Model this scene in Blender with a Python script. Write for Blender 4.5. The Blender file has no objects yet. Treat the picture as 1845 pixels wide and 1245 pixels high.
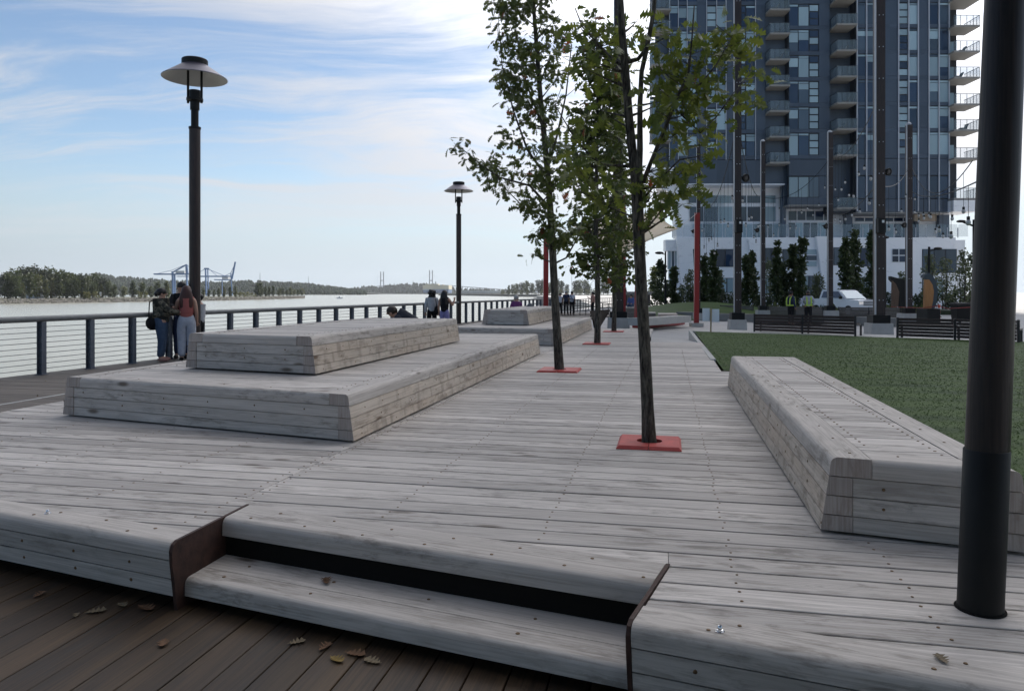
import bpy, math, random
from mathutils import Matrix, Vector
import numpy as np
random.seed(7); np.random.seed(7)
S = bpy.context.scene
C = S.collection
PI = math.pi
R = math.radians

# ---------------------------------------------------------------- camera
F = 1330.0; CX = 922.5; CY = 622.5; HC = 1.65          # measured on the 1845 px wide photograph
HZ = 527.0                                              # photo row of the horizon: level camera with a shifted lens (upright verticals)
cam = bpy.data.cameras.new('camera'); camo = bpy.data.objects.new('camera', cam); C.objects.link(camo)
camo.location = (0, 0, HC); camo.rotation_euler = (PI/2, 0, 0)
cam.sensor_width = 36; cam.lens = F / 1845 * 36; cam.shift_y = -(CY-HZ)/1845; cam.clip_start = 0.05; cam.clip_end = 30000
S.camera = camo

# ---------------------------------------------------------------- sky, sun, exposure
SUN_AZ, SUN_EL = 25.0, 41.0                             # degrees right of the view axis / above the horizon
S.view_settings.view_transform = 'Standard'; S.view_settings.look = 'None'
S.view_settings.exposure = 0.66; S.view_settings.gamma = 1
W = bpy.data.worlds.new('World'); S.world = W; W.use_nodes = True
def world_nodes():
    nt = W.node_tree; nt.nodes.clear(); N = nt.nodes.new; L = nt.links.new
    out = N('ShaderNodeOutputWorld'); bg = N('ShaderNodeBackground'); bg.inputs[1].default_value = 0.09
    sky = N('ShaderNodeTexSky'); sky.sky_type = 'NISHITA'; sky.sun_disc = False
    sky.sun_elevation = R(SUN_EL); sky.sun_rotation = R(SUN_AZ); sky.altitude = 10; sky.air_density = 1.0; sky.dust_density = 0.3; sky.ozone_density = 1.6
    tc = N('ShaderNodeTexCoord'); sep = N('ShaderNodeSeparateXYZ'); L(tc.outputs['Generated'], sep.inputs[0])
    def M(op, a, b=None, c=None):
        n = N('ShaderNodeMath'); n.operation = op
        for i, v in enumerate((a, b, c)):
            if v is None: continue
            if isinstance(v, (int, float)): n.inputs[i].default_value = v
            else: L(v, n.inputs[i])
        return n.outputs[0]
    zc = M('MAXIMUM', sep.outputs[2], 0.0)
    den = M('ADD', zc, 0.10)
    u = M('DIVIDE', sep.outputs[0], den); v = M('DIVIDE', sep.outputs[1], den)
    comb = N('ShaderNodeCombineXYZ'); L(u, comb.inputs[0]); L(v, comb.inputs[1])
    # cirrus: warped, drawn out across the view
    warp = N('ShaderNodeTexNoise'); warp.inputs['Scale'].default_value = 0.55; warp.inputs['Detail'].default_value = 3
    L(comb.outputs[0], warp.inputs['Vector'])
    wsub = N('ShaderNodeVectorMath'); wsub.operation = 'MULTIPLY_ADD'
    L(warp.outputs['Color'], wsub.inputs[0]); wsub.inputs[1].default_value = (1.6, 1.6, 0); L(comb.outputs[0], wsub.inputs[2])
    def noise(rot, sc, detail, rough, off):
        mp = N('ShaderNodeMapping'); mp.inputs['Rotation'].default_value = (0, 0, R(rot)); mp.inputs['Scale'].default_value = sc; mp.inputs['Location'].default_value = off
        L(wsub.outputs[0], mp.inputs['Vector'])
        n = N('ShaderNodeTexNoise'); n.inputs['Scale'].default_value = 1; n.inputs['Detail'].default_value = detail; n.inputs['Roughness'].default_value = rough
        L(mp.outputs[0], n.inputs['Vector']); return n.outputs['Fac']
    big = noise(-25, (0.34, 0.62, 1), 3, 0.5, CLOUD_OFF)
    fine = noise(-38, (0.55, 3.2, 1), 9, 0.60, (1.3, 7.1, 0))
    wisp = noise(-52, (2.2, 8.0, 1), 9, 0.68, (4.3, 2.1, 0))
    # more thin cloud round the sun
    sd = (math.sin(R(SUN_AZ)), math.cos(R(SUN_AZ)), 0)
    dot = N('ShaderNodeVectorMath'); dot.operation = 'DOT_PRODUCT'; L(tc.outputs['Generated'], dot.inputs[0]); dot.inputs[1].default_value = sd
    near = M('MULTIPLY_ADD', dot.outputs['Value'], 1.0, -1.05)
    cov = M('ADD', M('MULTIPLY_ADD', big, 2.0, near), M('MULTIPLY_ADD', fine, 1.5, -0.75))
    cov = M('ADD', cov, M('MULTIPLY_ADD', wisp, 0.9, -0.45))
    up_ = N('ShaderNodeMapRange'); up_.interpolation_type = 'SMOOTHSTEP'; L(zc, up_.inputs[0]); up_.inputs[1].default_value = 0.22; up_.inputs[2].default_value = 0.75; up_.inputs[4].default_value = 0.75
    cov = M('ADD', cov, up_.outputs[0])                # the cirrus thickens overhead
    mr = N('ShaderNodeMapRange'); mr.interpolation_type = 'SMOOTHSTEP'; L(cov, mr.inputs[0])
    mr.inputs[1].default_value = 0.20; mr.inputs[2].default_value = 1.05; mr.inputs[3].default_value = 0.0; mr.inputs[4].default_value = 0.94
    # thin clouds fade into the clear pale band over the horizon
    low = N('ShaderNodeMapRange'); low.interpolation_type = 'SMOOTHSTEP'; L(zc, low.inputs[0])
    low.inputs[1].default_value = 0.015; low.inputs[2].default_value = 0.17
    fac = M('MULTIPLY', mr.outputs[0], low.outputs[0])
    hsv = N('ShaderNodeHueSaturation'); hsv.inputs['Saturation'].default_value = 1.02; hsv.inputs['Value'].default_value = 0.86; L(sky.outputs[0], hsv.inputs['Color'])
    def mixc(f, a, c):
        x = N('ShaderNodeMix'); x.data_type = 'RGBA'; L(f, x.inputs[0])
        for i_, q in ((6, a), (7, c)):
            if isinstance(q, tuple): x.inputs[i_].default_value = (*q, 1)
            else: L(q, x.inputs[i_])
        return x.outputs[2]
    # moist pale air low over the horizon
    veil = N('ShaderNodeMapRange'); veil.interpolation_type = 'SMOOTHERSTEP'; L(zc, veil.inputs[0])
    veil.inputs[1].default_value = 0.0; veil.inputs[2].default_value = 0.21; veil.inputs[3].default_value = 0.95; veil.inputs[4].default_value = 0.0
    # (brighter on the sun's side, as haze is)
    vb = M('MULTIPLY_ADD', M('POWER', M('MULTIPLY_ADD', dot.outputs['Value'], 0.5, 0.5), 1.6), 4.3, 2.0)
    vc = N('ShaderNodeCombineXYZ'); L(M('MULTIPLY', vb, 0.77), vc.inputs[0]); L(M('MULTIPLY', vb, 0.90), vc.inputs[1]); L(M('MULTIPLY', vb, 1.03), vc.inputs[2])
    base = mixc(veil.outputs[0], hsv.outputs[0], vc.outputs[0])
    # thin cloud glows towards the sun (forward scattering)
    d3 = N('ShaderNodeVectorMath'); d3.operation = 'DOT_PRODUCT'; L(tc.outputs['Generated'], d3.inputs[0])
    d3.inputs[1].default_value = (math.sin(R(SUN_AZ))*math.cos(R(SUN_EL)), math.cos(R(SUN_AZ))*math.cos(R(SUN_EL)), math.sin(R(SUN_EL)))
    glow = M('POWER', M('MAXIMUM', d3.outputs['Value'], 0.0), 14.0)
    cb = M('MULTIPLY_ADD', glow, 36.0, 5.2)
    cc = N('ShaderNodeCombineXYZ'); L(cb, cc.inputs[0]); L(M('MULTIPLY', cb, 1.005), cc.inputs[1]); L(M('MULTIPLY', cb, 1.05), cc.inputs[2])
    class _: pass
    mix = _(); mix.outputs = {2: mixc(fac, base, cc.outputs[0])}
    L(mix.outputs[2], bg.inputs[0]); L(bg.outputs[0], out.inputs[0])
CLOUD_OFF = (15.5, 16.6, 0)
world_nodes()
sun = bpy.data.lights.new('sun', 'SUN'); sun.energy = 3.0; sun.angle = R(0.53); sun.color = (1, 0.95, 0.87)
suno = bpy.data.objects.new('sun', sun); C.objects.link(suno)
sdir = Vector((math.sin(R(SUN_AZ))*math.cos(R(SUN_EL)), math.cos(R(SUN_AZ))*math.cos(R(SUN_EL)), math.sin(R(SUN_EL))))
suno.rotation_euler = sdir.to_track_quat('Z', 'Y').to_euler(); suno.location = (60, 120, 120)

# ---------------------------------------------------------------- measuring helpers (photo pixel -> place)
def ray(px, py):
    return ((px-CX)/F, 1.0, (HZ-py)/F)
def G(px, py, z=0.0):                                    # point of the level z
    r = ray(px, py); t = (z-HC)/r[2]; return Vector((r[0]*t, r[1]*t, z))
def A(px, py, Y):                                        # point at distance Y in front of the camera
    r = ray(px, py); t = Y/r[1]; return Vector((r[0]*t, Y, HC + r[2]*t))
AD = R(11.95)                                            # the deck is turned 12 degrees to the view
D = Matrix.Rotation(-AD, 4, 'Z')                         # deck coordinates (s along the boards, t along the deck)
def dk(s, t, z=0.0): return D @ Vector((s, t, z))
def st(v): return D.inverted() @ Vector(v)

# ---------------------------------------------------------------- object helpers
MW = {}
def tag(o, label=None, cat=None, group=None, kind=None):
    if label: o['label'] = label
    if cat: o['category'] = cat
    if group: o['group'] = group
    if kind: o['kind'] = kind
    return o
def link(o, parent, M):
    C.objects.link(o)
    MW[o.name] = M
    if parent is not None:
        o.parent = parent; o.matrix_local = MW[parent.name].inverted() @ M
    else: o.matrix_local = M
    return o
def thing(name, label, cat, loc=(0, 0, 0), rz=0.0, group=None):
    o = bpy.data.objects.new(name, None); o.empty_display_size = 0.2
    link(o, None, Matrix.Translation(Vector(loc)) @ Matrix.Rotation(rz, 4, 'Z'))
    return tag(o, label, cat, group)
class MB:
    """collects faces; build() makes ONE mesh object"""
    def __init__(s): s.v = []; s.f = []
    def add(s, vs, fs):
        n = len(s.v); s.v += [tuple(x) for x in vs]; s.f += [tuple(i+n for i in f) for f in fs]; return s
    def box(s, c, d, M=None):
        x, y, z = d[0]/2, d[1]/2, d[2]/2
        vs = [Vector((c[0]+a*x, c[1]+b*y, c[2]+e*z)) for e in (-1, 1) for b in (-1, 1) for a in (-1, 1)]
        if M is not None: vs = [M @ q for q in vs]
        return s.add(vs, [(0,2,3,1), (4,5,7,6), (0,1,5,4), (2,6,7,3), (0,4,6,2), (1,3,7,5)])
    def bar(s, p, q, w, h=None, up=(0, 0, 1)):
        p, q = Vector(p), Vector(q); h = h or w
        x = (q-p); ln = x.length; x.normalize(); y = Vector(up).cross(x)
        if y.length < 1e-4: y = Vector((1, 0, 0)).cross(x)
        y.normalize(); z = x.cross(y)
        M = Matrix((x, y, z)).transposed().to_4x4(); M.translation = (p+q)/2
        return s.box((0, 0, 0), (ln, w, h), M)
    def tube(s, pts, rad, n=8, cap=True):
        pts = [Vector(p) for p in pts]; m = len(pts)
        if isinstance(rad, (int, float)): rad = [rad]*m
        rings = []; ref = None
        for i, p in enumerate(pts):
            d = (pts[min(i+1, m-1)] - pts[max(i-1, 0)]).normalized()
            if ref is None: ref = Vector((1, 0, 0)) if abs(d.x) < 0.8 else Vector((0, 1, 0))
            a = (ref - d*ref.dot(d)).normalized(); b = d.cross(a); ref = a
            rings.append([p + (a*math.cos(2*PI*k/n) + b*math.sin(2*PI*k/n))*rad[i] for k in range(n)])
        vs = [v for r in rings for v in r]
        fs = [(i*n+k, i*n+(k+1) % n, (i+1)*n+(k+1) % n, (i+1)*n+k) for i in range(m-1) for k in range(n)]
        if cap: fs += [tuple(range(n-1, -1, -1)), tuple((m-1)*n+k for k in range(n))]
        return s.add(vs, fs)
    def lathe(s, prof, n=24, c=(0, 0, 0)):
        vs = [(c[0]+r*math.cos(2*PI*k/n), c[1]+r*math.sin(2*PI*k/n), c[2]+z) for r, z in prof for k in range(n)]
        m = len(prof)
        fs = [(i*n+k, i*n+(k+1) % n, (i+1)*n+(k+1) % n, (i+1)*n+k) for i in range(m-1) for k in range(n)]
        return s.add(vs, fs)
    def prism(s, poly, a, b):
        """poly: points; extruded by the vector a->b offset"""
        n = len(poly); a = Vector(a); b = Vector(b)
        vs = [Vector(p)+a for p in poly] + [Vector(p)+b for p in poly]
        return s.add(vs, [tuple(range(n))[::-1], tuple(range(n, 2*n))] + [(i, (i+1) % n, n+(i+1) % n, n+i) for i in range(n)])
    def ball(s, c, r, n=10, m=6):
        if isinstance(r, (int, float)): r = (r, r, r)
        vs = [(c[0], c[1], c[2]-r[2])]; fs = []
        for i in range(1, m):
            th = -PI/2 + PI*i/m
            vs += [(c[0]+r[0]*math.cos(th)*math.cos(2*PI*k/n), c[1]+r[1]*math.cos(th)*math.sin(2*PI*k/n), c[2]+r[2]*math.sin(th)) for k in range(n)]
        vs.append((c[0], c[1], c[2]+r[2])); last = len(vs)-1
        for k in range(n): fs.append((0, 1+(k+1) % n, 1+k))
        for i in range(m-2):
            for k in range(n): fs.append((1+i*n+k, 1+i*n+(k+1) % n, 1+(i+1)*n+(k+1) % n, 1+(i+1)*n+k))
        for k in range(n): fs.append((last, 1+(m-2)*n+k, 1+(m-2)*n+(k+1) % n))
        return s.add(vs, fs)
    def mesh(s, name, mat, smooth=False, inv=None):
        me = bpy.data.meshes.new(name)
        vs = s.v if inv is None else [inv @ Vector(v) for v in s.v]
        me.from_pydata([tuple(v) for v in vs], [], s.f); me.update()
        if mat is not None: me.materials.append(mat)
        if smooth:
            me.polygons.foreach_set('use_smooth', [True]*len(me.polygons))
            if smooth == 'auto' : me.set_sharp_from_angle(angle=R(40))
        return me
    def build(s, name, mat, parent=None, M=None, smooth=False, local=False):
        """vertices are world coordinates (unless local) and are stored relative to M"""
        if M is None:
            if parent is not None: M = MW[parent.name]
            else:
                c = np.array(s.v); lo, hi = c.min(0), c.max(0)
                M = Matrix.Translation(Vector(((lo[0]+hi[0])/2, (lo[1]+hi[1])/2, lo[2])))
        me = s.mesh(name, mat, smooth, None if local else M.inverted())
        return link(bpy.data.objects.new(name, me), parent, M)
def place(name, me, parent, M): return link(bpy.data.objects.new(name, me), parent, M)
def copy_tree(o, M, label=None, group=None):
    r = o.copy(); C.objects.link(r); MW[r.name] = M; r.matrix_local = M
    if label: r['label'] = label
    if group: r['group'] = group
    def rec(src, dst):
        for ch in list(src.children):
            c = ch.copy(); C.objects.link(c); c.parent = dst; MW[c.name] = MW[dst.name] @ c.matrix_local; rec(ch, c)
    rec(o, r); return r

# ---------------------------------------------------------------- materials
def new_mat(name):
    m = bpy.data.materials.new(name); m.use_nodes = True; nt = m.node_tree
    return m, nt, nt.nodes['Principled BSDF'], nt.nodes.new, nt.links.new
def simple(name, col, rough=0.6, metal=0.0, var=0.0, scale=8.0, bump=0.0, spec=0.5, stretch=(1, 1, 1), detail=5, coord='Object', objvar=0.0, coat=0.0):
    m, nt, b, N, L = new_mat(name)
    b.inputs['Base Color'].default_value = (*col, 1); b.inputs['Roughness'].default_value = rough; b.inputs['Metallic'].default_value = metal
    b.inputs['Specular IOR Level'].default_value = spec; b.inputs['Coat Weight'].default_value = coat
    if var or bump or objvar:
        tc = N('ShaderNodeTexCoord'); mp = N('ShaderNodeMapping'); mp.inputs['Scale'].default_value = stretch
        L(tc.outputs[coord], mp.inputs[0])
        n = N('ShaderNodeTexNoise'); n.inputs['Scale'].default_value = scale; n.inputs['Detail'].default_value = detail; n.inputs['Roughness'].default_value = 0.62
        L(mp.outputs[0], n.inputs['Vector'])
        mr = N('ShaderNodeMapRange'); L(n.outputs['Fac'], mr.inputs[0]); mr.inputs[1].default_value = 0.25; mr.inputs[2].default_value = 0.75
        mr.inputs[3].default_value = 1-var; mr.inputs[4].default_value = 1+var
        val = mr.outputs[0]
        if objvar:
            oi = N('ShaderNodeObjectInfo'); m2 = N('ShaderNodeMapRange'); L(oi.outputs['Random'], m2.inputs[0]); m2.inputs[3].default_value = 1-objvar; m2.inputs[4].default_value = 1+objvar
            mm = N('ShaderNodeMath'); mm.operation = 'MULTIPLY'; L(val, mm.inputs[0]); L(m2.outputs[0], mm.inputs[1]); val = mm.outputs[0]
        hsv = N('ShaderNodeHueSaturation'); hsv.inputs['Color'].default_value = (*col, 1); L(val, hsv.inputs['Value'])
        L(hsv.outputs[0], b.inputs['Base Color'])
        if bump:
            bp = N('ShaderNodeBump'); bp.inputs['Strength'].default_value = bump; bp.inputs['Distance'].default_value = 0.01
            L(n.outputs['Fac'], bp.inputs['Height']); L(bp.outputs[0], b.inputs['Normal'])
    return m
def wood(name, light, dark, stain=(0.16, 0.15, 0.13), stain_amt=0.55, warm=None, warm_amt=0.0, knots=0.7, rough=0.72, objvar=0.16, bump=0.25, spec=0.35, vert=False, streak=0.0):
    """weathered board: fine grain along local x, drawn-out mildew stains, knots, each board its own tone"""
    m, nt, b, N, L = new_mat(name)
    tc = N('ShaderNodeTexCoord'); oi = N('ShaderNodeObjectInfo')
    rv = N('ShaderNodeCombineXYZ')
    for i, k in enumerate((57.0, 91.0, 33.0)):
        q = N('ShaderNodeMath'); q.operation = 'MULTIPLY'; q.inputs[1].default_value = k; L(oi.outputs['Random'], q.inputs[0]); L(q.outputs[0], rv.inputs[i])
    add = N('ShaderNodeVectorMath'); add.operation = 'ADD'; L(tc.outputs['Object'], add.inputs[0]); L(rv.outputs[0], add.inputs[1])
    def noi(sc, detail, rough_, dist=0.0):
        if vert: sc = (sc[1], sc[2], sc[0])
        mp = N('ShaderNodeMapping'); mp.inputs['Scale'].default_value = sc; L(add.outputs[0], mp.inputs[0])
        n = N('ShaderNodeTexNoise'); n.inputs['Scale'].default_value = 1; n.inputs['Detail'].default_value = detail; n.inputs['Roughness'].default_value = rough_; n.inputs['Distortion'].default_value = dist
        L(mp.outputs[0], n.inputs['Vector']); return n.outputs['Fac']
    def rng(v, a, bb, lo=0.0, hi=1.0):
        r = N('ShaderNodeMapRange'); r.interpolation_type = 'SMOOTHSTEP'; L(v, r.inputs[0])
        for i, x in enumerate((a, bb, lo, hi)): r.inputs[i+1].default_value = x
        return r.outputs[0]
    def mixc(f, a, c, mode='MIX'):
        x = N('ShaderNodeMix'); x.data_type = 'RGBA'; x.blend_type = mode
        if isinstance(f, (int, float)): x.inputs[0].default_value = f
        else: L(f, x.inputs[0])
        for i, q in ((6, a), (7, c)):
            if isinstance(q, tuple): x.inputs[i].default_value = (*q[:3], 1)
            else: L(q, x.inputs[i])
        return x.outputs[2]
    def mul(a, c):
        x = N('ShaderNodeMath'); x.operation = 'MULTIPLY'; L(a, x.inputs[0])
        if isinstance(c, (int, float)): x.inputs[1].default_value = c
        else: L(c, x.inputs[1])
        return x.outputs[0]
    grain = noi((2.2, 95, 95), 8, 0.6, 0.15)
    fig = noi((0.8, 16, 16), 5, 0.55, 0.6)
    col = mixc(rng(grain, 0.34, 0.66), dark, light)
    col = mixc(mul(rng(fig, 0.35, 0.7), 0.35), col, dark)
    if warm_amt: col = mixc(mul(rng(noi((0.5, 5, 5), 3, 0.5), 0.4, 0.75), warm_amt), col, warm)
    blot = noi((4.2, 17, 17), 7, 0.7, 0.4); big = noi((0.7, 1.6, 1.6), 2, 0.5)
    col = mixc(mul(mul(rng(blot, 0.46, 0.66), rng(big, 0.36, 0.58)), stain_amt), col, stain)
    bleach = noi((1.5, 7, 7), 4, 0.6, 0.2)
    col = mixc(mul(rng(bleach, 0.52, 0.74), 0.28), col, tuple(min(0.78, c*1.28) for c in light))
    speck = noi((9, 60, 60), 6, 0.75)
    col = mixc(mul(rng(speck, 0.6, 0.76), 0.55*stain_amt), col, stain)
    if streak:
        mp = N('ShaderNodeMapping'); mp.inputs['Scale'].default_value = (7, 7, 0.9); L(add.outputs[0], mp.inputs[0])
        n = N('ShaderNodeTexNoise'); n.inputs['Scale'].default_value = 1; n.inputs['Detail'].default_value = 5; L(mp.outputs[0], n.inputs['Vector'])
        col = mixc(mul(rng(n.outputs['Fac'], 0.52, 0.72), streak), col, stain)
    if knots:
        mp = N('ShaderNodeMapping'); mp.inputs['Scale'].default_value = (1.7, 5.5, 5.5) if not vert else (5.5, 5.5, 1.7); L(add.outputs[0], mp.inputs[0])
        vo = N('ShaderNodeTexVoronoi'); vo.inputs['Scale'].default_value = 1.0; L(mp.outputs[0], vo.inputs['Vector'])
        sc = N('ShaderNodeSeparateColor'); L(vo.outputs['Color'], sc.inputs[0])
        kk = mul(rng(vo.outputs['Distance'], 0.20, 0.05), rng(sc.outputs[0], 0.52, 0.56))
        col = mixc(mul(kk, knots), col, (stain[0]*0.75, stain[1]*0.62, stain[2]*0.5))
    hsv = N('ShaderNodeHueSaturation'); L(col, hsv.inputs['Color'])
    r2 = N('ShaderNodeMapRange'); L(oi.outputs['Random'], r2.inputs[0]); r2.inputs[3].default_value = 1-objvar; r2.inputs[4].default_value = 1+objvar*0.7
    L(r2.outputs[0], hsv.inputs['Value']); L(hsv.outputs[0], b.inputs['Base Color'])
    b.inputs['Roughness'].default_value = rough; b.inputs['Specular IOR Level'].default_value = spec
    bp = N('ShaderNodeBump'); bp.inputs['Strength'].default_value = bump; bp.inputs['Distance'].default_value = 0.004
    L(grain, bp.inputs['Height']); L(bp.outputs[0], b.inputs['Normal'])
    return m
def leafmat(name, col, col2, trans=0.35, autumn=None):
    m, nt, b, N, L = new_mat(name)
    gi = N('ShaderNodeNewGeometry')
    x = N('ShaderNodeMix'); x.data_type = 'RGBA'; L(gi.outputs['Random Per Island'], x.inputs[0]); x.inputs[6].default_value = (*col, 1); x.inputs[7].default_value = (*col2, 1)
    c = x.outputs[2]
    if autumn:
        r = N('ShaderNodeMapRange'); L(gi.outputs['Random Per Island'], r.inputs[0]); r.inputs[1].default_value = 0.991; r.inputs[2].default_value = 0.995
        y = N('ShaderNodeMix'); y.data_type = 'RGBA'; L(r.outputs[0], y.inputs[0]); L(c, y.inputs[6]); y.inputs[7].default_value = (*autumn, 1); c = y.outputs[2]
    L(c, b.inputs['Base Color']); b.inputs['Roughness'].default_value = 0.5; b.inputs['Specular IOR Level'].default_value = 0.4
    tr = N('ShaderNodeBsdfTranslucent'); L(c, tr.inputs[0])
    hs = N('ShaderNodeHueSaturation'); hs.inputs['Hue'].default_value = 0.48; hs.inputs['Value'].default_value = 1.7; L(c, hs.inputs['Color']); L(hs.outputs[0], tr.inputs[0])
    mx = N('ShaderNodeMixShader'); mx.inputs[0].default_value = trans
    L(b.outputs[0], mx.inputs[1]); L(tr.outputs[0], mx.inputs[2]); L(mx.outputs[0], nt.nodes['Material Output'].inputs[0])
    return m
M_deck = wood('weathered_deck_board', (0.58, 0.53, 0.485), (0.39, 0.352, 0.318), stain=(0.13, 0.115, 0.095), stain_amt=0.62, objvar=0.25)
M_cap = wood('weathered_cap_timber', (0.55, 0.50, 0.455), (0.39, 0.35, 0.312), stain=(0.13, 0.112, 0.09), stain_amt=0.62, objvar=0.10, knots=0.85)
M_side = wood('weathered_side_timber', (0.62, 0.535, 0.45), (0.45, 0.38, 0.31), stain=(0.17, 0.13, 0.095), stain_amt=0.65, warm=(0.50, 0.38, 0.28), warm_amt=0.5, objvar=0.08, knots=0.95, streak=0.5)
M_end = wood('end_grain', (0.45, 0.39, 0.35), (0.34, 0.285, 0.25), stain=(0.22, 0.165, 0.13), stain_amt=0.5, objvar=0.12, knots=0.0, vert=True)
M_walk = wood('brown_walkway_plank', (0.068, 0.041, 0.022), (0.025, 0.016, 0.010), stain=(0.035, 0.03, 0.026), stain_amt=0.6, warm=(0.11, 0.066, 0.03), warm_amt=0.5, objvar=0.25, rough=0.55)
M_prom = wood('grey_brown_promenade_plank', (0.175, 0.145, 0.118), (0.105, 0.087, 0.072), stain=(0.09, 0.08, 0.07), stain_amt=0.5, objvar=0.18)
M_pole = wood('dark_stained_pole', (0.050, 0.029, 0.024), (0.017, 0.0115, 0.011), stain=(0.016, 0.012, 0.012), stain_amt=0.5, knots=0.4, rough=0.42, objvar=0.1, spec=0.4, vert=True)
M_poledark = wood('near_black_pole', (0.026, 0.017, 0.015), (0.010, 0.0075, 0.0075), stain=(0.008, 0.007, 0.007), stain_amt=0.5, knots=0.5, rough=0.4, objvar=0.0, spec=0.35, vert=True)
M_slat = wood('dark_bench_slat', (0.085, 0.055, 0.045), (0.045, 0.03, 0.026), stain=(0.03, 0.025, 0.02), stain_amt=0.4, knots=0.2, objvar=0.2, rough=0.6)
M_greyslat = wood('grey_bench_slat', (0.20, 0.175, 0.155), (0.13, 0.115, 0.10), stain=(0.08, 0.07, 0.06), stain_amt=0.4, knots=0.2, objvar=0.15)
M_void = simple('underside_shadow_timber', (0.012, 0.011, 0.010), 0.95, spec=0.1)  # near black: shade of gaps and recesses put into the colour
M_rust = simple('rusted_steel', (0.042, 0.017, 0.011), 0.75, var=0.6, scale=14, bump=0.3)
M_black = simple('black_painted_steel', (0.006, 0.006, 0.006), 0.5, var=0.2, scale=5, spec=0.25)
M_darksteel = simple('dark_brown_steel', (0.020, 0.017, 0.018), 0.45, var=0.25, scale=5)
M_lampin = simple('lamp_reflector_grey', (0.42, 0.41, 0.40), 0.5)
M_lampout = simple('lamp_hood_grey', (0.10, 0.09, 0.12), 0.35, metal=0.6)
M_rail = simple('rail_grey_steel', (0.16, 0.165, 0.165), 0.5, var=0.2, scale=6)
M_post = simple('rail_post_blue_grey', (0.095, 0.108, 0.135), 0.5, var=0.2, scale=7)
M_cable = simple('steel_cable', (0.14, 0.145, 0.15), 0.4, metal=0.4)
M_screw = simple('brass_screw', (0.17, 0.105, 0.055), 0.45, metal=0.5)
M_chrome = simple('bright_metal', (0.75, 0.75, 0.77), 0.15, metal=1.0)
M_red = simple('red_paint', (0.27, 0.014, 0.013), 0.42, var=0.12, scale=4)
M_redplate = simple('red_tree_plate', (0.40, 0.050, 0.040), 0.55, var=0.28, scale=9)
M_conc = simple('concrete', (0.40, 0.39, 0.37), 0.85, var=0.12, scale=3, bump=0.1)
M_plaza = simple('plaza_concrete', (0.42, 0.405, 0.39), 0.85, var=0.10, scale=0.6, bump=0.05)
M_concdark = simple('dark_concrete', (0.20, 0.195, 0.185), 0.85, var=0.15, scale=2)
M_steelgrey = simple('galvanised_channel', (0.42, 0.43, 0.45), 0.45, metal=0.3, var=0.1)
M_bark = None
def barkmat():
    m, nt, b, N, L = new_mat('oak_bark')
    tc = N('ShaderNodeTexCoord'); mp = N('ShaderNodeMapping'); mp.inputs['Scale'].default_value = (38, 38, 7); L(tc.outputs['Object'], mp.inputs[0])
    vo = N('ShaderNodeTexNoise'); vo.inputs['Scale'].default_value = 1; vo.inputs['Detail'].default_value = 7; vo.inputs['Roughness'].default_value = 0.7; vo.inputs['Distortion'].default_value = 0.4
    L(mp.outputs[0], vo.inputs['Vector'])
    n2 = N('ShaderNodeTexNoise'); n2.inputs['Scale'].default_value = 3; n2.inputs['Detail'].default_value = 4; L(tc.outputs['Object'], n2.inputs['Vector'])
    cr = N('ShaderNodeValToRGB'); L(vo.outputs['Fac'], cr.inputs[0]); e = cr.color_ramp.elements
    e[0].position = 0.36; e[0].color = (0.016, 0.014, 0.012, 1); e[1].position = 0.68; e[1].color = (0.20, 0.18, 0.145, 1)
    x = N('ShaderNodeMix'); x.data_type = 'RGBA'; x.blend_type = 'MULTIPLY'; x.inputs[0].default_value = 0.5; L(cr.outputs[0], x.inputs[6]); L(n2.outputs['Fac'], x.inputs[7])
    L(x.outputs[2], b.inputs['Base Color']); b.inputs['Roughness'].default_value = 0.9; b.inputs['Specular IOR Level'].default_value = 0.2
    bp = N('ShaderNodeBump'); bp.inputs['Strength'].default_value = 0.9; bp.inputs['Distance'].default_value = 0.012; L(vo.outputs['Fac'], bp.inputs['Height']); L(bp.outputs[0], b.inputs['Normal'])
    return m
M_bark = barkmat()
# ================================================================ THE LARGE SETTING
SK = -0.19                                              # the cut ends run skew to the boards
TF = 2.87                                               # front edge of the raised deck: t = TF + SK*s
KR = 0.215; DR = 0.716                                  # the right step cheek stands square to the skew front
ZD = 0.36                                               # deck level
WATER = -4.5
def front(s): return TF + SK*s

# river
def watermat():
    m, nt, b, N, L = new_mat('silty_river_water')
    tc = N('ShaderNodeTexCoord')
    def noi(sc, d, rot=0):
        mp = N('ShaderNodeMapping'); mp.inputs['Scale'].default_value = sc; mp.inputs['Rotation'].default_value = (0, 0, R(rot)); L(tc.outputs['Object'], mp.inputs[0])
        n = N('ShaderNodeTexNoise'); n.inputs['Scale'].default_value = 1; n.inputs['Detail'].default_value = d; n.inputs['Roughness'].default_value = 0.6; L(mp.outputs[0], n.inputs['Vector']); return n
    n1 = noi((0.35, 1.1, 1), 6, 20); n2 = noi((0.02, 0.06, 1), 4, 15)
    ad = N('ShaderNodeMath'); ad.operation = 'MULTIPLY_ADD'; L(n2.outputs['Fac'], ad.inputs[0]); ad.inputs[1].default_value = 1.5; L(n1.outputs['Fac'], ad.inputs[2])
    bp = N('ShaderNodeBump'); bp.inputs['Strength'].default_value = 0.8; bp.inputs['Distance'].default_value = 0.4; L(ad.outputs[0], bp.inputs['Height']); L(bp.outputs[0], b.inputs['Normal'])
    cr = N('ShaderNodeMix'); cr.data_type = 'RGBA'; L(n2.outputs['Fac'], cr.inputs[0]); cr.inputs[6].default_value = (0.30, 0.30, 0.26, 1); cr.inputs[7].default_value = (0.37, 0.365, 0.32, 1)
    L(cr.outputs[2], b.inputs['Base Color']); b.inputs['Roughness'].default_value = 0.22; b.inputs['IOR'].default_value = 1.33
    return m
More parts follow.
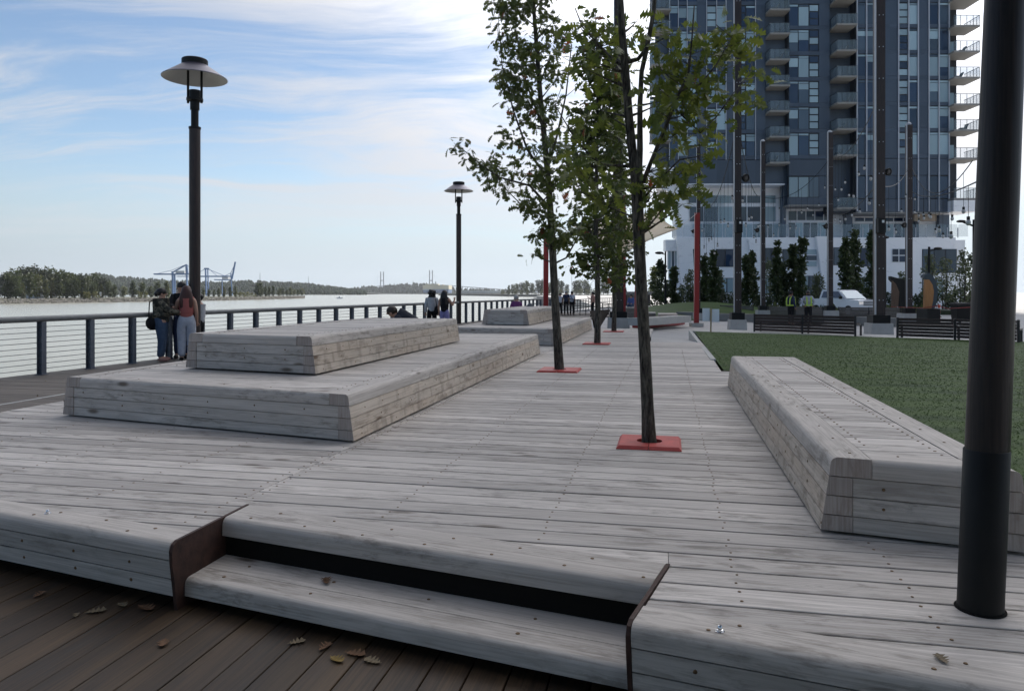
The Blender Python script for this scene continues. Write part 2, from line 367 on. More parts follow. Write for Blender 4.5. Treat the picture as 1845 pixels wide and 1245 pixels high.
w = MB(); w.add([(-9000, -400, WATER), (9000, -400, WATER), (9000, 20000, WATER), (-9000, 20000, WATER)], [(0, 1, 2, 3)])
tag(w.build('river', watermat()), 'wide silty grey river', None, None, 'structure')

# the quay the place stands on, with its sea wall
RA = G(75, 675, 0); RB_ = G(827, 583, 0)                # two railing posts
RDIR = (RB_-RA).normalized()
def rail_pt(d, off=0.0): return RA + RDIR*d + Vector((RDIR.y, -RDIR.x, 0))*off
q0 = rail_pt(-40, -0.35); q1 = rail_pt(75, -0.35)
poly = [q0, q1, Vector((14, 150, 0)), Vector((14, 420, 0)), Vector((400, 420, 0)), Vector((400, -60, 0)), Vector((q0.x, -60, 0))]
b = MB(); b.prism([(p.x, p.y, 0) for p in poly], (0, 0, -6.5), (0, 0, -0.05))
tag(b.build('quay_ground', M_plaza), 'pale concrete plaza beyond the deck', None, None, 'structure')

# ---- raised deck
deck = MB()
sub = [(-6.95, front(-6.95)+0.16), (-2.53, front(-2.53)+0.16), (-2.53, front(-2.53)+0.62), (0.0, front(0)+0.62), (-0.09, front(0)+0.18), (6.0, front(6)+0.16), (6.0, 3.9), (1.70, 4.4), (1.70, 12.5), (0.80, 12.5), (0.80, 19.5), (-0.58, 19.5), (-0.58, 26.0), (-1.2, 26.9), (-6.95, 26.9)]
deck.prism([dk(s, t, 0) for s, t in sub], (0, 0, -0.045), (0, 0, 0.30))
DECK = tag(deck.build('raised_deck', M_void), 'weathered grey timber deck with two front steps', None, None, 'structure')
def clip(poly, a, b_, c):
    """keep a*s + b*t >= c"""
    out = []
    for i in range(len(poly)):
        p, q = poly[i], poly[(i+1) % len(poly)]
        dp, dq = a*p[0]+b_*p[1]-c, a*q[0]+b_*q[1]-c
        if dp >= 0: out.append(p)
        if (dp >= 0) != (dq >= 0):
            k = dp/(dp-dq); out.append((p[0]+(q[0]-p[0])*k, p[1]+(q[1]-p[1])*k))
    return out
def area(p): return abs(sum(p[i][0]*p[(i+1) % len(p)][1]-p[(i+1) % len(p)][0]*p[i][1] for i in range(len(p))))/2
def board(poly, z1, th, mat, parent, name='board', ang=0.0, bev=0.003):
    """a flat board cut to poly (deck coordinates); grain along its own x axis"""
    if len(poly) < 3 or area(poly) < 0.0006: return None
    c = (sum(p[0] for p in poly)/len(poly), sum(p[1] for p in poly)/len(poly))
    M = D @ Matrix.Translation((c[0], c[1], z1)) @ Matrix.Rotation(ang, 4, 'Z')
    inv = M.inverted(); n = len(poly)
    def ins(k):
        out = []
        for p in poly:
            dx, dy = c[0]-p[0], c[1]-p[1]
            out.append((p[0]+math.copysign(min(k, abs(dx)*.5), dx), p[1]+math.copysign(min(k, abs(dy)*.5), dy)))
        return out
    vs = [dk(p[0], p[1], z1) for p in ins(bev)] + [dk(p[0], p[1], z1-bev) for p in poly] + [dk(p[0], p[1], z1-th) for p in poly]
    m = MB(); sgn = sum(poly[i][0]*poly[(i+1) % n][1]-poly[(i+1) % n][0]*poly[i][1] for i in range(n))
    fs = [tuple(range(n))]
    for r in (0, 1):
        fs += [(r*n+i, (r+1)*n+i, (r+1)*n+(i+1) % n, r*n+(i+1) % n) for i in range(n)]
    fs.append(tuple(range(3*n-1, 2*n-1, -1)))
    if sgn < 0: fs = [f[::-1] for f in fs]
    m.add(vs, fs)
    return m.build(name, mat, parent, M)
PITCHB, GAPB = 0.1955, 0.0125
JOINT = -2.6
def rect(s0, s1, t0, t1): return [(s0, t0), (s1, t0), (s1, t1), (s0, t1)]
def zj(): return ZD + random.uniform(-0.0012, 0.0012)
k = 0; t = 2.0
while t < 26.6:
    t1 = t + PITCHB - GAPB - random.choice((0, 0, 0, 0.002, 0.004, 0.007))
    # left of the joint
    off = 0.07
    jn = JOINT if t > 4.02 else -2.512
    p = clip(rect(-7.05, jn-0.003, t+off, t1+off), -SK, 1, TF+0.20)
    board(p, zj(), 0.045, M_deck, DECK)
    # right of the joint
    if t < 3.57:
        gp = 0.012 if t1 < 3.60 else 0.001
        p = clip(rect(JOINT+0.003, -gp, t, t1), -SK, 1, TF+0.716); board(p, zj(), 0.045, M_deck, DECK)
        p = clip(clip(rect(-0.3, 5.6, t, t1), -SK, 1, TF+0.20), 1, -KR, gp-KR*(TF+DR)); p = [(gp+KR*(t-TF-DR), t), (5.6, t), (5.6, t1), (gp, t1), (gp, TF+DR)] if t < TF+DR < t1 else p; board(p, zj(), 0.045, M_deck, DECK)
    else:
        se = 5.6 if t1 < 4.12 else (1.74 if t < 12.45 else (0.85 if t < 19.45 else -0.52))
        if t < 4.05: p = clip(rect(JOINT+0.003, se, t, t1), -SK, 1, TF+0.716)
        else: p = rect(JOINT+0.003, se, t, t1)
        board(p, zj(), 0.045, M_deck, DECK)
    t += PITCHB
# screw heads along the joists
def screws(pts, r=0.0062, h=0.0022, name='screw_heads', parent=DECK):
    m = MB()
    for (p, nrm) in pts:
        if random.random() < 0.07: continue
        p = Vector(p); nrm = Vector(nrm).normalized(); a = nrm.orthogonal().normalized(); c2 = nrm.cross(a)
        rr = r*random.uniform(0.85, 1.15)
        vs = [p + (a*math.cos(2*PI*i/8)+c2*math.sin(2*PI*i/8))*rr*(1.0 if q == 0 else 0.72) + nrm*(0.0 if q == 0 else h) for q in (0, 1) for i in range(8)]
        m.add(vs, [(i, (i+1) % 8, 8+(i+1) % 8, 8+i) for i in range(8)] + [tuple(range(8, 16))])
    o = m.build(name, M_screw, parent); o['kind'] = 'stuff'; return o
pts = []
t = 2.0
while t < 17:
    for s in (-6.6, -5.65, -4.62, -3.55, JOINT-0.05):
        if t+0.07 > front(s)+0.22:
            for f in (0.045, 0.145): pts.append((dk(s+random.uniform(-.012, .012), t+0.07+f, ZD+0.001), (0, 0, 1)))
    for s in (JOINT+0.05, -1.6, -0.66, 0.30, 1.02):
        lim = 0.73 if s < 0 else 0.22
        if t > front(s)+lim and not (s > 0.75 and 4.0 < t < 10.7):
            for f in (0.045, 0.145): pts.append((dk(s+random.uniform(-.012, .012), t+f, ZD+0.001), (0, 0, 1)))
    t += PITCHB
screws(pts, r=0.0075)

# ---- front nosings, fascia planks, steps (profiles extruded along the skew front)
EANG = math.atan2(SK, 1)
def skew_bar(prof, s0, s1, mat, parent, name, base=TF, smooth=False, slope=SK, k0=0.0, k1=0.0):
    """prof: (dt, z) points; runs from s0 to s1 along t = base + slope*s, ends cut straight"""
    n = len(prof); smid = (s0+s1)/2
    M = D @ Matrix.Translation((smid, base+slope*smid, prof[0][1])) @ Matrix.Rotation(math.atan2(slope, 1), 4, 'Z')
    m = MB(); m.add([dk(s+kk*(a-DR), base+slope*(s+kk*(a-DR))+a, z) for s, kk in ((s0, k0), (s1, k1)) for a, z in prof],
          [tuple(range(n)), tuple(range(2*n-1, n-1, -1))] + [(i, n+i, n+(i+1) % n, (i+1) % n) for i in range(n)])
    return m.build(name, mat, parent, M, smooth='auto' if smooth else False)
def round_prof(d0, d1, z0, z1, r, batter=0.0):
    """section with the outer (d0) top edge rounded"""
    pts_ = [(d1, z0), (d1, z1)]
    for k_ in range(7):
        a = PI/2*k_/6
        pts_.append((d0+r-r*math.sin(a), z1-r+r*math.cos(a)))
    pts_.append((d0+batter, z0)); return pts_
zt = ZD+0.002
FPARTS = []
for s0, s1, kk in ((-7.05, -2.512, 0.0), (0.012, 5.6, KR)):
    skew_bar(round_prof(0.0, 0.196, zt-0.09, zt, 0.042, 0.006), s0, s1, M_cap, DECK, 'nosing_timber', smooth=True, k0=kk)
    skew_bar([(0.11, zt-0.19), (0.11, zt-0.096), (0.008, zt-0.096), (0.020, zt-0.19)], s0, s1, M_cap, DECK, 'fascia_plank', k0=kk)
    skew_bar([(0.12, zt-0.286), (0.12, zt-0.196), (0.021, zt-0.196), (0.034, zt-0.286)], s0, s1, M_cap, DECK, 'fascia_plank', k0=kk)
skew_bar(round_prof(0.435, 0.572, zt-0.098, zt, 0.04, 0.0), -2.488, -0.012, M_cap, DECK, 'nosing_timber', smooth=True, k1=KR)
skew_bar([(0.574, zt-0.098), (0.574, zt), (0.711, zt), (0.711, zt-0.098)], -2.488, -0.012, M_cap, DECK, 'nosing_timber', k1=KR)
zs = 0.145
skew_bar(round_prof(0.10, 0.265, zs-0.09, zs, 0.036, 0.0), -2.488, -0.012, M_cap, DECK, 'step_tread', smooth=True, k1=KR)
skew_bar([(0.269, zs-0.09), (0.269, zs), (0.60, zs), (0.60, zs-0.09)], -2.488, -0.012, M_cap, DECK, 'step_tread', k1=KR)
# steel cheek plates beside the steps
for s in (-2.5, 0.0):
    b0 = front(s); z0 = -0.02
    pr = [(0.715, zt+0.003), (0.05, zt+0.003), (0.018, zt-0.012), (0.003, zt-0.045), (0.006, zt-0.10), (0.035, zt-0.29), (0.05, z0), (0.715, z0)]
    kk = 0.0 if s < -1 else KR
    m = MB(); m.prism([dk(kk*(a-DR), b0+SK*kk*(a-DR)+a-0.004, z) for a, z in pr], D.to_3x3() @ Vector((s-0.009, 0, 0)), D.to_3x3() @ Vector((s+0.009, 0, 0)))
    m.build('steel_cheek', M_rust, DECK)
# risers behind the treads, near black to stand in for the recess shade
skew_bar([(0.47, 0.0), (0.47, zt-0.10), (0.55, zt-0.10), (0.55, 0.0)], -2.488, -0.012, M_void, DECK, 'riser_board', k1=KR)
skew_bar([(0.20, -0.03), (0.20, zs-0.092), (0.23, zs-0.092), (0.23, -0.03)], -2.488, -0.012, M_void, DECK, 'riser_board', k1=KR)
pts = []
for s0, s1, dts in ((-7.0, -2.55, (0.06, 0.15)), (0.08, 5.5, (0.07, 0.155)), (-2.4, -0.05, (0.50, 0.64))):
    s = s0+0.1; q = 0
    while s < s1:
        for j, dt in enumerate(dts):
            s_ = s + (0.09 if j else -0.03)
            if s_ < s1: pts.append((dk(s_, front(s_)+dt, zt+0.001), (0, 0, 1)))
        s += 0.37
s = -2.3
while s < -0.1:
    pts.append((dk(s, front(s)+0.20, zs+0.001), (0, 0, 1))); pts.append((dk(s+0.05, front(s)+0.36, zs+0.001), (0, 0, 1))); s += 0.55
for s0, s1 in ((-4.9, -2.55), (0.1, 4)):
    s = s0
    while s < s1:
        for zz, dt in ((zt-0.14, 0.013), (zt-0.24, 0.027)): pts.append((dk(s, front(s)+dt, zz), D.to_3x3() @ Vector((0.19, -1, -0.1))))
        s += 0.42
screws(pts, r=0.0095, h=0.003)
# two bright metal studs on the nosing
for i, (px, py, lab) in enumerate(((86, 925, 'small bright metal stud on the left front nosing'), (1297, 1137, 'small bright metal stud on the right front nosing'))):
    p = G(px, py, zt); m = MB(); m.lathe([(0.0, 0.024), (0.007, 0.023), (0.010, 0.018), (0.010, 0.010), (0.013, 0.009), (0.013, 0.004), (0.018, 0.003), (0.018, 0.0)][::-1], 14, p)
    tag(m.build('metal_stud', M_chrome, smooth='auto'), lab, 'metal stud', 'studs on the deck nosing')

# ---- lower brown walkway in front, promenade to the left
walk = MB(); walk.prism([dk(s, t, 0) for s, t in ((-12.0, -2), (7, -2), (7, 4.2), (-7.0, 4.6), (-12.0, 4.6))], (0, 0, -0.048), (0, 0, -0.036))
WALK = tag(walk.build('lower_walkway', M_void), 'brown plank walkway below the front steps', None, None, 'structure')
s = -11.9
while s < 6.6:
    te = front(s)+0.45 if s > -7 else 4.55
    board(rect(s, s+0.169, -1.5+random.uniform(-.3, 0), te), random.uniform(-0.0015, 0.0015), 0.035, M_walk, WALK, 'plank', PI/2); s += 0.1755
prom = MB(); prom.prism([dk(s, t, 0) for s, t in ((-7.0, 4.6), (-7.0, 27), (-3, 60), (-9.4, 62), (-12.75, 4.6))], (0, 0, -0.045), (0, 0, -0.036))
PROM = tag(prom.build('promenade', M_void), 'grey brown plank promenade along the river railing', None, None, 'structure')
t = 4.65
pm = MB()
while t < 61:
    sl = st(rail_pt(0)).x + (t-12.5)*(st(RB_).x-st(RA).x)/(st(RB_).y-st(RA).y) - 0.28
    sr = -6.9 if t < 27 else -6.9 + (t-27)*0.118
    if t < 27:
        mid = -9.6
        board(rect(sl, mid-0.04, t, t+0.17), random.uniform(-.0015, .0015), 0.035, M_prom, PROM, 'plank')
        board(rect(mid+0.04, sr, t, t+0.17), random.uniform(-.0015, .0015), 0.035, M_prom, PROM, 'plank')
    else:
        pm.add([dk(a, c, z) for a, c, z in ((sl, t, 0), (sr, t, 0), (sr, t+0.17, 0), (sl, t+0.17, 0))], [(0, 1, 2, 3)])
    t += 0.1755
o = pm.build('far_planks', M_prom, PROM); o['kind'] = 'stuff'
m = MB(); m.prism([dk(s, t, 0) for s, t in ((-9.635, 4.65), (-9.565, 4.65), (-9.565, 27), (-9.635, 27))], (0, 0, -0.035), (0, 0, 0.004))
m.build('joint_strip', M_conc, PROM)

# ---- lawn with its concrete kerbs
def grassmat():
    m, nt, b, N, L = new_mat('mown_grass')
    tc = N('ShaderNodeTexCoord'); gi = N('ShaderNodeNewGeometry')
    n = N('ShaderNodeTexNoise'); n.inputs['Scale'].default_value = 0.9; n.inputs['Detail'].default_value = 2; L(tc.outputs['Object'], n.inputs['Vector'])
    mp = N('ShaderNodeMapping'); mp.inputs['Rotation'].default_value = (0, 0, R(28)); mp.inputs['Scale'].default_value = (0.25, 1.5, 1); L(tc.outputs['Object'], mp.inputs[0])
    wv = N('ShaderNodeTexWave'); wv.bands_direction = 'Y'; wv.inputs['Scale'].default_value = 0.35; wv.inputs['Distortion'].default_value = 1.5; L(mp.outputs[0], wv.inputs['Vector'])
    a = N('ShaderNodeMath'); a.operation = 'MULTIPLY_ADD'; L(wv.outputs['Fac'], a.inputs[0]); a.inputs[1].default_value = 0.45; L(n.outputs['Fac'], a.inputs[2])
    a2 = N('ShaderNodeMath'); a2.operation = 'MULTIPLY_ADD'; L(gi.outputs['Random Per Island'], a2.inputs[0]); a2.inputs[1].default_value = 0.10; L(a.outputs[0], a2.inputs[2])
    cr = N('ShaderNodeValToRGB'); L(a2.outputs[0], cr.inputs[0]); e = cr.color_ramp.elements
    e[0].position = 0.30; e[0].color = (0.014, 0.036, 0.005, 1); e[1].position = 0.95; e[1].color = (0.046, 0.084, 0.013, 1)
    L(cr.outputs[0], b.inputs['Base Color']); b.inputs['Roughness'].default_value = 0.75; b.inputs['Specular IOR Level'].default_value = 0.2
    # the sward as a whole faces up: soften the blades' own normals
    va = N('ShaderNodeVectorMath'); va.operation = 'MULTIPLY_ADD'; L(gi.outputs['Normal'], va.inputs[0]); va.inputs[1].default_value = (0.15, 0.15, 0.15); va.inputs[2].default_value = (0, 0, 1)
    vn = N('ShaderNodeVectorMath'); vn.operation = 'NORMALIZE'; L(va.outputs[0], vn.inputs[0]); L(vn.outputs[0], b.inputs['Normal'])
    return m
M_grass = grassmat()
M_soil = simple('lawn_soil', (0.035, 0.028, 0.02), 0.95, var=0.3)
LFL = (0.82, 26.4, 0.30); LFR = (15.0, 21.1, 0.22)
lawn_poly = [(1.78, 4.2, 0.365), (6.0, 3.6, 0.36), (16.0, 3.6, 0.30), LFR, LFL, (0.90, 12.62, 0.365), (1.78, 12.62, 0.365)]
def lawn_z(s, t): return 0.365 - 0.0050*max(0, t-12.6) - 0.006*max(0, s-3)*min(1, max(0, t-6)/15)
lb = MB(); nU, nV = 30, 30
def in_lawn(s, t):
    far = LFL[1] + (s-LFL[0])*(LFR[1]-LFL[1])/(LFR[0]-LFL[0])
    if t > far: return False
    if t > 12.62: return s > 0.90
    return s > 1.78 and t > 3.7
vs = []; fs = []
cols = [0.90, 1.78] + [1.78+1.1*i for i in range(1, 13)]
for s in cols:
    far = LFL[1] + (s-LFL[0])*(LFR[1]-LFL[1])/(LFR[0]-LFL[0])
    st_ = 12.62 if s < 1.7 else 3.7
    for j in range(nV+1):
        t = st_ + (far-st_)*j/nV; vs.append(dk(s, t, lawn_z(s, t)))
# first column pair shares the t >= 12.62 strip
s2v = []
for j in range(nV+1):
    far = LFL[1] + (1.78-LFL[0])*(LFR[1]-LFL[1])/(LFR[0]-LFL[0]); t = 12.62+(far-12.62)*j/nV; s2v.append(dk(1.78, t, lawn_z(1.78, t)))
base = len(vs); vs += s2v; n1 = nV+1
for j in range(nV): fs.append((j, base+j, base+j+1, j+1))
for i in range(1, len(cols)-1):
    for j in range(nV): fs.append((i*n1+j, (i+1)*n1+j, (i+1)*n1+j+1, i*n1+j+1))
lb.add(vs, fs); LAWN = tag(lb.build('lawn', M_grass), 'mown green lawn beside the deck', None, None, 'structure')
m = MB(); m.prism([dk(s, t, 0) for s, t in ((1.80, 3.75), (14.9, 3.75), (14.9, 21.2), (0.95, 26.2), (0.95, 12.7), (1.80, 12.7))], (0, 0, -0.045), (0, 0, 0.10)); m.build('lawn_soil', M_soil, LAWN)
# blades, denser near the camera
def blades():
    rng = np.random.default_rng(3); V = []; n = 0
    want = 120000; out = []
    while n < want:
        s = rng.uniform(0.92, 14.0, 200000); t = rng.uniform(3.7, 26.4, 200000)
        d = np.hypot(s-0.5, t); keep = rng.random(200000) < np.clip(6.5/d, 0, 1)**1.7
        s, t = s[keep], t[keep]
        ok = np.array([in_lawn(a, c) for a, c in zip(s, t)])
        out.append(np.stack([s[ok], t[ok]], 1)); n += ok.sum()
    P = np.concatenate(out)[:want]
    d = np.hypot(P[:, 0]-0.5, P[:, 1])
    ang = rng.uniform(0, 2*PI, want); h = rng.uniform(0.006, 0.015, want); wd = rng.uniform(0.0035, 0.006, want)*np.clip(d/5, 1, 3.2)
    lean = rng.normal(0, 0.03, (want, 2))
    z = np.array([lawn_z(a, c) for a, c in P])
    dx, dy = np.cos(ang)*wd, np.sin(ang)*wd
    a = np.stack([P[:, 0]-dx, P[:, 1]-dy, z-0.004], 1); b_ = np.stack([P[:, 0]+dx, P[:, 1]+dy, z-0.004], 1); c = np.stack([P[:, 0]+lean[:, 0], P[:, 1]+lean[:, 1], z+h], 1)
    V = np.stack([a, b_, c], 1).reshape(-1, 3)
    Rm = np.array(D.to_3x3()); V = V @ Rm.T
    me = bpy.data.meshes.new('grass_blades'); me.vertices.add(len(V)); me.vertices.foreach_set('co', V.ravel())
    me.loops.add(len(V)); me.loops.foreach_set('vertex_index', np.arange(len(V))); me.polygons.add(want)
    me.polygons.foreach_set('loop_start', np.arange(0, len(V), 3)); me.polygons.foreach_set('loop_total', np.full(want, 3)); me.update(); me.validate()
    me.materials.append(M_grass)
    o = place('grass', me, None, Matrix()); tag(o, 'short green grass blades of the mown lawn', 'grass', None, 'stuff')
blades()
def kerb(pts_, wdt, name, label, mat=M_conc):
    m = MB()
    for (p, q) in zip(pts_[:-1], pts_[1:]):
        p0, p1 = Vector(p[:2]), Vector(q[:2]); d = (p1-p0).normalized(); nrm = Vector((-d.y, d.x))*wdt
        ring = [(p0, p[2], p[3]), (p1, q[2], q[3])]
        vs = []
        for (pp, zb, zt_) in ring:
            for off, z in ((0, zb), (0, zt_), (1, zt_), (1, zb)): vs.append(dk(pp.x+nrm.x*off, pp.y+nrm.y*off, z))
        m.add(vs, [(0, 1, 2, 3), (4, 7, 6, 5), (0, 4, 5, 1), (1, 5, 6, 2), (2, 6, 7, 3), (3, 7, 4, 0)])
    return tag(m.build(name, mat), label, None, None, 'structure')
kerb([(0.89, 14.6, -0.04, 0.375), (0.80, 26.55, -0.04, 0.325)], 0.10, 'lawn_kerb', 'low concrete kerb at the left end of the lawn')
kerb([(0.70, 26.60, -0.04, 0.30), (15.0, 21.25, -0.04, 0.225)], 1.7, 'concrete_band', 'concrete band behind the lawn under the benches')
# ramp of paving from the deck's far right end down to the plaza
m = MB(); m.add([dk(*p) for p in ((0.87, 19.63, 0.355), (0.80, 26.6, -0.02), (-0.5, 26.6, -0.02), (-0.5, 19.63, 0.355))], [(0, 1, 2, 3)])
tag(m.build('paved_ramp', M_plaza), 'paved ramp at the far end of the deck', None, None, 'structure')
# ================================================================ TIMBER PLATFORMS
def platform(name, label, cat, s0, s1, tn, tf, z0, h, group=None, batter=0.055, segs=3, inner=True, screwlen=18, slope=SK, cover=None):
    """a low platform of stacked timbers; s0..s1 across at the base, near end skew (tn is its t at s1), far end square"""
    root = thing(name, label, cat, dk((s0+s1)/2, (tn+tf)/2, z0), -AD, group)
    cap_h = h*0.245; lay = (h-cap_h)/3; g = 0.005
    near = lambda s, d=0.0: tn + slope*(s-s1) + d
    # battered offset at height z (0 at the base .. batter at the cap)
    bo = lambda z: batter*min(1, (z-z0)/(h-cap_h*0.5))
    Wt, Wc = 0.105, 0.195
    m = MB(); i_ = 0.09
    m.prism([dk(*p, 0) for p in ((s0+i_, near(s0+i_, 0.07)), (s1-i_, near(s1-i_, 0.07)), (s1-i_, tf-0.08), (s0+i_, tf-0.08))], (0, 0, z0+0.001), (0, 0, z0+h-0.05)); m.build('core', M_void, root)
    L_ = tf-tn; cuts = [tn + L_*k_/segs for k_ in range(segs+1)]
    def long_bar(side, k_, za, zb, w_, cap, mat, nm):
        # outer face at base of piece / top of piece
        sgn = 1 if side == 'R' else -1; se = s1 if side == 'R' else s0
        oa, ob = se - sgn*bo(za), se - sgn*bo(zb)
        inn = se - sgn*(batter + w_)
        if cap:
            r = 0.038; pr = [(inn, za), (inn, zb)]
            for q in range(6):
                a_ = PI/2*q/5; pr.append((ob - sgn*(r - r*math.sin(a_)), zb - r + r*math.cos(a_)))
            pr.append((oa, za))
        else: pr = [(inn, za), (inn, zb), (ob, zb), (oa, za)]
        n = len(pr); ta = cuts[k_] + (0 if k_ == 0 else 0.0025); tb = cuts[k_+1] - (0 if k_ == segs-1 else 0.0025)
        va = [dk(s_, near(s_) if k_ == 0 else ta, z_) for s_, z_ in pr]; vb = [dk(s_, tb, z_) for s_, z_ in pr]
        M = D @ Matrix.Translation((inn, (ta+tb)/2, za)) @ Matrix.Rotation(PI/2, 4, 'Z')
        b_ = MB(); fs_ = [(i, (i+1) % n, n+(i+1) % n, n+i) for i in range(n)]
        b_.add(va+vb, fs_ + [tuple(range(n))[::-1], tuple(range(n, 2*n))] if sgn > 0 else [f[::-1] for f in fs_] + [tuple(range(n)), tuple(range(n, 2*n))[::-1]])
        o = b_.build(nm, mat, root, M, smooth='auto' if cap else False)
        if k_ == 0:                                    # the sawn end shows at the near face
            c_ = 0.003; e_ = MB(); e_.add([v_ + D.to_3x3() @ Vector((0, -c_, 0)) for v_ in va] + va, [tuple(range(n)) if sgn < 0 else tuple(range(n))[::-1]] + [(i, (i+1) % n, n+(i+1) % n, n+i) for i in range(n)])
            e_.build('end_grain', M_end, o, M)
        return o
    for lv in range(3):
        za, zb = z0 + lv*lay + (0.016 if lv == 0 else 0), z0+(lv+1)*lay-g
        for side in 'LR':
            for k_ in range(segs): long_bar(side, k_, za, zb, Wt, False, M_side, 'side_timber')
        sa, sb = s0+batter+Wt+0.003, s1-batter-Wt-0.003
        skew_bar([(0.10, za), (0.10, zb), (0.004, zb), (0.0, za)], sa, sb, M_cap, root, 'end_timber', base=tn-slope*s1, slope=slope)
        skew_bar([(0.0, za), (0.0, zb), (-0.10, zb), (-0.10, za)], sa, sb, M_side, root, 'end_timber', base=tf, slope=0)
    za, zb = z0+h-cap_h, z0+h
    for side in 'LR':
        for k_ in range(segs): long_bar(side, k_, za, zb, Wc, True, M_cap, 'cap_timber')
    sa, sb = s0+batter+Wc+0.003, s1-batter-Wc-0.003
    skew_bar(round_prof(-0.004, 0.20, za, zb, 0.038, 0.0), sa, sb, M_cap, root, 'cap_timber', base=tn-slope*s1, slope=slope, smooth=True)
    skew_bar([(0.0, za), (0.0, zb), (-0.20, zb), (-0.20, za)], sa, sb, M_cap, root, 'cap_timber', base=tf, slope=0)
    # cross boards between the caps
    t = tn; pts = []
    while t < tf-0.2:
        p = clip(rect(sa+0.002, sb-0.002, t, min(t+0.189, tf-0.206)), -slope, 1, tn-slope*s1+0.206)
        hid = cover and t > cover[2]+0.4 and t < cover[3]-0.4
        if len(p) > 2 and area(p) > 0.004:
            if hid:
                board(clip(p, 1, 0, cover[1]-0.15), zb-0.003+random.uniform(-.001, .001), 0.04, M_deck, root, 'board'); 
                board(clip(p, -1, 0, -(cover[0]+0.15)), zb-0.003+random.uniform(-.001, .001), 0.04, M_deck, root, 'board')
            else: board(p, zb-0.003+random.uniform(-.001, .001), 0.04, M_deck, root, 'board')
            for f in (0.05, 0.14):
                for s_ in (sa+0.055, sb-0.055): 
                    if t+f > near(s_)+0.22 and t+f < tf-0.22 and not hid: pts.append((dk(s_, t+f, zb-0.002), (0, 0, 1)))
        t += 0.195
    for side in 'LR':
        sgn = 1 if side == 'R' else -1; se = s1 if side == 'R' else s0
        t = tn+0.18; q = 0
        while t < min(tf-0.1, tn+screwlen):
            for lv in (0, 1, 2):
                if (q+lv) % 2 == 0 or lv == 2:
                    z_ = z0+(lv+0.5)*lay; pts.append((dk(se - sgn*(bo(z_)-0.002), t + 0.07*lv, z_), D.to_3x3() @ Vector((sgn, 0, 0.14))))
            pts.append((dk(se - sgn*(batter+0.12), t+0.1, zb+0.001), (0, 0, 1)))
            t += 0.42; q += 1
    s_ = s0+0.3
    while s_ < s1-0.2:
        for lv in (1, 2): pts.append((dk(s_, near(s_, -0.002), z0+(lv+0.5)*lay), D.to_3x3() @ Vector((slope*-1*-1, -1, 0))))
        pts.append((dk(s_+0.1, near(s_+0.1, 0.13), zb+0.001), (0, 0, 1)))
        s_ += 0.55
    screws(pts, r=0.0085, h=0.003, parent=root)
    return root
platform('timber_platform', 'wide lower timber tier of the near left lounging platform, nearest the camera', 'platform', -6.20, -2.635, 5.91, 15.35, ZD+0.002, 0.41, 'timber lounging platforms', segs=3, cover=(-5.44, -3.64, 7.20, 12.70))
platform('timber_platform', 'smaller upper timber tier standing on the near left lounging platform', 'platform', -5.44, -3.64, 7.20, 12.70, ZD+0.414, 0.41, 'timber lounging platforms', segs=2)
platform('timber_platform', 'lower timber tier of the far platform, behind the second tree', 'platform', -5.45, -2.60, 17.55, 25.9, ZD+0.002, 0.41, 'timber lounging platforms', segs=3, cover=(-4.95, -3.6, 19.2, 24.85), screwlen=3)
platform('timber_platform', 'upper timber tier on top of the far platform', 'platform', -4.95, -3.60, 19.2, 24.85, ZD+0.414, 0.41, 'timber lounging platforms', segs=2, screwlen=3)
platform('timber_bench', 'long low timber bench on the right beside the lawn', 'bench', 0.80, 1.75, 4.05, 10.60, ZD+0.002, 0.41, None, segs=2, batter=0.05)

# ================================================================ RAILING
def railing():
    root = thing('river_railing', 'long grey railing with cables along the river promenade', 'railing', RA)
    n0, n1 = -8, 44; sp_ = 1.2
    nrm = Vector((RDIR.y, -RDIR.x, 0))
    pm_ = MB(); w_, dpt = 0.105, 0.135                   # an H-section post
    pm_.box((0, dpt/2-0.006, 0.53), (w_, 0.012, 1.06)); pm_.box((0, -dpt/2+0.006, 0.53), (w_, 0.012, 1.06)); pm_.box((0, 0, 0.53), (0.012, dpt-0.024, 1.06)); pm_.box((0, 0, 0.006), (w_+0.06, dpt+0.05, 0.012))
    me = pm_.mesh('post', M_post)
    rot = Matrix((RDIR, -nrm, Vector((0, 0, 1)))).transposed().to_4x4()
    for i in range(n0, n1): place('post', me, root, Matrix.Translation(RA+RDIR*(i*sp_)) @ rot)
    a, b_ = RA+RDIR*(n0*sp_-0.3), RA+RDIR*((n1-1)*sp_+0.1)
    m = MB(); m.tube([a+Vector((0, 0, 1.12)), b_+Vector((0, 0, 1.12))], 0.062, 14); m.build('top_rail', M_rail, root, smooth='auto')
    for j in range(9):
        z = 0.12+0.105*j; m = MB(); m.tube([a+Vector((0, 0, z)), b_+Vector((0, 0, z))], 0.0075, 6); m.build('cable', M_cable, root)
railing()
def picket_fence(p, q, z0, z1, n, label, group=None, h0=1.05, h1=1.05):
    p, q = Vector(p), Vector(q); root = thing('metal_railing', label, 'railing', (p.x, p.y, z0), 0, group)
    me = None
    for i in range(n+1):
        f = i/n; c = p.lerp(q, f); z = z0+(z1-z0)*f; h = h0+(h1-h0)*f
        m = MB(); m.box((c.x, c.y, z+h/2), (0.05, 0.05, h)); m.build('post', M_darksteel, root)
    for f in (1.0, 0.62, 0.30, 0.05):
        m = MB(); m.bar((p.x, p.y, z0+h0*f), (q.x, q.y, z1+h1*f), 0.05, 0.05); m.build('rail', M_darksteel, root)
p, q = G(1013, 569, 0), G(1106, 567, 0)
picket_fence(p, q, 0.0, 0.0, 9, 'dark metal ramp railing in front of three standing people', None, 1.25, 0.75)
p, q = G(1035, 563, 0), G(1118, 551, 0)
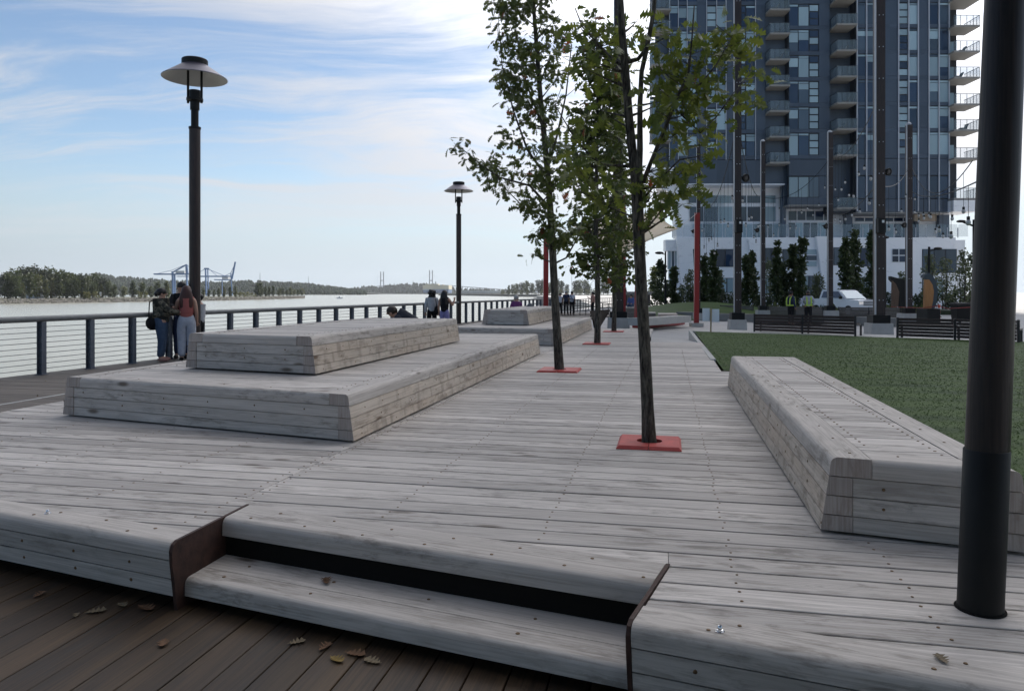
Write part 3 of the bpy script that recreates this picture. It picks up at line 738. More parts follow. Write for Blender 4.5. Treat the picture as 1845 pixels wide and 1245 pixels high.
picket_fence(p, q, 0.0, 0.0, 22, 'far dark picket railing along the water behind the trees', None)
p, q = G(962, 565, 0), G(1000, 558, 0)
picket_fence(p, q, 0.0, 0.0, 6, 'short dark handrail left of the leaning red mast', None, 1.2, 1.2)

# ================================================================ LAMP POSTS AND POLES
def lamp_post(px, py, label, height=7.5):
    base = G(px, py, 0); root = thing('lamp_post', label, 'lamp post', base, 0, 'lamp posts along the promenade')
    b0 = Vector(base); k = height
    m = MB(); m.tube([b0, b0+Vector((0, 0, k-1.72))], 0.135, 20); m.build('pole', M_pole, root, smooth='auto')
    m = MB(); m.lathe([(0.136, k-1.76), (0.146, k-1.75), (0.146, k-1.70), (0.09, k-1.69), (0.09, k-1.28), (0.112, k-1.27), (0.112, k-1.06), (0.13, k-1.05), (0.20, k-1.04), (0.20, k-0.98), (0.135, k-0.97), (0.13, k-0.78), (0.0, k-0.77)], 20, b0); m.build('collar', M_black, root, smooth='auto')
    for dx in (-0.17, 0.17):
        m = MB(); m.tube([b0+Vector((dx, 0.0, k-1.10)), b0+Vector((dx, 0.0, k-0.28))], 0.030, 10); m.build('rod', M_black, root, smooth='auto')
    m = MB(); m.lathe([(0.31, k-0.15), (0.76, k-0.46), (0.775, k-0.47), (0.775, k-0.485)], 40, b0); m.build('hood', M_lampout, root, smooth='auto')
    m = MB(); m.lathe([(0.772, k-0.487), (0.74, k-0.470), (0.28, k-0.20), (0.0, k-0.19)], 40, b0); m.build('reflector', M_lampin, root, smooth='auto')
    m = MB(); m.lathe([(0.31, k-0.16), (0.31, k-0.02), (0.29, k), (0.0, k)], 28, b0); m.build('cap', M_black, root, smooth='auto')
    return root
lamp_post(351, 645.3, 'near lamp post with a wide conical hood beside the group of four people')
lamp_post(826.5, 583, 'far lamp post with a conical hood right of the two women at the railing')
# the round dark pole in the right foreground: stained timber in a black steel sleeve
bp_ = G(1766, 1097, ZD); root = thing('round_pole', 'dark round timber pole in a black steel sleeve, right foreground', 'pole', (bp_.x, bp_.y, ZD-0.03))
m = MB(); LN = 0.041                                     # the pole stands a little out of plumb
m.tube([(bp_.x+LN*0.6, bp_.y, ZD+0.55), (bp_.x+LN*6.8, bp_.y, 7.2)], [0.080, 0.062], 28); m.build('timber_shaft', M_poledark, root, smooth='auto')
m = MB(); m.lathe([(0.0835, -0.03), (0.0835, 0.648), (0.0805, 0.652)], 32, (bp_.x, bp_.y, ZD)); m.v = [(x+LN*(z-ZD), y, z) for x, y, z in m.v]; m.build('steel_sleeve', M_black, root, smooth='auto')
m = MB(); m.lathe([(0.093, 0.0), (0.093, 0.003), (0.08, 0.0035)], 32, (bp_.x, bp_.y, ZD+0.0015)); m.build('floor_slot', M_void, root, smooth='auto')

def plinth_pole(px, py, wpx, label, top_py=None, height=None, z=0.0, plw=None, plh=0.62, depth=None):
    base = G(px, py, z) if depth is None else A(px, py, depth); base.z = z
    Y = base.y; w_ = wpx*Y/F; root = thing('timber_pole', label, 'pole', base, R(-6), 'tall dark timber poles on concrete blocks')
    RM = Matrix.Translation(base) @ Matrix.Rotation(R(-6), 4, 'Z')
    ht = height if height else A(px, top_py, Y).z - z
    pw = plw or w_*2.3
    m = MB(); c = pw/2
    m.add([RM @ Vector(v) for v in [(-c, -c, -0.04), (c, -c, -0.04), (c, c, -0.04), (-c, c, -0.04), (-c*.94, -c*.94, plh), (c*.94, -c*.94, plh), (c*.94, c*.94, plh), (-c*.94, c*.94, plh)]], [(0, 3, 2, 1), (4, 5, 6, 7), (0, 1, 5, 4), (1, 2, 6, 5), (2, 3, 7, 6), (3, 0, 4, 7)])
    m.build('concrete_block', M_conc, root)
    m = MB(); m.box((0, 0, plh+0.14), (w_*1.75, w_*1.75, 0.28), RM); m.build('steel_shoe', M_black, root)
    m = MB(); m.box((w_*0.05, 0, (ht+plh)/2), (w_*0.90, w_, ht-plh), RM); m.build('timber_shaft', M_pole, root)
    m = MB(); m.box((-w_*0.455, -w_*0.36, (ht+plh+0.3)/2), (w_*0.10, w_*0.26, ht-plh-0.3), RM); m.build('steel_channel', M_steelgrey, root)
    m = MB(); m.ball(RM @ Vector((0, 0, ht+0.02)), w_*0.48, 10, 6); m.build('cap', M_steelgrey, root, smooth=True)
    n_ = 0
    m = MB()
    z_ = plh+0.8
    while z_ < ht-0.3:
        for dx in (-0.12, 0.28): m.box((w_*dx, -w_*0.5-0.004, z_), (0.03, 0.012, 0.03), RM)
        z_ += 1.1
    o = m.build('bolts', M_steelgrey, root); o['kind'] = 'stuff'
    return base, w_
P1, w1 = plinth_pole(1328, 600, 13, 'tall timber pole at the left end of the lawn bench', height=16.5, plh=0.55)
P2, w2 = plinth_pole(1583, 612, 17, 'thickest tall timber pole between the two lawn benches', height=16.0, plh=0.58)
P0, w0 = plinth_pole(1114, 592, 17, 'tall timber pole with a red edge behind the tree row', height=17.0, plh=0.5)
m = MB(); m.bar((P0.x+w0*0.62, P0.y-0.1, 0.55), (P0.x+w0*0.62, P0.y-0.1, 6.2), 0.11, 0.11); m.build('red_strip', M_red, bpy.data.objects['timber_pole.002'])
F1, wf1 = plinth_pole(1374, 575, 8, 'far timber pole just right of the tall pole at the lawn bench', top_py=256, plh=0.55, plw=0.78)
F2, wf2 = plinth_pole(1495, 577, 9, 'far timber pole in front of the white pickup truck', top_py=240, plh=0.58, plw=0.85)
F3, wf3 = plinth_pole(1637, 581, 10, 'far timber pole left of the orange carved panel', top_py=226, plh=0.5, plw=0.95)
F0, wf0 = plinth_pole(1258, 576, 7, 'far timber pole rising behind the red mast', top_py=266, plh=0.4, plw=0.6)

# red masts of the shade sail
def mast(px, py, ptop, ytop, wpx, label, z=0.0, foot=True):
    b0 = G(px, py, z); top = A(ptop, ytop, b0.y-0.3); r = wpx*b0.y/F/2
    root = thing('red_mast', label, 'mast', b0, 0, 'red masts of the shade sail')
    m = MB(); m.bar(b0, top, 2*r, 2*r); m.build('shaft', M_red, root)
    if foot:
        m = MB(); m.box((b0.x, b0.y, 0.05), (r*5, r*5, 0.18)); m.build('foot', M_conc, root)
    return top
top_a = mast(1254.5, 587, 1256, 384, 8.5, 'straight red mast at the left corner of the lawn')
top_b = mast(1147, 590, 1153, 402, 8, 'leaning red mast behind the nearest tree trunk', foot=False)
top_c = mast(983, 571, 984, 418, 8.5, 'red mast behind the far timber platform')
# shade sail: a twisted four point membrane
def sail():
    cs = [A(1223, 412, 31.5), A(1193, 377, 39.0), A(1030, 408, 38.0), A(1105, 474, 31.0)]
    n = 14; vs = []; fs = []
    for i in range(n+1):
        for j in range(n+1):
            u, v = i/n, j/n
            # pull the edges in so that they hang as curves
            pu = 0.5+(u-0.5)*(1-0.16*4*v*(1-v)*abs(2*u-1)); pv = 0.5+(v-0.5)*(1-0.16*4*u*(1-u)*abs(2*v-1))
            vs.append(cs[0]*(1-pu)*(1-pv) + cs[1]*pu*(1-pv) + cs[2]*pu*pv + cs[3]*(1-pu)*pv)
    for i in range(n):
        for j in range(n): fs.append((i*(n+1)+j, (i+1)*(n+1)+j, (i+1)*(n+1)+j+1, i*(n+1)+j+1))
    root = thing('shade_sail', 'beige shade sail stretched between red masts behind the trees', 'shade sail', cs[0])
    m = MB(); m.add(vs, fs); o = m.build('membrane', leafmat('sail_fabric', (0.62, 0.56, 0.43), (0.62, 0.56, 0.43), 0.5), root, smooth=True)
    o.modifiers.new('thick', 'SOLIDIFY').thickness = 0.004
    for c, t_ in ((cs[0], Vector(top_a)), (cs[1], cs[1]+Vector((1.5, 1.0, 0.4))), (cs[2], Vector(top_c))):
        m = MB(); m.tube([c, t_], 0.012, 5); m.build('guy_cable', M_cable, root)
sail()
# floodlights and boxes on the poles
def floodlight(px, py, Y, r_px, label):
    c = A(px, py, Y); r = r_px*Y/F; root = thing('floodlight', label, 'floodlight', c, 0, 'black floodlights on the timber poles')
    m = MB(); m.lathe([(0.0, -0.6*r), (0.7*r, -0.55*r), (r, 0.0), (r, 0.35*r), (0.86*r, 0.4*r), (0.8*r, 0.25*r), (0.0, 0.2*r)], 16); 
    RM = Matrix.Translation(c) @ Matrix.Rotation(R(100), 4, 'X') @ Matrix.Rotation(R(25), 4, 'Y'); m.v = [tuple(RM @ Vector(v)) for v in m.v]; m.build('housing', M_black, root, smooth='auto')
    m = MB(); m.lathe([(0.0, 0.3*r), (0.5*r, 0.32*r), (0.0, 0.34*r)], 10); m.v = [tuple(RM @ Vector(v)) for v in m.v]; m.build('lens', M_darksteel, root, smooth='auto')
    m = MB(); m.bar(c, c+Vector((-r*1.2, 0.05, 0.3*r)), r*0.35); m.build('bracket', M_black, root)
for a in ((1343, 321, P1.y-0.12, 7.5, 'black floodlight high on the tall pole at the left of the lawn bench'), (1600, 310, P2.y-0.12, 7, 'black floodlight on the right side of the thickest pole'),
          (1364, 415, F1.y-0.1, 4.2, 'small floodlight left of the far pole beside the lawn bench pole'), (1488, 408, F2.y-0.1, 5, 'pair of floodlights left of the far pole by the truck'), (1629, 406, F3.y-0.1, 5, 'floodlight left of the far pole by the carved panel'), (1249, 417, F0.y-0.1, 3.6, 'small floodlight half hidden behind the straight red mast')): floodlight(*a)
for px, py, P_, lab in ((1331, 408, P1, 'black control box on the tall pole at the left of the lawn bench'), (1587, 407, P2, 'black control box on the thickest pole')):
    c = A(px, py, P_.y-0.24); root = thing('control_box', lab, 'box', c); k = 0.02*P_.y/26
    m = MB(); m.box(c, (0.26, 0.2, 0.5)); m.build('casing', M_black, root)
    m = MB(); m.box((c.x+0.03, c.y-0.105, c.z+0.14), (0.08, 0.012, 0.09)); m.build('label_plate', simple('white_plate', (0.8, 0.8, 0.8), 0.5), root)
# festoon lights: sagging cable, drop cords, bulbs
M_bulb = simple('frosted_bulb', (0.45, 0.45, 0.44), 0.2, spec=0.6)
def festoon(p, q, sag, n, drop, label, r=0.055):
    p, q = Vector(p), Vector(q); root = thing('festoon_lights', label, 'string lights', p, 0, 'festoon lights between the timber poles')
    def at_(f): v = p.lerp(q, f); v.z -= sag*4*f*(1-f); return v
    m = MB(); m.tube([at_(i/24) for i in range(25)], 0.016, 5); m.build('cable', M_black, root)
    for i in range(n):
        f = (i+0.6)/n*0.97; a = at_(f); dr = drop*(0.9+0.25*math.sin(i*1.7)); b_ = a-Vector((0, 0, dr))
        m = MB(); m.tube([a, b_], 0.007, 4); m.box((b_.x, b_.y, b_.z), (0.05, 0.05, 0.09)); o = m.build('drop_cord', M_black, root)
        m = MB(); m.ball((b_.x, b_.y, b_.z-0.09), (r, r, r*1.25), 8, 5); m.build('bulb', M_bulb, o, smooth=True)
f = lambda px, py, P_: A(px, py, P_.y)
festoon(f(1324, 243, P1), f(1262, 362, F0), 1.4, 11, 2.3, 'string of bulbs from the lawn bench pole down to the pole behind the red mast')
festoon(f(1334, 250, P1), f(1371, 352, F1), 0.8, 8, 2.3, 'short string of bulbs from the lawn bench pole to the next far pole')
festoon(f(1378, 356, F1), f(1494, 287, F2), 0.8, 11, 1.9, 'string of bulbs between the two far poles left of the truck')
festoon(f(1502, 282, F2), f(1578, 190, P2), 0.6, 9, 2.0, 'string of bulbs rising from the pole by the truck to the thickest pole')
festoon(f(1500, 385, F2), f(1578, 335, P2), 0.4, 6, 0.25, 'low string of bulbs between the truck pole and the thickest pole')
festoon(f(1592, 336, P2), f(1636, 305, F3), 0.3, 4, 1.7, 'short string of bulbs from the thickest pole to the far pole right of it')
festoon(f(1644, 304, F3), A(1752, 290, 20), 1.1, 8, 1.4, 'string of bulbs from the carved panel pole towards the sky gap')
festoon(f(1644, 346, F3), A(1772, 322, 14), 0.3, 7, 1.0, 'lower string of bulbs leading to the right foreground pole')
# ================================================================ TREES
M_leaf_near = leafmat('oak_leaf_near', (0.048, 0.078, 0.013), (0.104, 0.132, 0.024), 0.45, autumn=(0.22, 0.075, 0.02))
M_leaf = leafmat('oak_leaf', (0.035, 0.056, 0.012), (0.070, 0.092, 0.020), 0.38, autumn=(0.16, 0.06, 0.02))
M_leaf_dark = leafmat('dark_leaf', (0.022, 0.038, 0.014), (0.042, 0.062, 0.020), 0.25)
M_leaf_pale = leafmat('pale_leaf', (0.085, 0.105, 0.055), (0.13, 0.15, 0.075), 0.3)
def oak_leaf(st_n):
    if st_n == 'fine': stations = [(0, .015), (.12, .03), (.22, .20), (.28, .055), (.40, .31), (.48, .075), (.60, .37), (.70, .10), (.82, .30), (.92, .12), (1.0, .03)]
    else: stations = [(0, .03), (.28, .28), (.45, .18), (.68, .40), (1.0, .07)]
    v = []; f = []
    for i, (x, w_) in enumerate(stations):
        dr = -0.22*x*x
        v += [(x, -w_, dr+0.16*w_), (x, 0, dr), (x, w_, dr+0.16*w_)]
        if i: b_ = 3*(i-1); f += [(b_, b_+3, b_+4, b_+1), (b_+1, b_+4, b_+5, b_+2)]
    return np.array(v), f
def leaf_mesh(name, centers, size, mat, kind='fine', per=9, spread=0.1, droop=0.3, rng=None):
    """rosettes of leaves round each centre (c, radius scale)"""
    rng = rng or np.random.default_rng(1); tv, tf = oak_leaf(kind); V = []; Fc = []; n0 = 0
    for c, sc in centers:
        k_ = max(3, int(per*rng.uniform(0.7, 1.3)))
        for i in range(k_):
            az = 2*PI*i/k_ + rng.uniform(-.5, .5); el = rng.uniform(-0.9, 0.75) - droop
            d = np.array([math.cos(az)*math.cos(el), math.sin(az)*math.cos(el), math.sin(el)])
            up = np.array([rng.normal(0, .9), rng.normal(0, .9), 0.8]); y = np.cross(up, d); y /= np.linalg.norm(y)+1e-9; z = np.cross(d, y)
            L_ = size*sc*rng.uniform(0.65, 1.2); o = np.array(c) + d*spread*sc*rng.uniform(0.1, 0.9) + rng.normal(0, spread*0.35*sc, 3)
            V.append(o + (tv[:, :1]*d + tv[:, 1:2]*y + tv[:, 2:3]*z)*L_)
            Fc += [tuple(q+n0 for q in f_) for f_ in tf]; n0 += len(tv)
    me = bpy.data.meshes.new(name); me.from_pydata(np.concatenate(V).tolist(), [], Fc); me.update(); me.materials.append(mat)
    return me
def bez(p, q, lift, n=6, jit=0.0, rng=random):
    p, q = Vector(p), Vector(q); c = p.lerp(q, 0.45) + Vector((rng.uniform(-jit, jit), rng.uniform(-jit, jit), lift)); out = []
    for i in range(n+1):
        t = i/n; out.append(p*(1-t)**2 + c*2*t*(1-t) + q*t*t)
    return out
def poly_at(path, z):
    for (a, b_) in zip(path[:-1], path[1:]):
        if a[0].z <= z <= b_[0].z:
            f_ = (z-a[0].z)/max(1e-6, b_[0].z-a[0].z); return a[0].lerp(b_[0], f_), a[1]*(1-f_)+b_[1]*f_
    return (path[0] if z < path[0][0].z else path[-1])
def oak(label, base, trunk, stems, limbs, clumps, leaf_size, mat, kind, per, spread, group, seed):
    """trunk/stems/limbs: lists of (point, radius); clumps: points carrying leaf rosettes"""
    rng = random.Random(seed); nr = np.random.default_rng(seed)
    root = thing('oak_tree', label, 'tree', base, 0, group)
    m = MB(); m.tube([p for p, r in trunk], [r for p, r in trunk], 14); m.build('trunk', M_bark, root, smooth='auto')
    for s_ in stems:
        m = MB(); m.tube([p for p, r in s_], [r for p, r in s_], 9); m.build('stem', M_bark, root, smooth='auto')
    m = MB(); wood_ = [trunk] + stems + limbs
    for l_ in limbs: m.tube([p for p, r in l_], [r for p, r in l_], 6)
    allc = []
    for c, sc in clumps:
        c = Vector(c); best = None
        for path in wood_:
            for (a, ra), (b_, rb) in zip(path[:-1], path[1:]):
                for f_ in (0.0, 0.33, 0.66, 1.0):
                    p = a.lerp(b_, f_)
                    d = c-p; dist = d.length
                    cost = dist + max(0, (p.z - c.z + 0.35*dist))*1.3
                    if best is None or cost < best[0]: best = (cost, p, ra*(1-f_)+rb*f_)
        p, r_ = best[1], min(best[2]*0.5, 0.012+0.006*(c-best[1]).length)
        pts_ = bez(p, c, -0.05*(c-p).length, 5, 0.06*(c-p).length, rng)
        m.tube(pts_, [max(0.003, r_*(1-i/5.5)) for i in range(6)], 5, False)
        allc.append((tuple(c), sc))
        if (c-p).length > 0.5:
            for f_ in (2, 3, 4):
                if rng.random() < 0.8: allc.append((tuple(pts_[f_] + Vector((rng.uniform(-.1, .1), rng.uniform(-.1, .1), rng.uniform(-.02, .12)))), sc*0.85))
    m.build('branches', M_bark, root, smooth=True)
    me = leaf_mesh('crown', allc, leaf_size, mat, kind, per, spread, 0.3, nr)
    place('crown', me, root, Matrix())
    return root
def px_path(Y, lst): return [(A(x, y, Y+d), r) for x, y, d, r in lst]
# the red plates at the feet
def tree_plate(c, label, half=0.265, rz=0.0):
    root = thing('tree_plate', label, 'tree plate', c, -AD+rz, 'red tree plates in the deck')
    RM = Matrix.Translation(c) @ Matrix.Rotation(-AD+rz, 4, 'Z'); n = 32
    for sg in (-1, 1):                                   # two halves with a seam
        m = MB(); outer = []; inner = []; h_ = half; bev = 0.022
        angs = [(-PI/2 + PI*i/16) if sg > 0 else (PI/2 + PI*i/16) for i in range(17)]
        def sq(a, hh):
            cx, sy = math.cos(a), math.sin(a); k_ = hh/max(abs(cx), abs(sy)); return (cx*k_, sy*k_)
        vs = []
        for a in angs:
            cx = 0.0025*sg
            i_ = (0.105*math.cos(a)+cx, 0.105*math.sin(a)); o1 = sq(a, h_-bev); o2 = sq(a, h_)
            vs += [(*i_, 0.002), (*i_, 0.03), (o1[0]+cx, o1[1], 0.03), (o2[0]+cx, o2[1], 0.006), (o2[0]+cx, o2[1], 0.002)]
        fs = []
        for i in range(16):
            for j in range(4): fs.append((5*i+j, 5*i+j+1, 5*(i+1)+j+1, 5*(i+1)+j))
        # square corners
        m.add([RM @ Vector(v) for v in vs], fs); m.build('half_plate', M_redplate, root)
    m = MB(); m.lathe([(0.0, 0.004), (0.107, 0.003)], 20, c); m.build('soil_opening', M_void, root)
b1 = dk(-0.157, 6.39, ZD); b2 = dk(-1.753, 12.066, ZD); b3 = dk(-1.75, 18.5, ZD); b4 = dk(-1.755, 24.36, ZD)
for c, lab in ((b1, 'red square plate at the foot of the nearest tree'), (b2, 'red square plate at the foot of the second tree'), (b3, 'red square plate at the foot of the third tree'), (b4, 'red square plate at the foot of the fourth tree')): tree_plate(c, lab, 0.262 if c is b1 else 0.33)
# nearest tree (only its lower crown is in the picture)
Y1 = b1.y
T1 = px_path(Y1, [(1171, 803, 0, .064), (1167, 740, 0, .058), (1163, 650, 0, .055), (1158, 560, 0, .054), (1153, 470, 0, .054), (1150, 400, 0, .055), (1147, 330, 0, .054), (1139, 270, 0, .042), (1133, 210, 0, .040), (1127, 130, 0, .037), (1121, 60, 0, .034), (1115, -40, 0, .030), (1112, -160, 0, .022)])
T1 = [(p, r*0.92) for p, r in T1]
T1[0] = (b1 + Vector((0, 0, -0.02)), 0.066)
stemA = px_path(Y1, [(1149, 345, -.02, .034), (1153, 270, -.06, .026), (1153, 190, -.10, .022), (1156, 130, -.14, .020), (1166, 85, -.18, .020), (1178, 20, -.22, .017), (1184, -60, -.26, .012)])
stemB = px_path(Y1, [(1131, 112, 0, .022), (1150, 107, -.05, .018), (1163, 90, -.10, .016)])
limbs1 = [px_path(Y1, l) for l in (
  [(1158, 330, -.02, .020), (1180, 275, -.12, .017), (1205, 215, -.25, .015), (1225, 165, -.35, .012), (1240, 135, -.4, .009), (1246, 80, -.4, .007), (1251, 10, -.4, .005)],
  [(1225, 165, -.35, .009), (1262, 152, -.4, .007), (1290, 118, -.45, .006), (1318, 68, -.5, .004)],
  [(1215, 195, -.30, .008), (1262, 240, -.5, .006), (1290, 212, -.55, .005), (1322, 168, -.6, .004), (1345, 142, -.6, .003)],
  [(1157, 360, -.02, .012), (1190, 322, -.15, .009), (1225, 288, -.25, .007), (1262, 282, -.3, .004)],
  [(1158, 340, -.02, .009), (1195, 338, -.1, .007), (1215, 325, -.15, .005), (1232, 345, -.15, .004)],
  [(1155, 400, 0, .008), (1180, 384, .1, .005), (1205, 367, .15, .004)],
  [(1140, 300, 0, .014), (1095, 298, .15, .010), (1066, 285, .25, .008), (1030, 240, .3, .006), (1000, 190, .35, .004)],
  [(1126, 120, 0, .016), (1105, 108, .1, .012), (1082, 85, .2, .009), (1050, 50, .3, .007), (1036, 15, .35, .005)],
  [(1150, 395, 0, .009), (1120, 383, .15, .007), (1085, 368, .25, .005)])]
cl1 = []
def cl(lst, Y, dmin, dmax, out, rs, sc=1.0):
    for x, y in lst:
        if rs.random() < 0.14: continue
        out.append((A(x, y, Y+rs.uniform(dmin, dmax)), sc*rs.uniform(.85, 1.15)))
rs = random.Random(11)
cl([(1175, 55), (1196, 40), (1212, 60), (1190, 78), (1232, 30), (1180, 95), (1262, 48), (1290, 45), (1308, 60), (1330, 40), (1318, 80), (1298, 78), (1335, 75), (1345, 62), (1268, 90), (1250, 95), (1240, 110), (1282, 88), (1302, 98),
    (1330, 115), (1355, 112), (1365, 130), (1348, 148), (1360, 160), (1325, 152), (1318, 178), (1335, 188), (1300, 175), (1372, 118),
    (1185, 120), (1200, 130), (1222, 108), (1235, 135), (1250, 130), (1262, 118), (1275, 138), (1240, 155), (1258, 158), (1225, 150), (1205, 155), (1188, 160), (1272, 128),
    (1190, 185), (1210, 175), (1230, 182), (1248, 178), (1265, 190), (1255, 205), (1235, 208), (1215, 210), (1195, 205), (1180, 200), (1272, 215), (1242, 230), (1222, 228), (1262, 235), (1280, 232), (1200, 230),
    (1178, 270), (1195, 265), (1210, 280), (1225, 285), (1240, 270), (1258, 285), (1268, 275), (1250, 300), (1232, 305), (1215, 305), (1200, 298), (1185, 300), (1172, 315), (1236, 325), (1240, 345), (1222, 350), (1210, 352), (1228, 370), (1205, 340), (1180, 345), (1170, 330), (1190, 362), (1160, 300), (1166, 350)], Y1, -.55, .15, cl1, rs, 1.0)
cl([(1130, 40), (1110, 60), (1095, 45), (1080, 60), (1065, 40), (1058, 65), (1042, 45), (1028, 60), (1015, 42), (1100, 85), (1120, 90), (1070, 100), (1090, 108), (1108, 120), (1075, 122), (1055, 105), (1048, 120), (1030, 110), (1120, 130), (1095, 135), (1062, 138), (1140, 60), (1150, 35), (1115, 155),
    (1020, 235), (1035, 255), (1050, 270), (1060, 250), (1030, 275), (1015, 290), (1075, 300), (1090, 310), (1040, 300), (1060, 315), (1100, 290), (1020, 315), (1085, 345), (1100, 365), (1070, 370), (1110, 350), (1055, 350), (1075, 330), (1040, 340), (1120, 200), (1100, 210), (1110, 185), (1085, 200), (1090, 235), (1060, 200)], Y1, -.1, .5, cl1, rs, 1.0)
oak('young oak nearest the camera, trunk rising from the front red plate', b1, T1, [stemA, stemB], limbs1, cl1, 0.135, M_leaf_near, 'fine', 6, 0.10, 'row of young oaks in the deck', 21)
# second to fourth trees
Y2 = b2.y
T2 = px_path(Y2, [(1008, 672, 0, .080), (1005, 620, 0, .072), (1001, 560, 0, .066), (998, 500, 0, .062), (994, 420, 0, .058), (989, 340, 0, .052), (982, 260, 0, .046), (974, 180, 0, .042), (968, 100, 0, .036), (962, 20, 0, .030), (958, -80, 0, .024), (955, -220, 0, .012)])
T2[0] = (b2+Vector((0, 0, -0.02)), .082)
limbs2 = [px_path(Y2, l) for l in (
  [(990, 375, 0, .025), (955, 335, -.3, .020), (900, 320, -.6, .014), (870, 300, -.7, .009), (825, 262, -.8, .005)],
  [(999, 475, 0, .020), (1020, 465, .1, .015), (1040, 430, .2, .011), (1050, 390, .25, .008)],
  [(985, 320, 0, .024), (950, 270, -.2, .018), (925, 200, -.3, .013), (905, 120, -.3, .008), (898, 40, -.3, .006)],
  [(985, 310, 0, .024), (1005, 240, .2, .018), (1020, 170, .2, .013), (1030, 80, .2, .008)],
  [(978, 230, 0, .020), (948, 150, .2, .014), (930, 60, .2, .009), (925, -60, .2, .006)],
  [(992, 395, 0, .018), (945, 375, .3, .012), (915, 345, .5, .007)])]
rs = random.Random(5); cl2 = []
poly2 = {25: (890, 1010), 70: (890, 1005), 120: (893, 1000), 150: (887, 1010), 190: (900, 1015), 230: (905, 1020), 260: (880, 1030), 290: (865, 1040), 320: (880, 1045), 350: (895, 1045), 390: (960, 1045), 430: (965, 1040), 460: (965, 1020)}
ys = sorted(poly2)
for i in range(178):
    y = rs.uniform(-60, 445)
    yy = max(25, min(455, y)); k_ = max(a for a in ys if a <= yy); k2 = min(a for a in ys if a >= yy)
    f_ = 0 if k2 == k_ else (yy-k_)/(k2-k_); lo = poly2[k_][0]*(1-f_)+poly2[k2][0]*f_; hi = poly2[k_][1]*(1-f_)+poly2[k2][1]*f_
    if yy > 380 and rs.random() < 0.35: continue
    cl2.append((A(rs.uniform(lo, hi), y, Y2+rs.uniform(-.9, .9)), rs.uniform(.8, 1.15)))
cl([(818, 258), (826, 268), (838, 280), (848, 268), (845, 292), (865, 305), (880, 312), (835, 252), (858, 288), (890, 330), (900, 345), (910, 352)], Y2, -.9, -.5, cl2, rs, 0.9)
cl([(965, 425), (975, 440), (960, 458), (970, 415)], Y2, -.3, .2, cl2, rs, 0.9)
oak('second young oak with a branch reaching left over the far lamp post', b2, T2, [], limbs2, cl2, 0.145, M_leaf, 'fine', 8, 0.13, 'row of young oaks in the deck', 22)
def auto_oak(label, base, px, Y, top, profile, n, seed, lean=0):
    rs = random.Random(seed)
    T = [(Vector((base.x+lean*(z-base.z)*0.02 + 0.03*math.sin(z*1.3), base.y, z)), r) for z, r in [(base.z-0.02, .085), (base.z+0.8, .072), (base.z+1.6, .066), (base.z+2.4, .06), (base.z+3.4, .052), (base.z+4.4, .044), (base.z+5.4, .036), (base.z+6.6, .024), (base.z+top, .01)]]
    clumps = []
    for i in range(n):
        z = base.z + rs.uniform(1.75, top); h = (z-base.z)/top
        R_ = profile(h)*math.sqrt(rs.uniform(0.05, 1)); a = rs.uniform(0, 2*PI)
        clumps.append((Vector((base.x+R_*math.cos(a), base.y+R_*math.sin(a), z)), rs.uniform(.85, 1.2)))
    oak(label, base, T, [], [], clumps, 0.16, M_leaf, 'coarse', 9, 0.14, 'row of young oaks in the deck', seed)
auto_oak('third young oak in the deck row, in front of the rusted steel chute', b3, 1075, b3.y, 8.4, lambda h: 1.0*(1-abs(h-0.42)*1.1), 135, 31)
auto_oak('fourth and farthest young oak in the deck row', b4, 1105, b4.y, 8.2, lambda h: 1.25*(1-abs(h-0.45)*1.1), 140, 32)

# added, unseen oaks behind the camera, put there to shade the steps and walkway
for i_, (x_, y_) in enumerate(((-3.4, -1.3), (0.4, -2.2), (3.6, -2.0))):
    auto_oak(('unseen oak added behind the camera for shade, to the left', 'unseen oak added directly behind the camera for shade', 'unseen oak added behind the camera for shade, to the right')[i_], Vector((x_, y_, 0.0)), 0, y_, 7.6, lambda h: 2.0*(1-abs(h-0.5)*0.9), 330, 61+i_)
# generic small trees: leaf cloud on a stem
def leaf_cloud(n, size, shape, seed, kind='coarse'):
    rng = np.random.default_rng(seed); tv, tf = oak_leaf('coarse')
    tv = tv[[0, 2, 3, 5, 9, 11, 12]] if False else np.array([(0, 0, 0), (.5, -.32, .05), (1, 0, -.1), (.5, .32, .05)]); tf = [(0, 1, 2, 3)]
    V = []; Fc = []; n0 = 0
    for i in range(n):
        c = shape(rng); d = rng.normal(0, 1, 3); d /= np.linalg.norm(d); u_ = rng.normal(0, 1, 3); y = np.cross(u_, d); y /= np.linalg.norm(y); z = np.cross(d, y)
        V.append(np.array(c) + (tv[:, :1]*d+tv[:, 1:2]*y+tv[:, 2:3]*z)*size*rng.uniform(.6, 1.3)); Fc += [tuple(q+n0 for q in f_) for f_ in tf]; n0 += 4
    return np.concatenate(V).tolist(), Fc
def lumpy(w_, z0, z1, seed, lobes=9, top=0.35, base=0.7):
    """crown as many leaf clumps spread through a tapering volume"""
    r0 = np.random.default_rng(seed); cs = []
    for i in range(lobes):
        h = (i+0.5)/lobes*0.92+r0.uniform(-.03, .06); R_ = w_*(base+(1-base)*min(1, h/0.35))*(1-(1-top)*max(0, h-0.35)/0.65)
        a = r0.uniform(0, 2*PI); q = R_*r0.uniform(0.1, 0.62)
        cs.append((q*math.cos(a), q*math.sin(a), z0+(z1-z0)*h, R_*r0.uniform(0.42, 0.7)))
    def f_(rng):
        c = cs[rng.integers(len(cs))]; d = rng.normal(0, 1, 3); d /= np.linalg.norm(d)
        rr = c[3]*rng.uniform(0.45, 1.05); return (c[0]+d[0]*rr, c[1]+d[1]*rr, c[2]+d[2]*rr*1.15)
    return f_
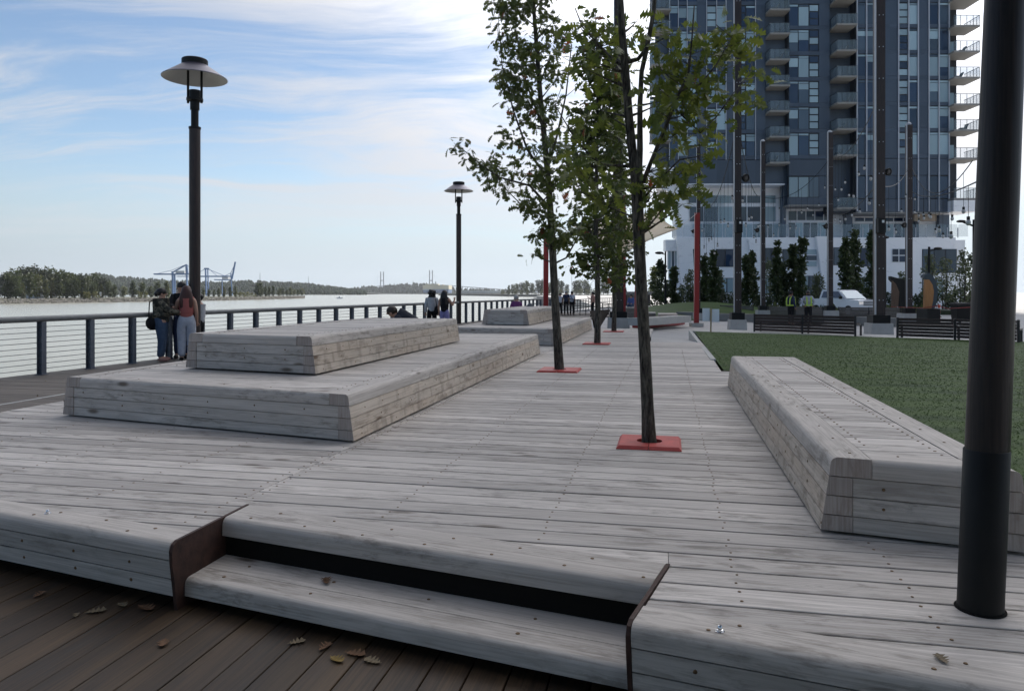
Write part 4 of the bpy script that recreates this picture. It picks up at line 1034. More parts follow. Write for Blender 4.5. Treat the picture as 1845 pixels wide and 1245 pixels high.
def small_tree(name, label, cat, base, h, w_, mat, n, size, stem_h=0.25, seed=1, group=None, lobes=10, top=0.35, basef=0.7, stems=1, tr=0.05):
    root = thing(name, label, cat, base, 0, group); b0 = Vector(base)
    m = MB()
    for k_ in range(stems):
        a = k_*2.4; off = Vector((math.cos(a), math.sin(a), 0))*(0.12 if stems > 1 else 0)
        m.tube([b0+off-Vector((0, 0, .05)), b0+off*1.5+Vector((0, 0, h*0.4)), b0+off*2+Vector((0, 0, h*0.85))], [tr, tr*.7, tr*.25], 6)
    m.build('trunk', M_bark, root, smooth=True)
    v, f_ = leaf_cloud(n, size, lumpy(w_, h*stem_h, h, seed, lobes, top, basef), seed+100)
    me = bpy.data.meshes.new('crown'); me.from_pydata(v, [], f_); me.update(); me.materials.append(mat)
    place('crown', me, root, Matrix.Translation(b0)); return root
# ================================================================ THE TOWER AND ITS PODIUM
YT = 84.0
def glass(name, col, rough=0.03, spec=0.5, blind=False):
    m, nt, b, N, L = new_mat(name)
    oi = N('ShaderNodeObjectInfo'); hs = N('ShaderNodeHueSaturation'); hs.inputs['Color'].default_value = (*col, 1)
    mr = N('ShaderNodeMapRange'); L(oi.outputs['Random'], mr.inputs[0]); mr.inputs[3].default_value = 0.65; mr.inputs[4].default_value = 1.3; L(mr.outputs[0], hs.inputs['Value']); L(hs.outputs[0], b.inputs['Base Color'])
    b.inputs['Roughness'].default_value = 0.35 if blind else rough; b.inputs['Specular IOR Level'].default_value = spec
    b.inputs['Coat Weight'].default_value = 1.0 if blind else 0.4; b.inputs['Coat Roughness'].default_value = 0.02
    tc = N('ShaderNodeTexCoord'); n = N('ShaderNodeTexNoise'); n.inputs['Scale'].default_value = 0.7; L(tc.outputs['Object'], n.inputs['Vector'])
    bp = N('ShaderNodeBump'); bp.inputs['Strength'].default_value = 0.05; bp.inputs['Distance'].default_value = 0.05; L(n.outputs['Fac'], bp.inputs['Height']); L(bp.outputs[0], b.inputs['Normal']); L(bp.outputs[0], b.inputs['Coat Normal'])
    return m
M_glass = glass('dark_blue_glazing', (0.018, 0.036, 0.074)); M_glassb = glass('glazing_with_blind', (0.27, 0.38, 0.43), blind=True)
M_glassm = glass('grey_blue_glazing', (0.06, 0.088, 0.12))
M_panel = simple('slate_spandrel', (0.056, 0.078, 0.112), 0.35, var=0.12, scale=0.5, objvar=0.12)
M_mull = simple('silver_mullion', (0.46, 0.48, 0.52), 0.4, metal=0.3)
M_dframe = simple('dark_frame', (0.022, 0.027, 0.036), 0.5)
M_slab = simple('balcony_slab', (0.27, 0.265, 0.25), 0.8, var=0.08)
M_white = None
def marble():
    m, nt, b, N, L = new_mat('white_marble_cladding')
    tc = N('ShaderNodeTexCoord'); mp = N('ShaderNodeMapping'); mp.inputs['Rotation'].default_value = (0.3, 0.75, 0.4); mp.inputs['Scale'].default_value = (0.16, 0.16, 0.5); L(tc.outputs['Object'], mp.inputs[0])
    n = N('ShaderNodeTexNoise'); n.inputs['Scale'].default_value = 1.0; n.inputs['Detail'].default_value = 7; n.inputs['Roughness'].default_value = 0.55; n.inputs['Distortion'].default_value = 1.2; L(mp.outputs[0], n.inputs['Vector'])
    s_ = N('ShaderNodeMath'); s_.operation = 'SUBTRACT'; L(n.outputs['Fac'], s_.inputs[0]); s_.inputs[1].default_value = 0.5
    a = N('ShaderNodeMath'); a.operation = 'ABSOLUTE'; L(s_.outputs[0], a.inputs[0])
    r = N('ShaderNodeMapRange'); L(a.outputs[0], r.inputs[0]); r.inputs[1].default_value = 0.0; r.inputs[2].default_value = 0.006; r.inputs[3].default_value = 0.45; r.inputs[4].default_value = 0.0
    x = N('ShaderNodeMix'); x.data_type = 'RGBA'; L(r.outputs[0], x.inputs[0]); x.inputs[6].default_value = (0.86, 0.87, 0.89, 1); x.inputs[7].default_value = (0.35, 0.36, 0.39, 1)
    L(x.outputs[2], b.inputs['Base Color']); b.inputs['Roughness'].default_value = 0.4; return m
M_white = marble()
M_balglass = None
def balglass():
    m, nt, b, N, L = new_mat('balustrade_glass')
    b.inputs['Base Color'].default_value = (0.30, 0.40, 0.45, 1); b.inputs['Roughness'].default_value = 0.03; b.inputs['Alpha'].default_value = 0.20; return m
M_balglass = balglass()
TOW = thing('apartment_tower', 'dark blue glass apartment tower with stacked balconies behind the plaza', 'building', A(1460, 545, YT))
def fx(px): return A(px, 300, YT).x
def fz(py): return A(1460, py, YT).z
def wallbox(x0, x1, z0, z1, y0, y1, mat, parent, name, vary=None):
    m = MB(); m.box(((x0+x1)/2, (y0+y1)/2, (z0+z1)/2), (x1-x0, y1-y0, z1-z0))
    M = Matrix.Translation(((x0+x1)/2, (y0+y1)/2, z0)); return m.build(name, mat, parent, M)
FLOORS = [-128, -82, -36, 10, 56, 102, 148, 194.5, 241, 288]        # photo rows of the floor lines, top to bottom
FH = fz(241)-fz(288)
ztop_vis = fz(-128)
# core and the upper storeys beyond the frame
def tower_mass(x0, x1, z0, z1, y0, y1, mat, nm):
    """the side walls run back square to the curved front: the flank turns away from the river"""
    k0 = y1/y0*1.03; m = MB(); m.prism([(x0, y0, 0), (x1, y0, 0), (x1, y1, 0), (min(x1-0.5, x0*k0), y1, 0)], (0, 0, z0), (0, 0, z1)); return m.build(nm, mat, TOW)
tower_mass(fx(1182), fx(1416), fz(330), ztop_vis, YT+0.6, YT+22, M_panel, 'core'); tower_mass(fx(1416), fx(1495), fz(369), ztop_vis, YT+0.61, YT+22.1, M_panel, 'core'); tower_mass(fx(1495), fx(1702), fz(383), ztop_vis, YT+0.62, YT+21.9, M_panel, 'core')
ZT = 98.0
tower_mass(fx(1182), fx(1702), ztop_vis, ZT, YT+0.25, YT+22, M_glassm, 'upper_storeys')
z = ztop_vis
while z < ZT:
    tower_mass(fx(1180), fx(1706), z, z+0.45, YT-0.1, YT+22.3, M_panel, 'floor_band'); z += FH
rs = random.Random(77)
def pane_cell(x0, x1, z0, z1, y, parent, style):
    """one window cell between floor lines"""
    h = z1-z0; zs_, zh = z0+0.42, z1-0.10
    wallbox(x0, x1, z0, zs_, y-0.02, y+0.35, M_panel, parent, 'spandrel')
    if style == 'panel':
        wallbox(x0, x1, zs_+0.02, z1, y, y+0.35, M_panel, parent, 'wall_panel'); return
    g = 0.05
    wallbox(x0, x1, zs_, z1, y+0.10, y+0.36, M_dframe, parent, 'window_frame')
    if style == 'oper':
        third = (zh-zs_)/3
        for i in range(3):
            mt = M_glassb if rs.random() < 0.66 else M_glass
            wallbox(x0+g+0.05, x1-g-0.05, zs_+i*third+0.09, zs_+(i+1)*third-0.06, y+0.03, y+0.13, mt, parent, 'window_pane')
    else:
        r = rs.random(); bl = 0.0 if r < 0.38 else (rs.uniform(0.2, 0.6) if r < 0.7 else 1.0)
        if style == 'dark': bl = 0.0 if rs.random() < 0.75 else 0.25
        zb = zh-0.28-(zh-0.28-zs_)*bl
        wallbox(x0+g, x1-g, zh-0.20, zh, y+0.03, y+0.13, M_glassb if rs.random() < 0.7 else M_glassm, parent, 'transom_pane')
        if bl > 0: wallbox(x0+g, x1-g, max(zb, zs_), zh-0.26, y+0.03, y+0.13, M_glassb, parent, 'window_pane')
        if bl < 0.97: wallbox(x0+g, x1-g, zs_+0.02, zb-0.03 if bl > 0 else zh-0.26, y+0.03, y+0.13, M_glass if rs.random() < 0.75 else M_glassm, parent, 'window_pane')
left_cols = [(1206, 1222, 'dark'), (1222, 1238, 'win'), (1238, 1256, 'win'), (1256, 1273, 'panel'), (1273, 1291, 'oper'), (1291, 1309, 'win'), (1309, 1334, 'panel'), (1334, 1344, 'oper'), (1344, 1361, 'win'), (1361, 1379, 'panel')]
mid_cols = [(1419, 1436, 'win'), (1436, 1455, 'win'), (1455, 1473, 'oper'), (1473, 1492, 'panel')]
right_cols = [(1537, 1554, 'dark'), (1554, 1572, 'dark'), (1572, 1596, 'panel'), (1596, 1611, 'panel'), (1611, 1629, 'oper'), (1629, 1646, 'win'), (1646, 1665, 'panel'), (1665, 1683, 'win'), (1683, 1701, 'win')]
for i in range(2, len(FLOORS)-1):
    z1, z0 = fz(FLOORS[i]), fz(FLOORS[i+1])
    for cols_, y in ((left_cols, YT), (mid_cols, YT-0.4), (right_cols, YT-0.9)):
        for a, c, s_ in cols_: pane_cell(fx(a), fx(c), z0, z1, y, TOW, s_)
# transfer storeys below
for a, c, s_ in left_cols: wallbox(fx(a), fx(c), fz(331), fz(289), YT, YT+0.5, M_panel, TOW, 'wall_panel')
for a, c, s_ in mid_cols:
    wallbox(fx(a), fx(c), fz(318), fz(289), YT-0.4, YT+0.1, M_panel, TOW, 'wall_panel')
    if s_ != 'panel': wallbox(fx(a)+.05, fx(c)-.05, fz(356), fz(320.5), YT-0.37, YT-0.2, M_glassb if a < 1450 else M_glassm, TOW, 'window_pane')
    wallbox(fx(a), fx(c), fz(356.5), fz(318.5), YT-0.30, YT+0.1, M_panel if s_ == 'panel' else M_dframe, TOW, 'window_frame'); wallbox(fx(a), fx(c), fz(369.5), fz(357), YT-0.4, YT+0.1, M_panel, TOW, 'spandrel')
for a, c, s_ in right_cols:
    wallbox(fx(a), fx(c), fz(318), fz(289), YT-0.9, YT-0.4, M_panel, TOW, 'wall_panel')
    if s_ != 'panel': wallbox(fx(a)+.05, fx(c)-.05, fz(359), fz(320.5), YT-0.87, YT-0.7, M_glass, TOW, 'window_pane')
    wallbox(fx(a), fx(c), fz(360), fz(318.5), YT-0.8, YT-0.4, M_panel if s_ == 'panel' else M_dframe, TOW, 'window_frame'); wallbox(fx(a), fx(c), fz(383.5), fz(361), YT-0.9, YT-0.4, M_panel, TOW, 'spandrel')
wallbox(fx(1418), fx(1493), fz(289), ztop_vis, YT-0.15, YT+0.6, M_dframe, TOW, 'bay_return'); wallbox(fx(1536), fx(1702), fz(384), ztop_vis, YT-0.45, YT+0.6, M_dframe, TOW, 'bay_return')
wallbox(fx(1536), fx(1702), fz(386), fz(384), YT-0.85, YT+8, M_slab, TOW, 'soffit'); wallbox(fx(1418), fx(1493), fz(372), fz(369.7), YT-0.35, YT+8, M_slab, TOW, 'soffit')
wallbox(fx(1493), fx(1536), fz(384), ztop_vis, YT+0.9, YT+1.5, M_dframe, TOW, 'recess_wall'); wallbox(fx(1379), fx(1418), fz(330), ztop_vis, YT+0.9, YT+1.5, M_dframe, TOW, 'recess_wall')
# silver mullions
for px in (1206, 1222, 1238, 1273, 1291, 1308, 1361): wallbox(fx(px)-.035, fx(px)+.035, fz(289), ztop_vis, YT-0.10, YT+0.05, M_mull, TOW, 'mullion')
for px in (1537, 1554, 1572, 1611, 1629, 1646, 1665, 1683, 1701): wallbox(fx(px)-.06, fx(px)+.06, fz(383), ztop_vis, YT-1.03, YT-0.85, M_mull, TOW, 'mullion')
# balconies
M_furn = simple('outdoor_furniture_grey', (0.06, 0.055, 0.05), 0.8)
def balcony(x0, x1, zf, y0, y1, kind):
    s_ = wallbox(x0, x1, zf-0.20, zf, y0, y1, M_slab, TOW, 'balcony_slab')
    m = MB(); m.box(((x0+x1)/2, y0+0.05, zf+0.55), (x1-x0, 0.02, 1.05)); m.box((x0+0.03 if kind != 'R' else x1-0.03, (y0+y1)/2, zf+0.55), (0.02, y1-y0-0.1, 1.05)); m.build('glass_railing', M_balglass, s_)
    m = MB(); m.bar((x0, y0+0.05, zf+1.1), (x1, y0+0.05, zf+1.1), 0.05)
    xe = x1-0.03 if kind == 'R' else x0+0.03
    m.bar((xe, y0+0.05, zf+1.1), (xe, y1, zf+1.1), 0.05)
    nn = 4
    for i in range(nn+1): x = x0+0.03+(x1-x0-0.06)*i/nn; m.bar((x, y0+0.05, zf), (x, y0+0.05, zf+1.1), 0.035)
    for i in range(1, 5): y = y0+(y1-y0)*i/5; m.bar((xe, y, zf), (xe, y, zf+1.1), 0.035)
    m.build('railing', M_dframe, s_)
    if kind != 'R':
        zc = zf
        wallbox(x0+0.1, x0+(x1-x0)*0.48, zf+0.05, zf+2.0, y1-0.1, y1+0.05, M_glassb if rs.random() < 0.6 else M_glass, s_, 'balcony_door')
        wallbox(x0+(x1-x0)*0.52, x1-0.35, zf+0.05, zf+2.0, y1-0.1, y1+0.05, M_glassb if rs.random() < 0.45 else M_glassm, s_, 'balcony_door')
        wallbox(x0+0.1, x1-0.35, zf+2.08, zf+2.42, y1-0.1, y1+0.05, M_glassm, s_, 'transom_pane')
    r = rs.random()
    if r < 0.75:                                        # a lounge chair: seat, sloping back, legs
        m = MB(); cx = x0+(x1-x0)*rs.uniform(0.3, 0.65); cy = (y0+y1)/2
        m.box((cx, cy, zf+0.38), (0.6, 0.6, 0.14)); m.bar((cx+0.3, cy, zf+0.4), (cx+0.52, cy, zf+0.85), 0.55, 0.12, up=(0, 0, 1)); 
        for ax in (-.25, .25):
            for ay in (-.25, .25): m.bar((cx+ax, cy+ay, zf), (cx+ax, cy+ay, zf+0.35), 0.05)
        m.build('balcony_chair', M_furn, s_)
for py in (22.5+3, 68, 114, 160, 205.5, 251, 297): balcony(fx(1380), fx(1416), fz(py-1.5), YT-1.3, YT+0.9, 'L')
for py in (-4, 41.5, 87.5, 133.5, 180, 226, 272, 300+65): balcony(fx(1495), fx(1531), fz(py+12), YT-1.9, YT+0.9, 'L')
for py in (-8, 58, 103, 149, 196, 241.5, 291, 362): balcony(fx(1700), fx(1746), fz(py+(-1 if py > 0 else 18)), YT-2.0, YT+0.9, 'R')
for py in (22, 60, 120, 165, 210, 255): balcony(fx(1172), fx(1206), fz(py), YT-1.0, YT+0.9, 'L')
wallbox(fx(1702), fx(1733), fz(383), ztop_vis, YT+1.0, YT+9, M_dframe, TOW, 'side_wall')
for py in (103, 149, 196, 241.5, 291): wallbox(fx(1718), fx(1727), fz(py-2), fz(py-32), YT+0.90, YT+1.02, M_glassb, TOW, 'window_pane')
wallbox(fx(1699), fx(1742), fz(385), fz(365), YT-2.05, YT+2, M_white, TOW, 'white_parapet')
# recessed terrace storey with tall white framed glazing
YR = YT+2.5
M_wframe = simple('white_frame', (0.72, 0.74, 0.78), 0.5)
def glazing(x0p, x1p, y0p, y1p, nx, ny, Y, parent, mats, frame=M_wframe, t_=0.12):
    x0, x1, z1, z0 = A(x0p, 300, Y).x, A(x1p, 300, Y).x, A(1400, y0p, Y).z, A(1400, y1p, Y).z
    fr = wallbox(x0, x1, z0, z1, Y, Y+0.3, frame, parent, 'window_frame')
    for i in range(nx):
        for j in range(ny):
            a, b_ = x0+(x1-x0)*i/nx, x0+(x1-x0)*(i+1)/nx; c, d = z0+(z1-z0)*j/ny, z0+(z1-z0)*(j+1)/ny
            wallbox(a+t_/2, b_-t_/2, c+t_/2, d-t_/2, Y-0.03, Y+0.1, mats[(i*7+j*3) % len(mats)], fr, 'window_pane')
    return fr
wallbox(A(1215, 300, YR).x, A(1415, 300, YR).x, A(1300, 430, YR).z, A(1300, 329, YR).z, YR+0.1, YR+0.8, M_white, TOW, 'terrace_wall')
wallbox(fx(1184), fx(1414), fz(333.5), fz(331.2), YT, YT+3.2, M_wframe, TOW, 'soffit')
glazing(1240, 1398, 352, 367, 6, 1, YR, TOW, [M_glassm, M_glassm, M_glassb]); glazing(1242, 1398, 372, 400, 6, 1, YR, TOW, [M_glassm, M_glass, M_glassb]); glazing(1248, 1410, 403, 430, 9, 1, YR, TOW, [M_glassb, M_glassm, M_glassb])
wallbox(A(1418, 300, YR).x, A(1700, 300, YR).x, A(1300, 430, YR).z, A(1300, 368, YR).z, YR+0.1, YR+0.8, M_white, TOW, 'terrace_wall')
glazing(1420, 1500, 380, 398, 5, 1, YR, TOW, [M_glassm, M_glass]); glazing(1420, 1500, 401, 430, 6, 1, YR, TOW, [M_glassm, M_glassb, M_glass]); glazing(1540, 1645, 392, 400, 6, 1, YR, TOW, [M_glass]); glazing(1535, 1640, 403, 430, 7, 1, YR, TOW, [M_glassm, M_glassb, M_glass])
for px, wp in ((1411, 7), (1528, 12), (1650, 6), (1699, 18)): wallbox(A(px-wp/2, 300, YT+1.5).x, A(px+wp/2, 300, YT+1.5).x, fz(430), fz(330 if px < 1500 else 384), YT+1.2, YT+1.9, M_panel, TOW, 'column')
wallbox(fx(1650), fx(1690), fz(398), fz(384.5), YT+0.3, YT+0.8, simple('timber_soffit', (0.30, 0.24, 0.18), 0.7, var=0.2, scale=2), TOW, 'timber_beam')
# slanted white pylon at the left
def slab_poly(pp, Y0, Y1, mat, parent, name):
    m = MB(); m.prism([(A(x, y, Y0).x, 0, A(x, y, Y0).z) for x, y in pp], (0, Y0, 0), (0, Y1, 0)); return m.build(name, mat, parent)
slab_poly([(1172, 302), (1214, 302), (1214, 332), (1205, 345), (1172, 333)], YT-0.6, YT+0.55, M_white, TOW, 'slanted_pylon')
slab_poly([(1206, 330), (1232, 333), (1247, 431), (1220, 431)], YT+0.3, YT+1.6, M_white, TOW, 'slanted_pylon')
slab_poly([(1322-50, 352), (1308, 352), (1291, 431), (1266, 431)], YR-0.6, YR-0.3, M_balglass, TOW, 'draped_screen')
# podium
YP = 80.0
POD = thing('podium_building', 'white marble clad podium with slanted folds under the glass tower', 'building', A(1460, 545, YP))
def pz(py): return A(1460, py, YP).z
def pxx(p): return A(p, 500, YP).x
m = MB(); m.prism([(pxx(1219), YP, 0), (pxx(1722), YP, 0), (pxx(1722), YP+14, 0), (pxx(1219)*1.19, YP+14, 0)], (0, 0, -0.05), (0, 0, pz(428))); m.build('wall', M_white, POD)
wallbox(pxx(1200), pxx(1221), pz(452), pz(432), YP+0.2, YP+1.4, M_white, POD, 'wall')
wallbox(pxx(1722), pxx(1745), -0.05, pz(432), YP+0.6, YP+14, M_white, POD, 'wall')
glazing(1203, 1222, 452, 486, 3, 1, YP+0.6, POD, [M_glassb, M_glassm]); glazing(1205, 1224, 488, 520, 2, 1, YP+0.6, POD, [M_glassb, M_glass])
for a in ((1248, 1262, 449, 481, 1, 1, [M_glassm]), (1290, 1323, 449, 481, 2, 1, [M_glass]), (1296, 1323, 501, 528, 2, 1, [M_glassb]), (1376, 1402, 447, 482, 2, 1, [M_glassm, M_glass]), (1376, 1400, 500, 530, 2, 1, [M_glassb]),
          (1452, 1472, 449, 481, 1, 3, [M_glassb, M_glassm]), (1440, 1474, 497, 532, 2, 1, [M_glassb, M_glassm]), (1502, 1530, 446, 478, 2, 1, [M_glassm]), (1550, 1575, 447, 480, 2, 1, [M_glass, M_glassm]), (1550, 1572, 500, 528, 2, 1, [M_glassb]),
          (1607, 1632, 448, 473, 2, 2, [M_glass]), (1662, 1724, 449, 492, 3, 1, [M_glassm]), (1662, 1700, 503, 535, 3, 1, [M_glassb, M_glassm]), (1410, 1440, 449, 481, 2, 1, [M_glassm])):
    glazing(a[0], a[1], a[2], a[3], a[4], a[5], YP-0.06, POD, a[6], frame=M_wframe if a[0] in (1607, 1452) else M_dframe)
for pp in ([(1219, 429), (1247, 429), (1254, 546), (1233, 546)], [(1349, 431), (1372, 431), (1370, 546), (1366, 546)], [(1471, 426), (1500, 426), (1500, 546), (1487, 546)]): slab_poly(pp, YP-0.5, YP-0.02, M_white, POD, 'slanted_fold')
# glass balustrade on the podium roof
BAL = thing('glass_balustrade', 'glass balustrade with thin posts on the white podium roof', 'balustrade', A(1460, 428, YP+0.3))
x = pxx(1212)
while x < pxx(1735):
    wallbox(x, x+0.07, pz(428), pz(410), YP+0.25, YP+0.33, M_mull, BAL, 'post')
    x2 = x+1.15; wallbox(x+0.1, x2-0.03, pz(427)+0.05, pz(404), YP+0.27, YP+0.31, M_balglass, BAL, 'glass_pane'); x = x2

# ================================================================ PLAZA FURNITURE
def slat_bench(pa, pb, z, back_h, nsl, mat, label, group, splits=2, clear=0.1, name='slatted_bench'):
    pa, pb = Vector((pa.x, pa.y, z)), Vector((pb.x, pb.y, z)); d = (pb-pa); L_ = d.length; d.normalize(); nrm = Vector((-d.y, d.x, 0))
    if nrm.y < 0: nrm = -nrm
    root = thing(name, label, 'bench', pa, math.atan2(d.y, d.x), group); RZ = math.atan2(d.y, d.x)
    sh = (back_h-clear)/nsl
    for k_ in range(splits):
        a = pa + d*(L_*k_/splits+0.04); b_ = pa + d*(L_*(k_+1)/splits-0.04)
        for j in range(nsl):
            zc = z+clear+sh*(j+0.5); m = MB(); off = Vector((0, 0, zc-z)); m.bar(a+off, b_+off, 0.035, sh-0.011)
            m.build('back_slat', mat, root, Matrix.Translation((a+b_)/2+off) @ Matrix.Rotation(RZ, 4, 'Z'))
        for j in range(4):
            m = MB(); off = nrm*(0.12+0.11*j)+Vector((0, 0, 0.44)); m.bar(a+off, b_+off, 0.095, 0.035); m.build('seat_slat', mat, root, Matrix.Translation((a+b_)/2+off) @ Matrix.Rotation(RZ, 4, 'Z'))
    for k_ in range(splits+1):
        p_ = pa + d*(L_*k_/splits)
        m = MB(); m.bar(p_, p_+Vector((0, 0, back_h+0.01)), 0.05, 0.05); m.bar(p_+Vector((0, 0, .40)), p_+nrm*0.5+Vector((0, 0, .40)), 0.05, 0.05); m.bar(p_+nrm*0.48, p_+nrm*0.48+Vector((0, 0, .42)), 0.05, 0.05); m.build('leg_frame', M_darksteel, root)
slat_bench(G(1359, 601, .23), G(1541, 608.5, .23), .225, 0.68, 6, M_slat, 'dark slatted bench behind the lawn, left of the thickest pole', 'dark slatted benches facing the plaza')
slat_bench(G(1617, 611.5, .23), G(1835, 620, .23), .225, 0.66, 6, M_slat, 'dark slatted bench behind the lawn, right of the thickest pole', 'dark slatted benches facing the plaza')
for a, b_, yb, lab in ((1298, 1357, 571, 'grey timber bench behind the white placard'), (1384, 1483, 575, 'grey timber bench behind the two workers'), (1511, 1622, 577, 'grey timber bench behind the thickest pole')):
    slat_bench(G(a, yb, 0), G(b_, yb+2, 0), 0.0, 0.78, 6, M_greyslat, lab, 'grey timber benches in the middle of the plaza', clear=0.05)
# low concrete seat walls round the plaza
def seat_wall(pts_, w_, h, z, label, mat=M_conc, name='concrete_seat', cat='seat wall'):
    root = thing(name, label, cat, pts_[0]); m = MB()
    for p, q in zip(pts_[:-1], pts_[1:]): m.bar((p.x, p.y, z+h/2), (q.x, q.y, z+h/2), w_, h)
    m.build('block', mat, root); return root
seat_wall([G(1225, 573, 0), G(1300, 577, 0), G(1480, 583, 0)], 0.6, 0.42, -0.02, 'long low concrete seat wall between the two rows of benches', M_concdark)
seat_wall([G(1545, 585, 0), G(1620, 588, 0)], 0.6, 0.42, -0.02, 'short concrete seat wall behind the thickest pole', M_concdark)
r_ = seat_wall([G(1148, 590, .12), G(1230, 583, .12)], 0.9, 0.32, 0.20, 'concrete bench with a red base behind the nearest trunk')
m = MB(); a, b_ = G(1152, 591, .0), G(1226, 584, .0); m.bar((a.x, a.y+0.05, .10), (b_.x-0.1, b_.y+0.05, .10), 0.7, 0.22); m.build('red_base', M_red, r_)
def lounger(pxs, pys, Y, w_px, h_px, label, depth=2.2):
    c = A(pxs, pys, Y); w_ = w_px*Y/F; h = h_px*Y/F; root = thing('timber_lounge', label, 'lounge seat', (c.x, c.y, 0), R(-10))
    RM = Matrix.Translation((c.x, c.y, 0)) @ Matrix.Rotation(R(-10), 4, 'Z'); n = 7
    for i in range(n):
        z0, z1 = h*i/n, h*(i+1)/n-0.01; b_ = 0.12*math.sin(PI*0.5*i/n)
        m = MB(); m.box((0, b_, (z0+z1)/2), (w_-b_*0.8, depth, z1-z0), RM); m.build('timber', M_greyslat if i < n-1 else M_cap, root, RM)
lounger(1203, 572, 40, 36, 17, 'curved timber lounge seat in front of the grass mound', 2.4)
lounger(1132, 565, 50, 24, 18, 'square timber lounge seat right of the red edged pole', 2.2)
lounger(1165, 568, 46, 34, 12, 'low timber lounge seat beside the nearest trunk', 2.0)
# grass mound and planting beds
m = MB(); n = 12; vs = []; fs = []
for i in range(n+1):
    for j in range(n+1):
        x = 8.5+11.5*i/n; y = 44+22*j/n; vs.append((x, y, -0.10+1.05*max(0, math.sin(PI*j/n))**0.8*max(0, math.sin(PI*i/n))**0.8))
for i in range(n):
    for j in range(n): fs.append((i*(n+1)+j, (i+1)*(n+1)+j, (i+1)*(n+1)+j+1, i*(n+1)+j+1))
m.add(vs, fs); tag(m.build('grass_mound', M_grass, smooth=True), 'low grass mound in front of the podium', None, None, 'structure')
for i, (a, b_, Y) in enumerate(((1300, 1500, 54), (1500, 1600, 58), (1640, 1760, 56))):
    m = MB(); p, q = A(a, 550, Y), A(b_, 550, Y); m.box(((p.x+q.x)/2, Y+3, 0.12), (q.x-p.x, 7, 0.34)); tag(m.build('planting_bed', simple('bed_soil_%d' % i, (0.03, 0.04, 0.018), 0.9, var=0.4, scale=3)), 'planted bed in front of the podium', None, None, 'structure')
# columnar trees, pale birches, shrubs in front of the podium
M_leaf_dark2 = leafmat('columnar_leaf', (0.030, 0.048, 0.016), (0.058, 0.080, 0.026), 0.3)
cols_t = [(1214, 480, 9, 'd', 66), (1243, 488, 16, 'p', 66), (1270, 456, 11, 'd', 62), (1286, 450, 10, 'd', 60), (1298, 486, 9, 'p', 64), (1344, 455, 12, 'd', 60), (1356, 450, 10, 'd', 63), (1385, 468, 18, 'p', 68), (1399, 430, 10, 'd', 58), (1410, 470, 13, 'd', 60), (1430, 432, 10, 'd', 60), (1446, 420, 11, 'd', 58), (1475, 492, 14, 'p', 66), (1522, 420, 13, 'd', 56), (1540, 415, 15, 'd', 58), (1570, 412, 14, 'd', 60), (1628, 492, 12, 'p', 66), (1676, 455, 20, 'p', 58), (1702, 465, 22, 'p', 60), (1735, 450, 17, 'y', 54), (1752, 452, 16, 'y', 56)]
rs = random.Random(9)
names_ = ['leftmost slim dark tree by the podium corner', 'pale wispy young tree left of the red mast', 'slim dark tree just right of the red mast', 'second slim dark tree right of the red mast', 'short pale tree left of the lawn bench pole', 'slim dark tree right of the lawn bench pole', 'slim dark tree left of the slanted white fold', 'bare pale tree before the podium window', 'tall slim dark tree behind the left worker', 'bushy slim tree behind the left worker', 'slim tree left of the tallest one behind the workers', 'tallest slim dark tree behind the right worker', 'small pale tree by the third white fold', 'broad dark columnar tree above the truck cab', 'broad dark columnar tree above the truck bonnet', 'dark columnar tree left of the thickest pole', 'small pale tree behind the dark carved panel', 'pale birch behind the orange carved panel', 'wide pale birch right of the orange carved panel', 'yellowish birch left of the right street lamp', 'yellowish birch behind the right street lamp']
for i, (px, top, wp, kd, Y) in enumerate(cols_t):
    base = A(px, 545, Y); base.z = 0.1; h = A(px, top, Y).z-0.1; w_ = wp*1.2*Y/F
    mat = {'d': M_leaf_dark2, 'p': M_leaf_pale, 'y': M_leaf_pale}[kd]
    small_tree('columnar_tree' if kd == 'd' else 'birch_tree', names_[i], 'tree', base, h, w_, mat, 1300 if kd == 'd' else 600, 0.29 if kd == 'd' else 0.22, 0.16 if kd == 'd' else 0.22, 40+i, 'young trees in front of the podium', lobes=20 if kd == 'd' else 16, top=0.45, basef=0.75, stems=1 if kd == 'd' else 3, tr=0.05)
i = 0
for px in list(range(1186, 1320, 15)) + list(range(1325, 1500, 18)) + list(range(1560, 1770, 18)):
    Y = 68+rs.uniform(-3, 3) if px < 1320 else 70+rs.uniform(-2, 3); b0 = A(px+rs.uniform(-4, 4), 545, Y); b0.z = 0.15
    h = rs.uniform(1.0, 1.9)*(1.35 if px < 1300 else 1.0)
    small_tree('shrub', 'dark rounded evergreen shrub along the foot of the podium', 'shrub', b0, h, rs.uniform(0.7, 1.1), M_leaf_dark, 380, 0.24, 0.0, 300+i, 'evergreen shrubs along the podium', lobes=7, top=0.6, basef=0.9, stems=1, tr=0.03); i += 1
small_tree('leafy_tree', 'leafy green tree seen beside the nearest trunk under the sail', 'tree', G(1180, 549, 0), 5.2, 1.3, M_leaf, 1100, 0.3, 0.25, 801, None, lobes=18, top=0.5, basef=0.8)
small_tree('conifer_tree', 'dark tree at the left of the podium behind the street lamp', 'tree', A(1192, 545, 75), 4.6, 1.2, M_leaf_dark, 900, 0.35, 0.05, 802, None, lobes=14, top=0.15, basef=1.0)
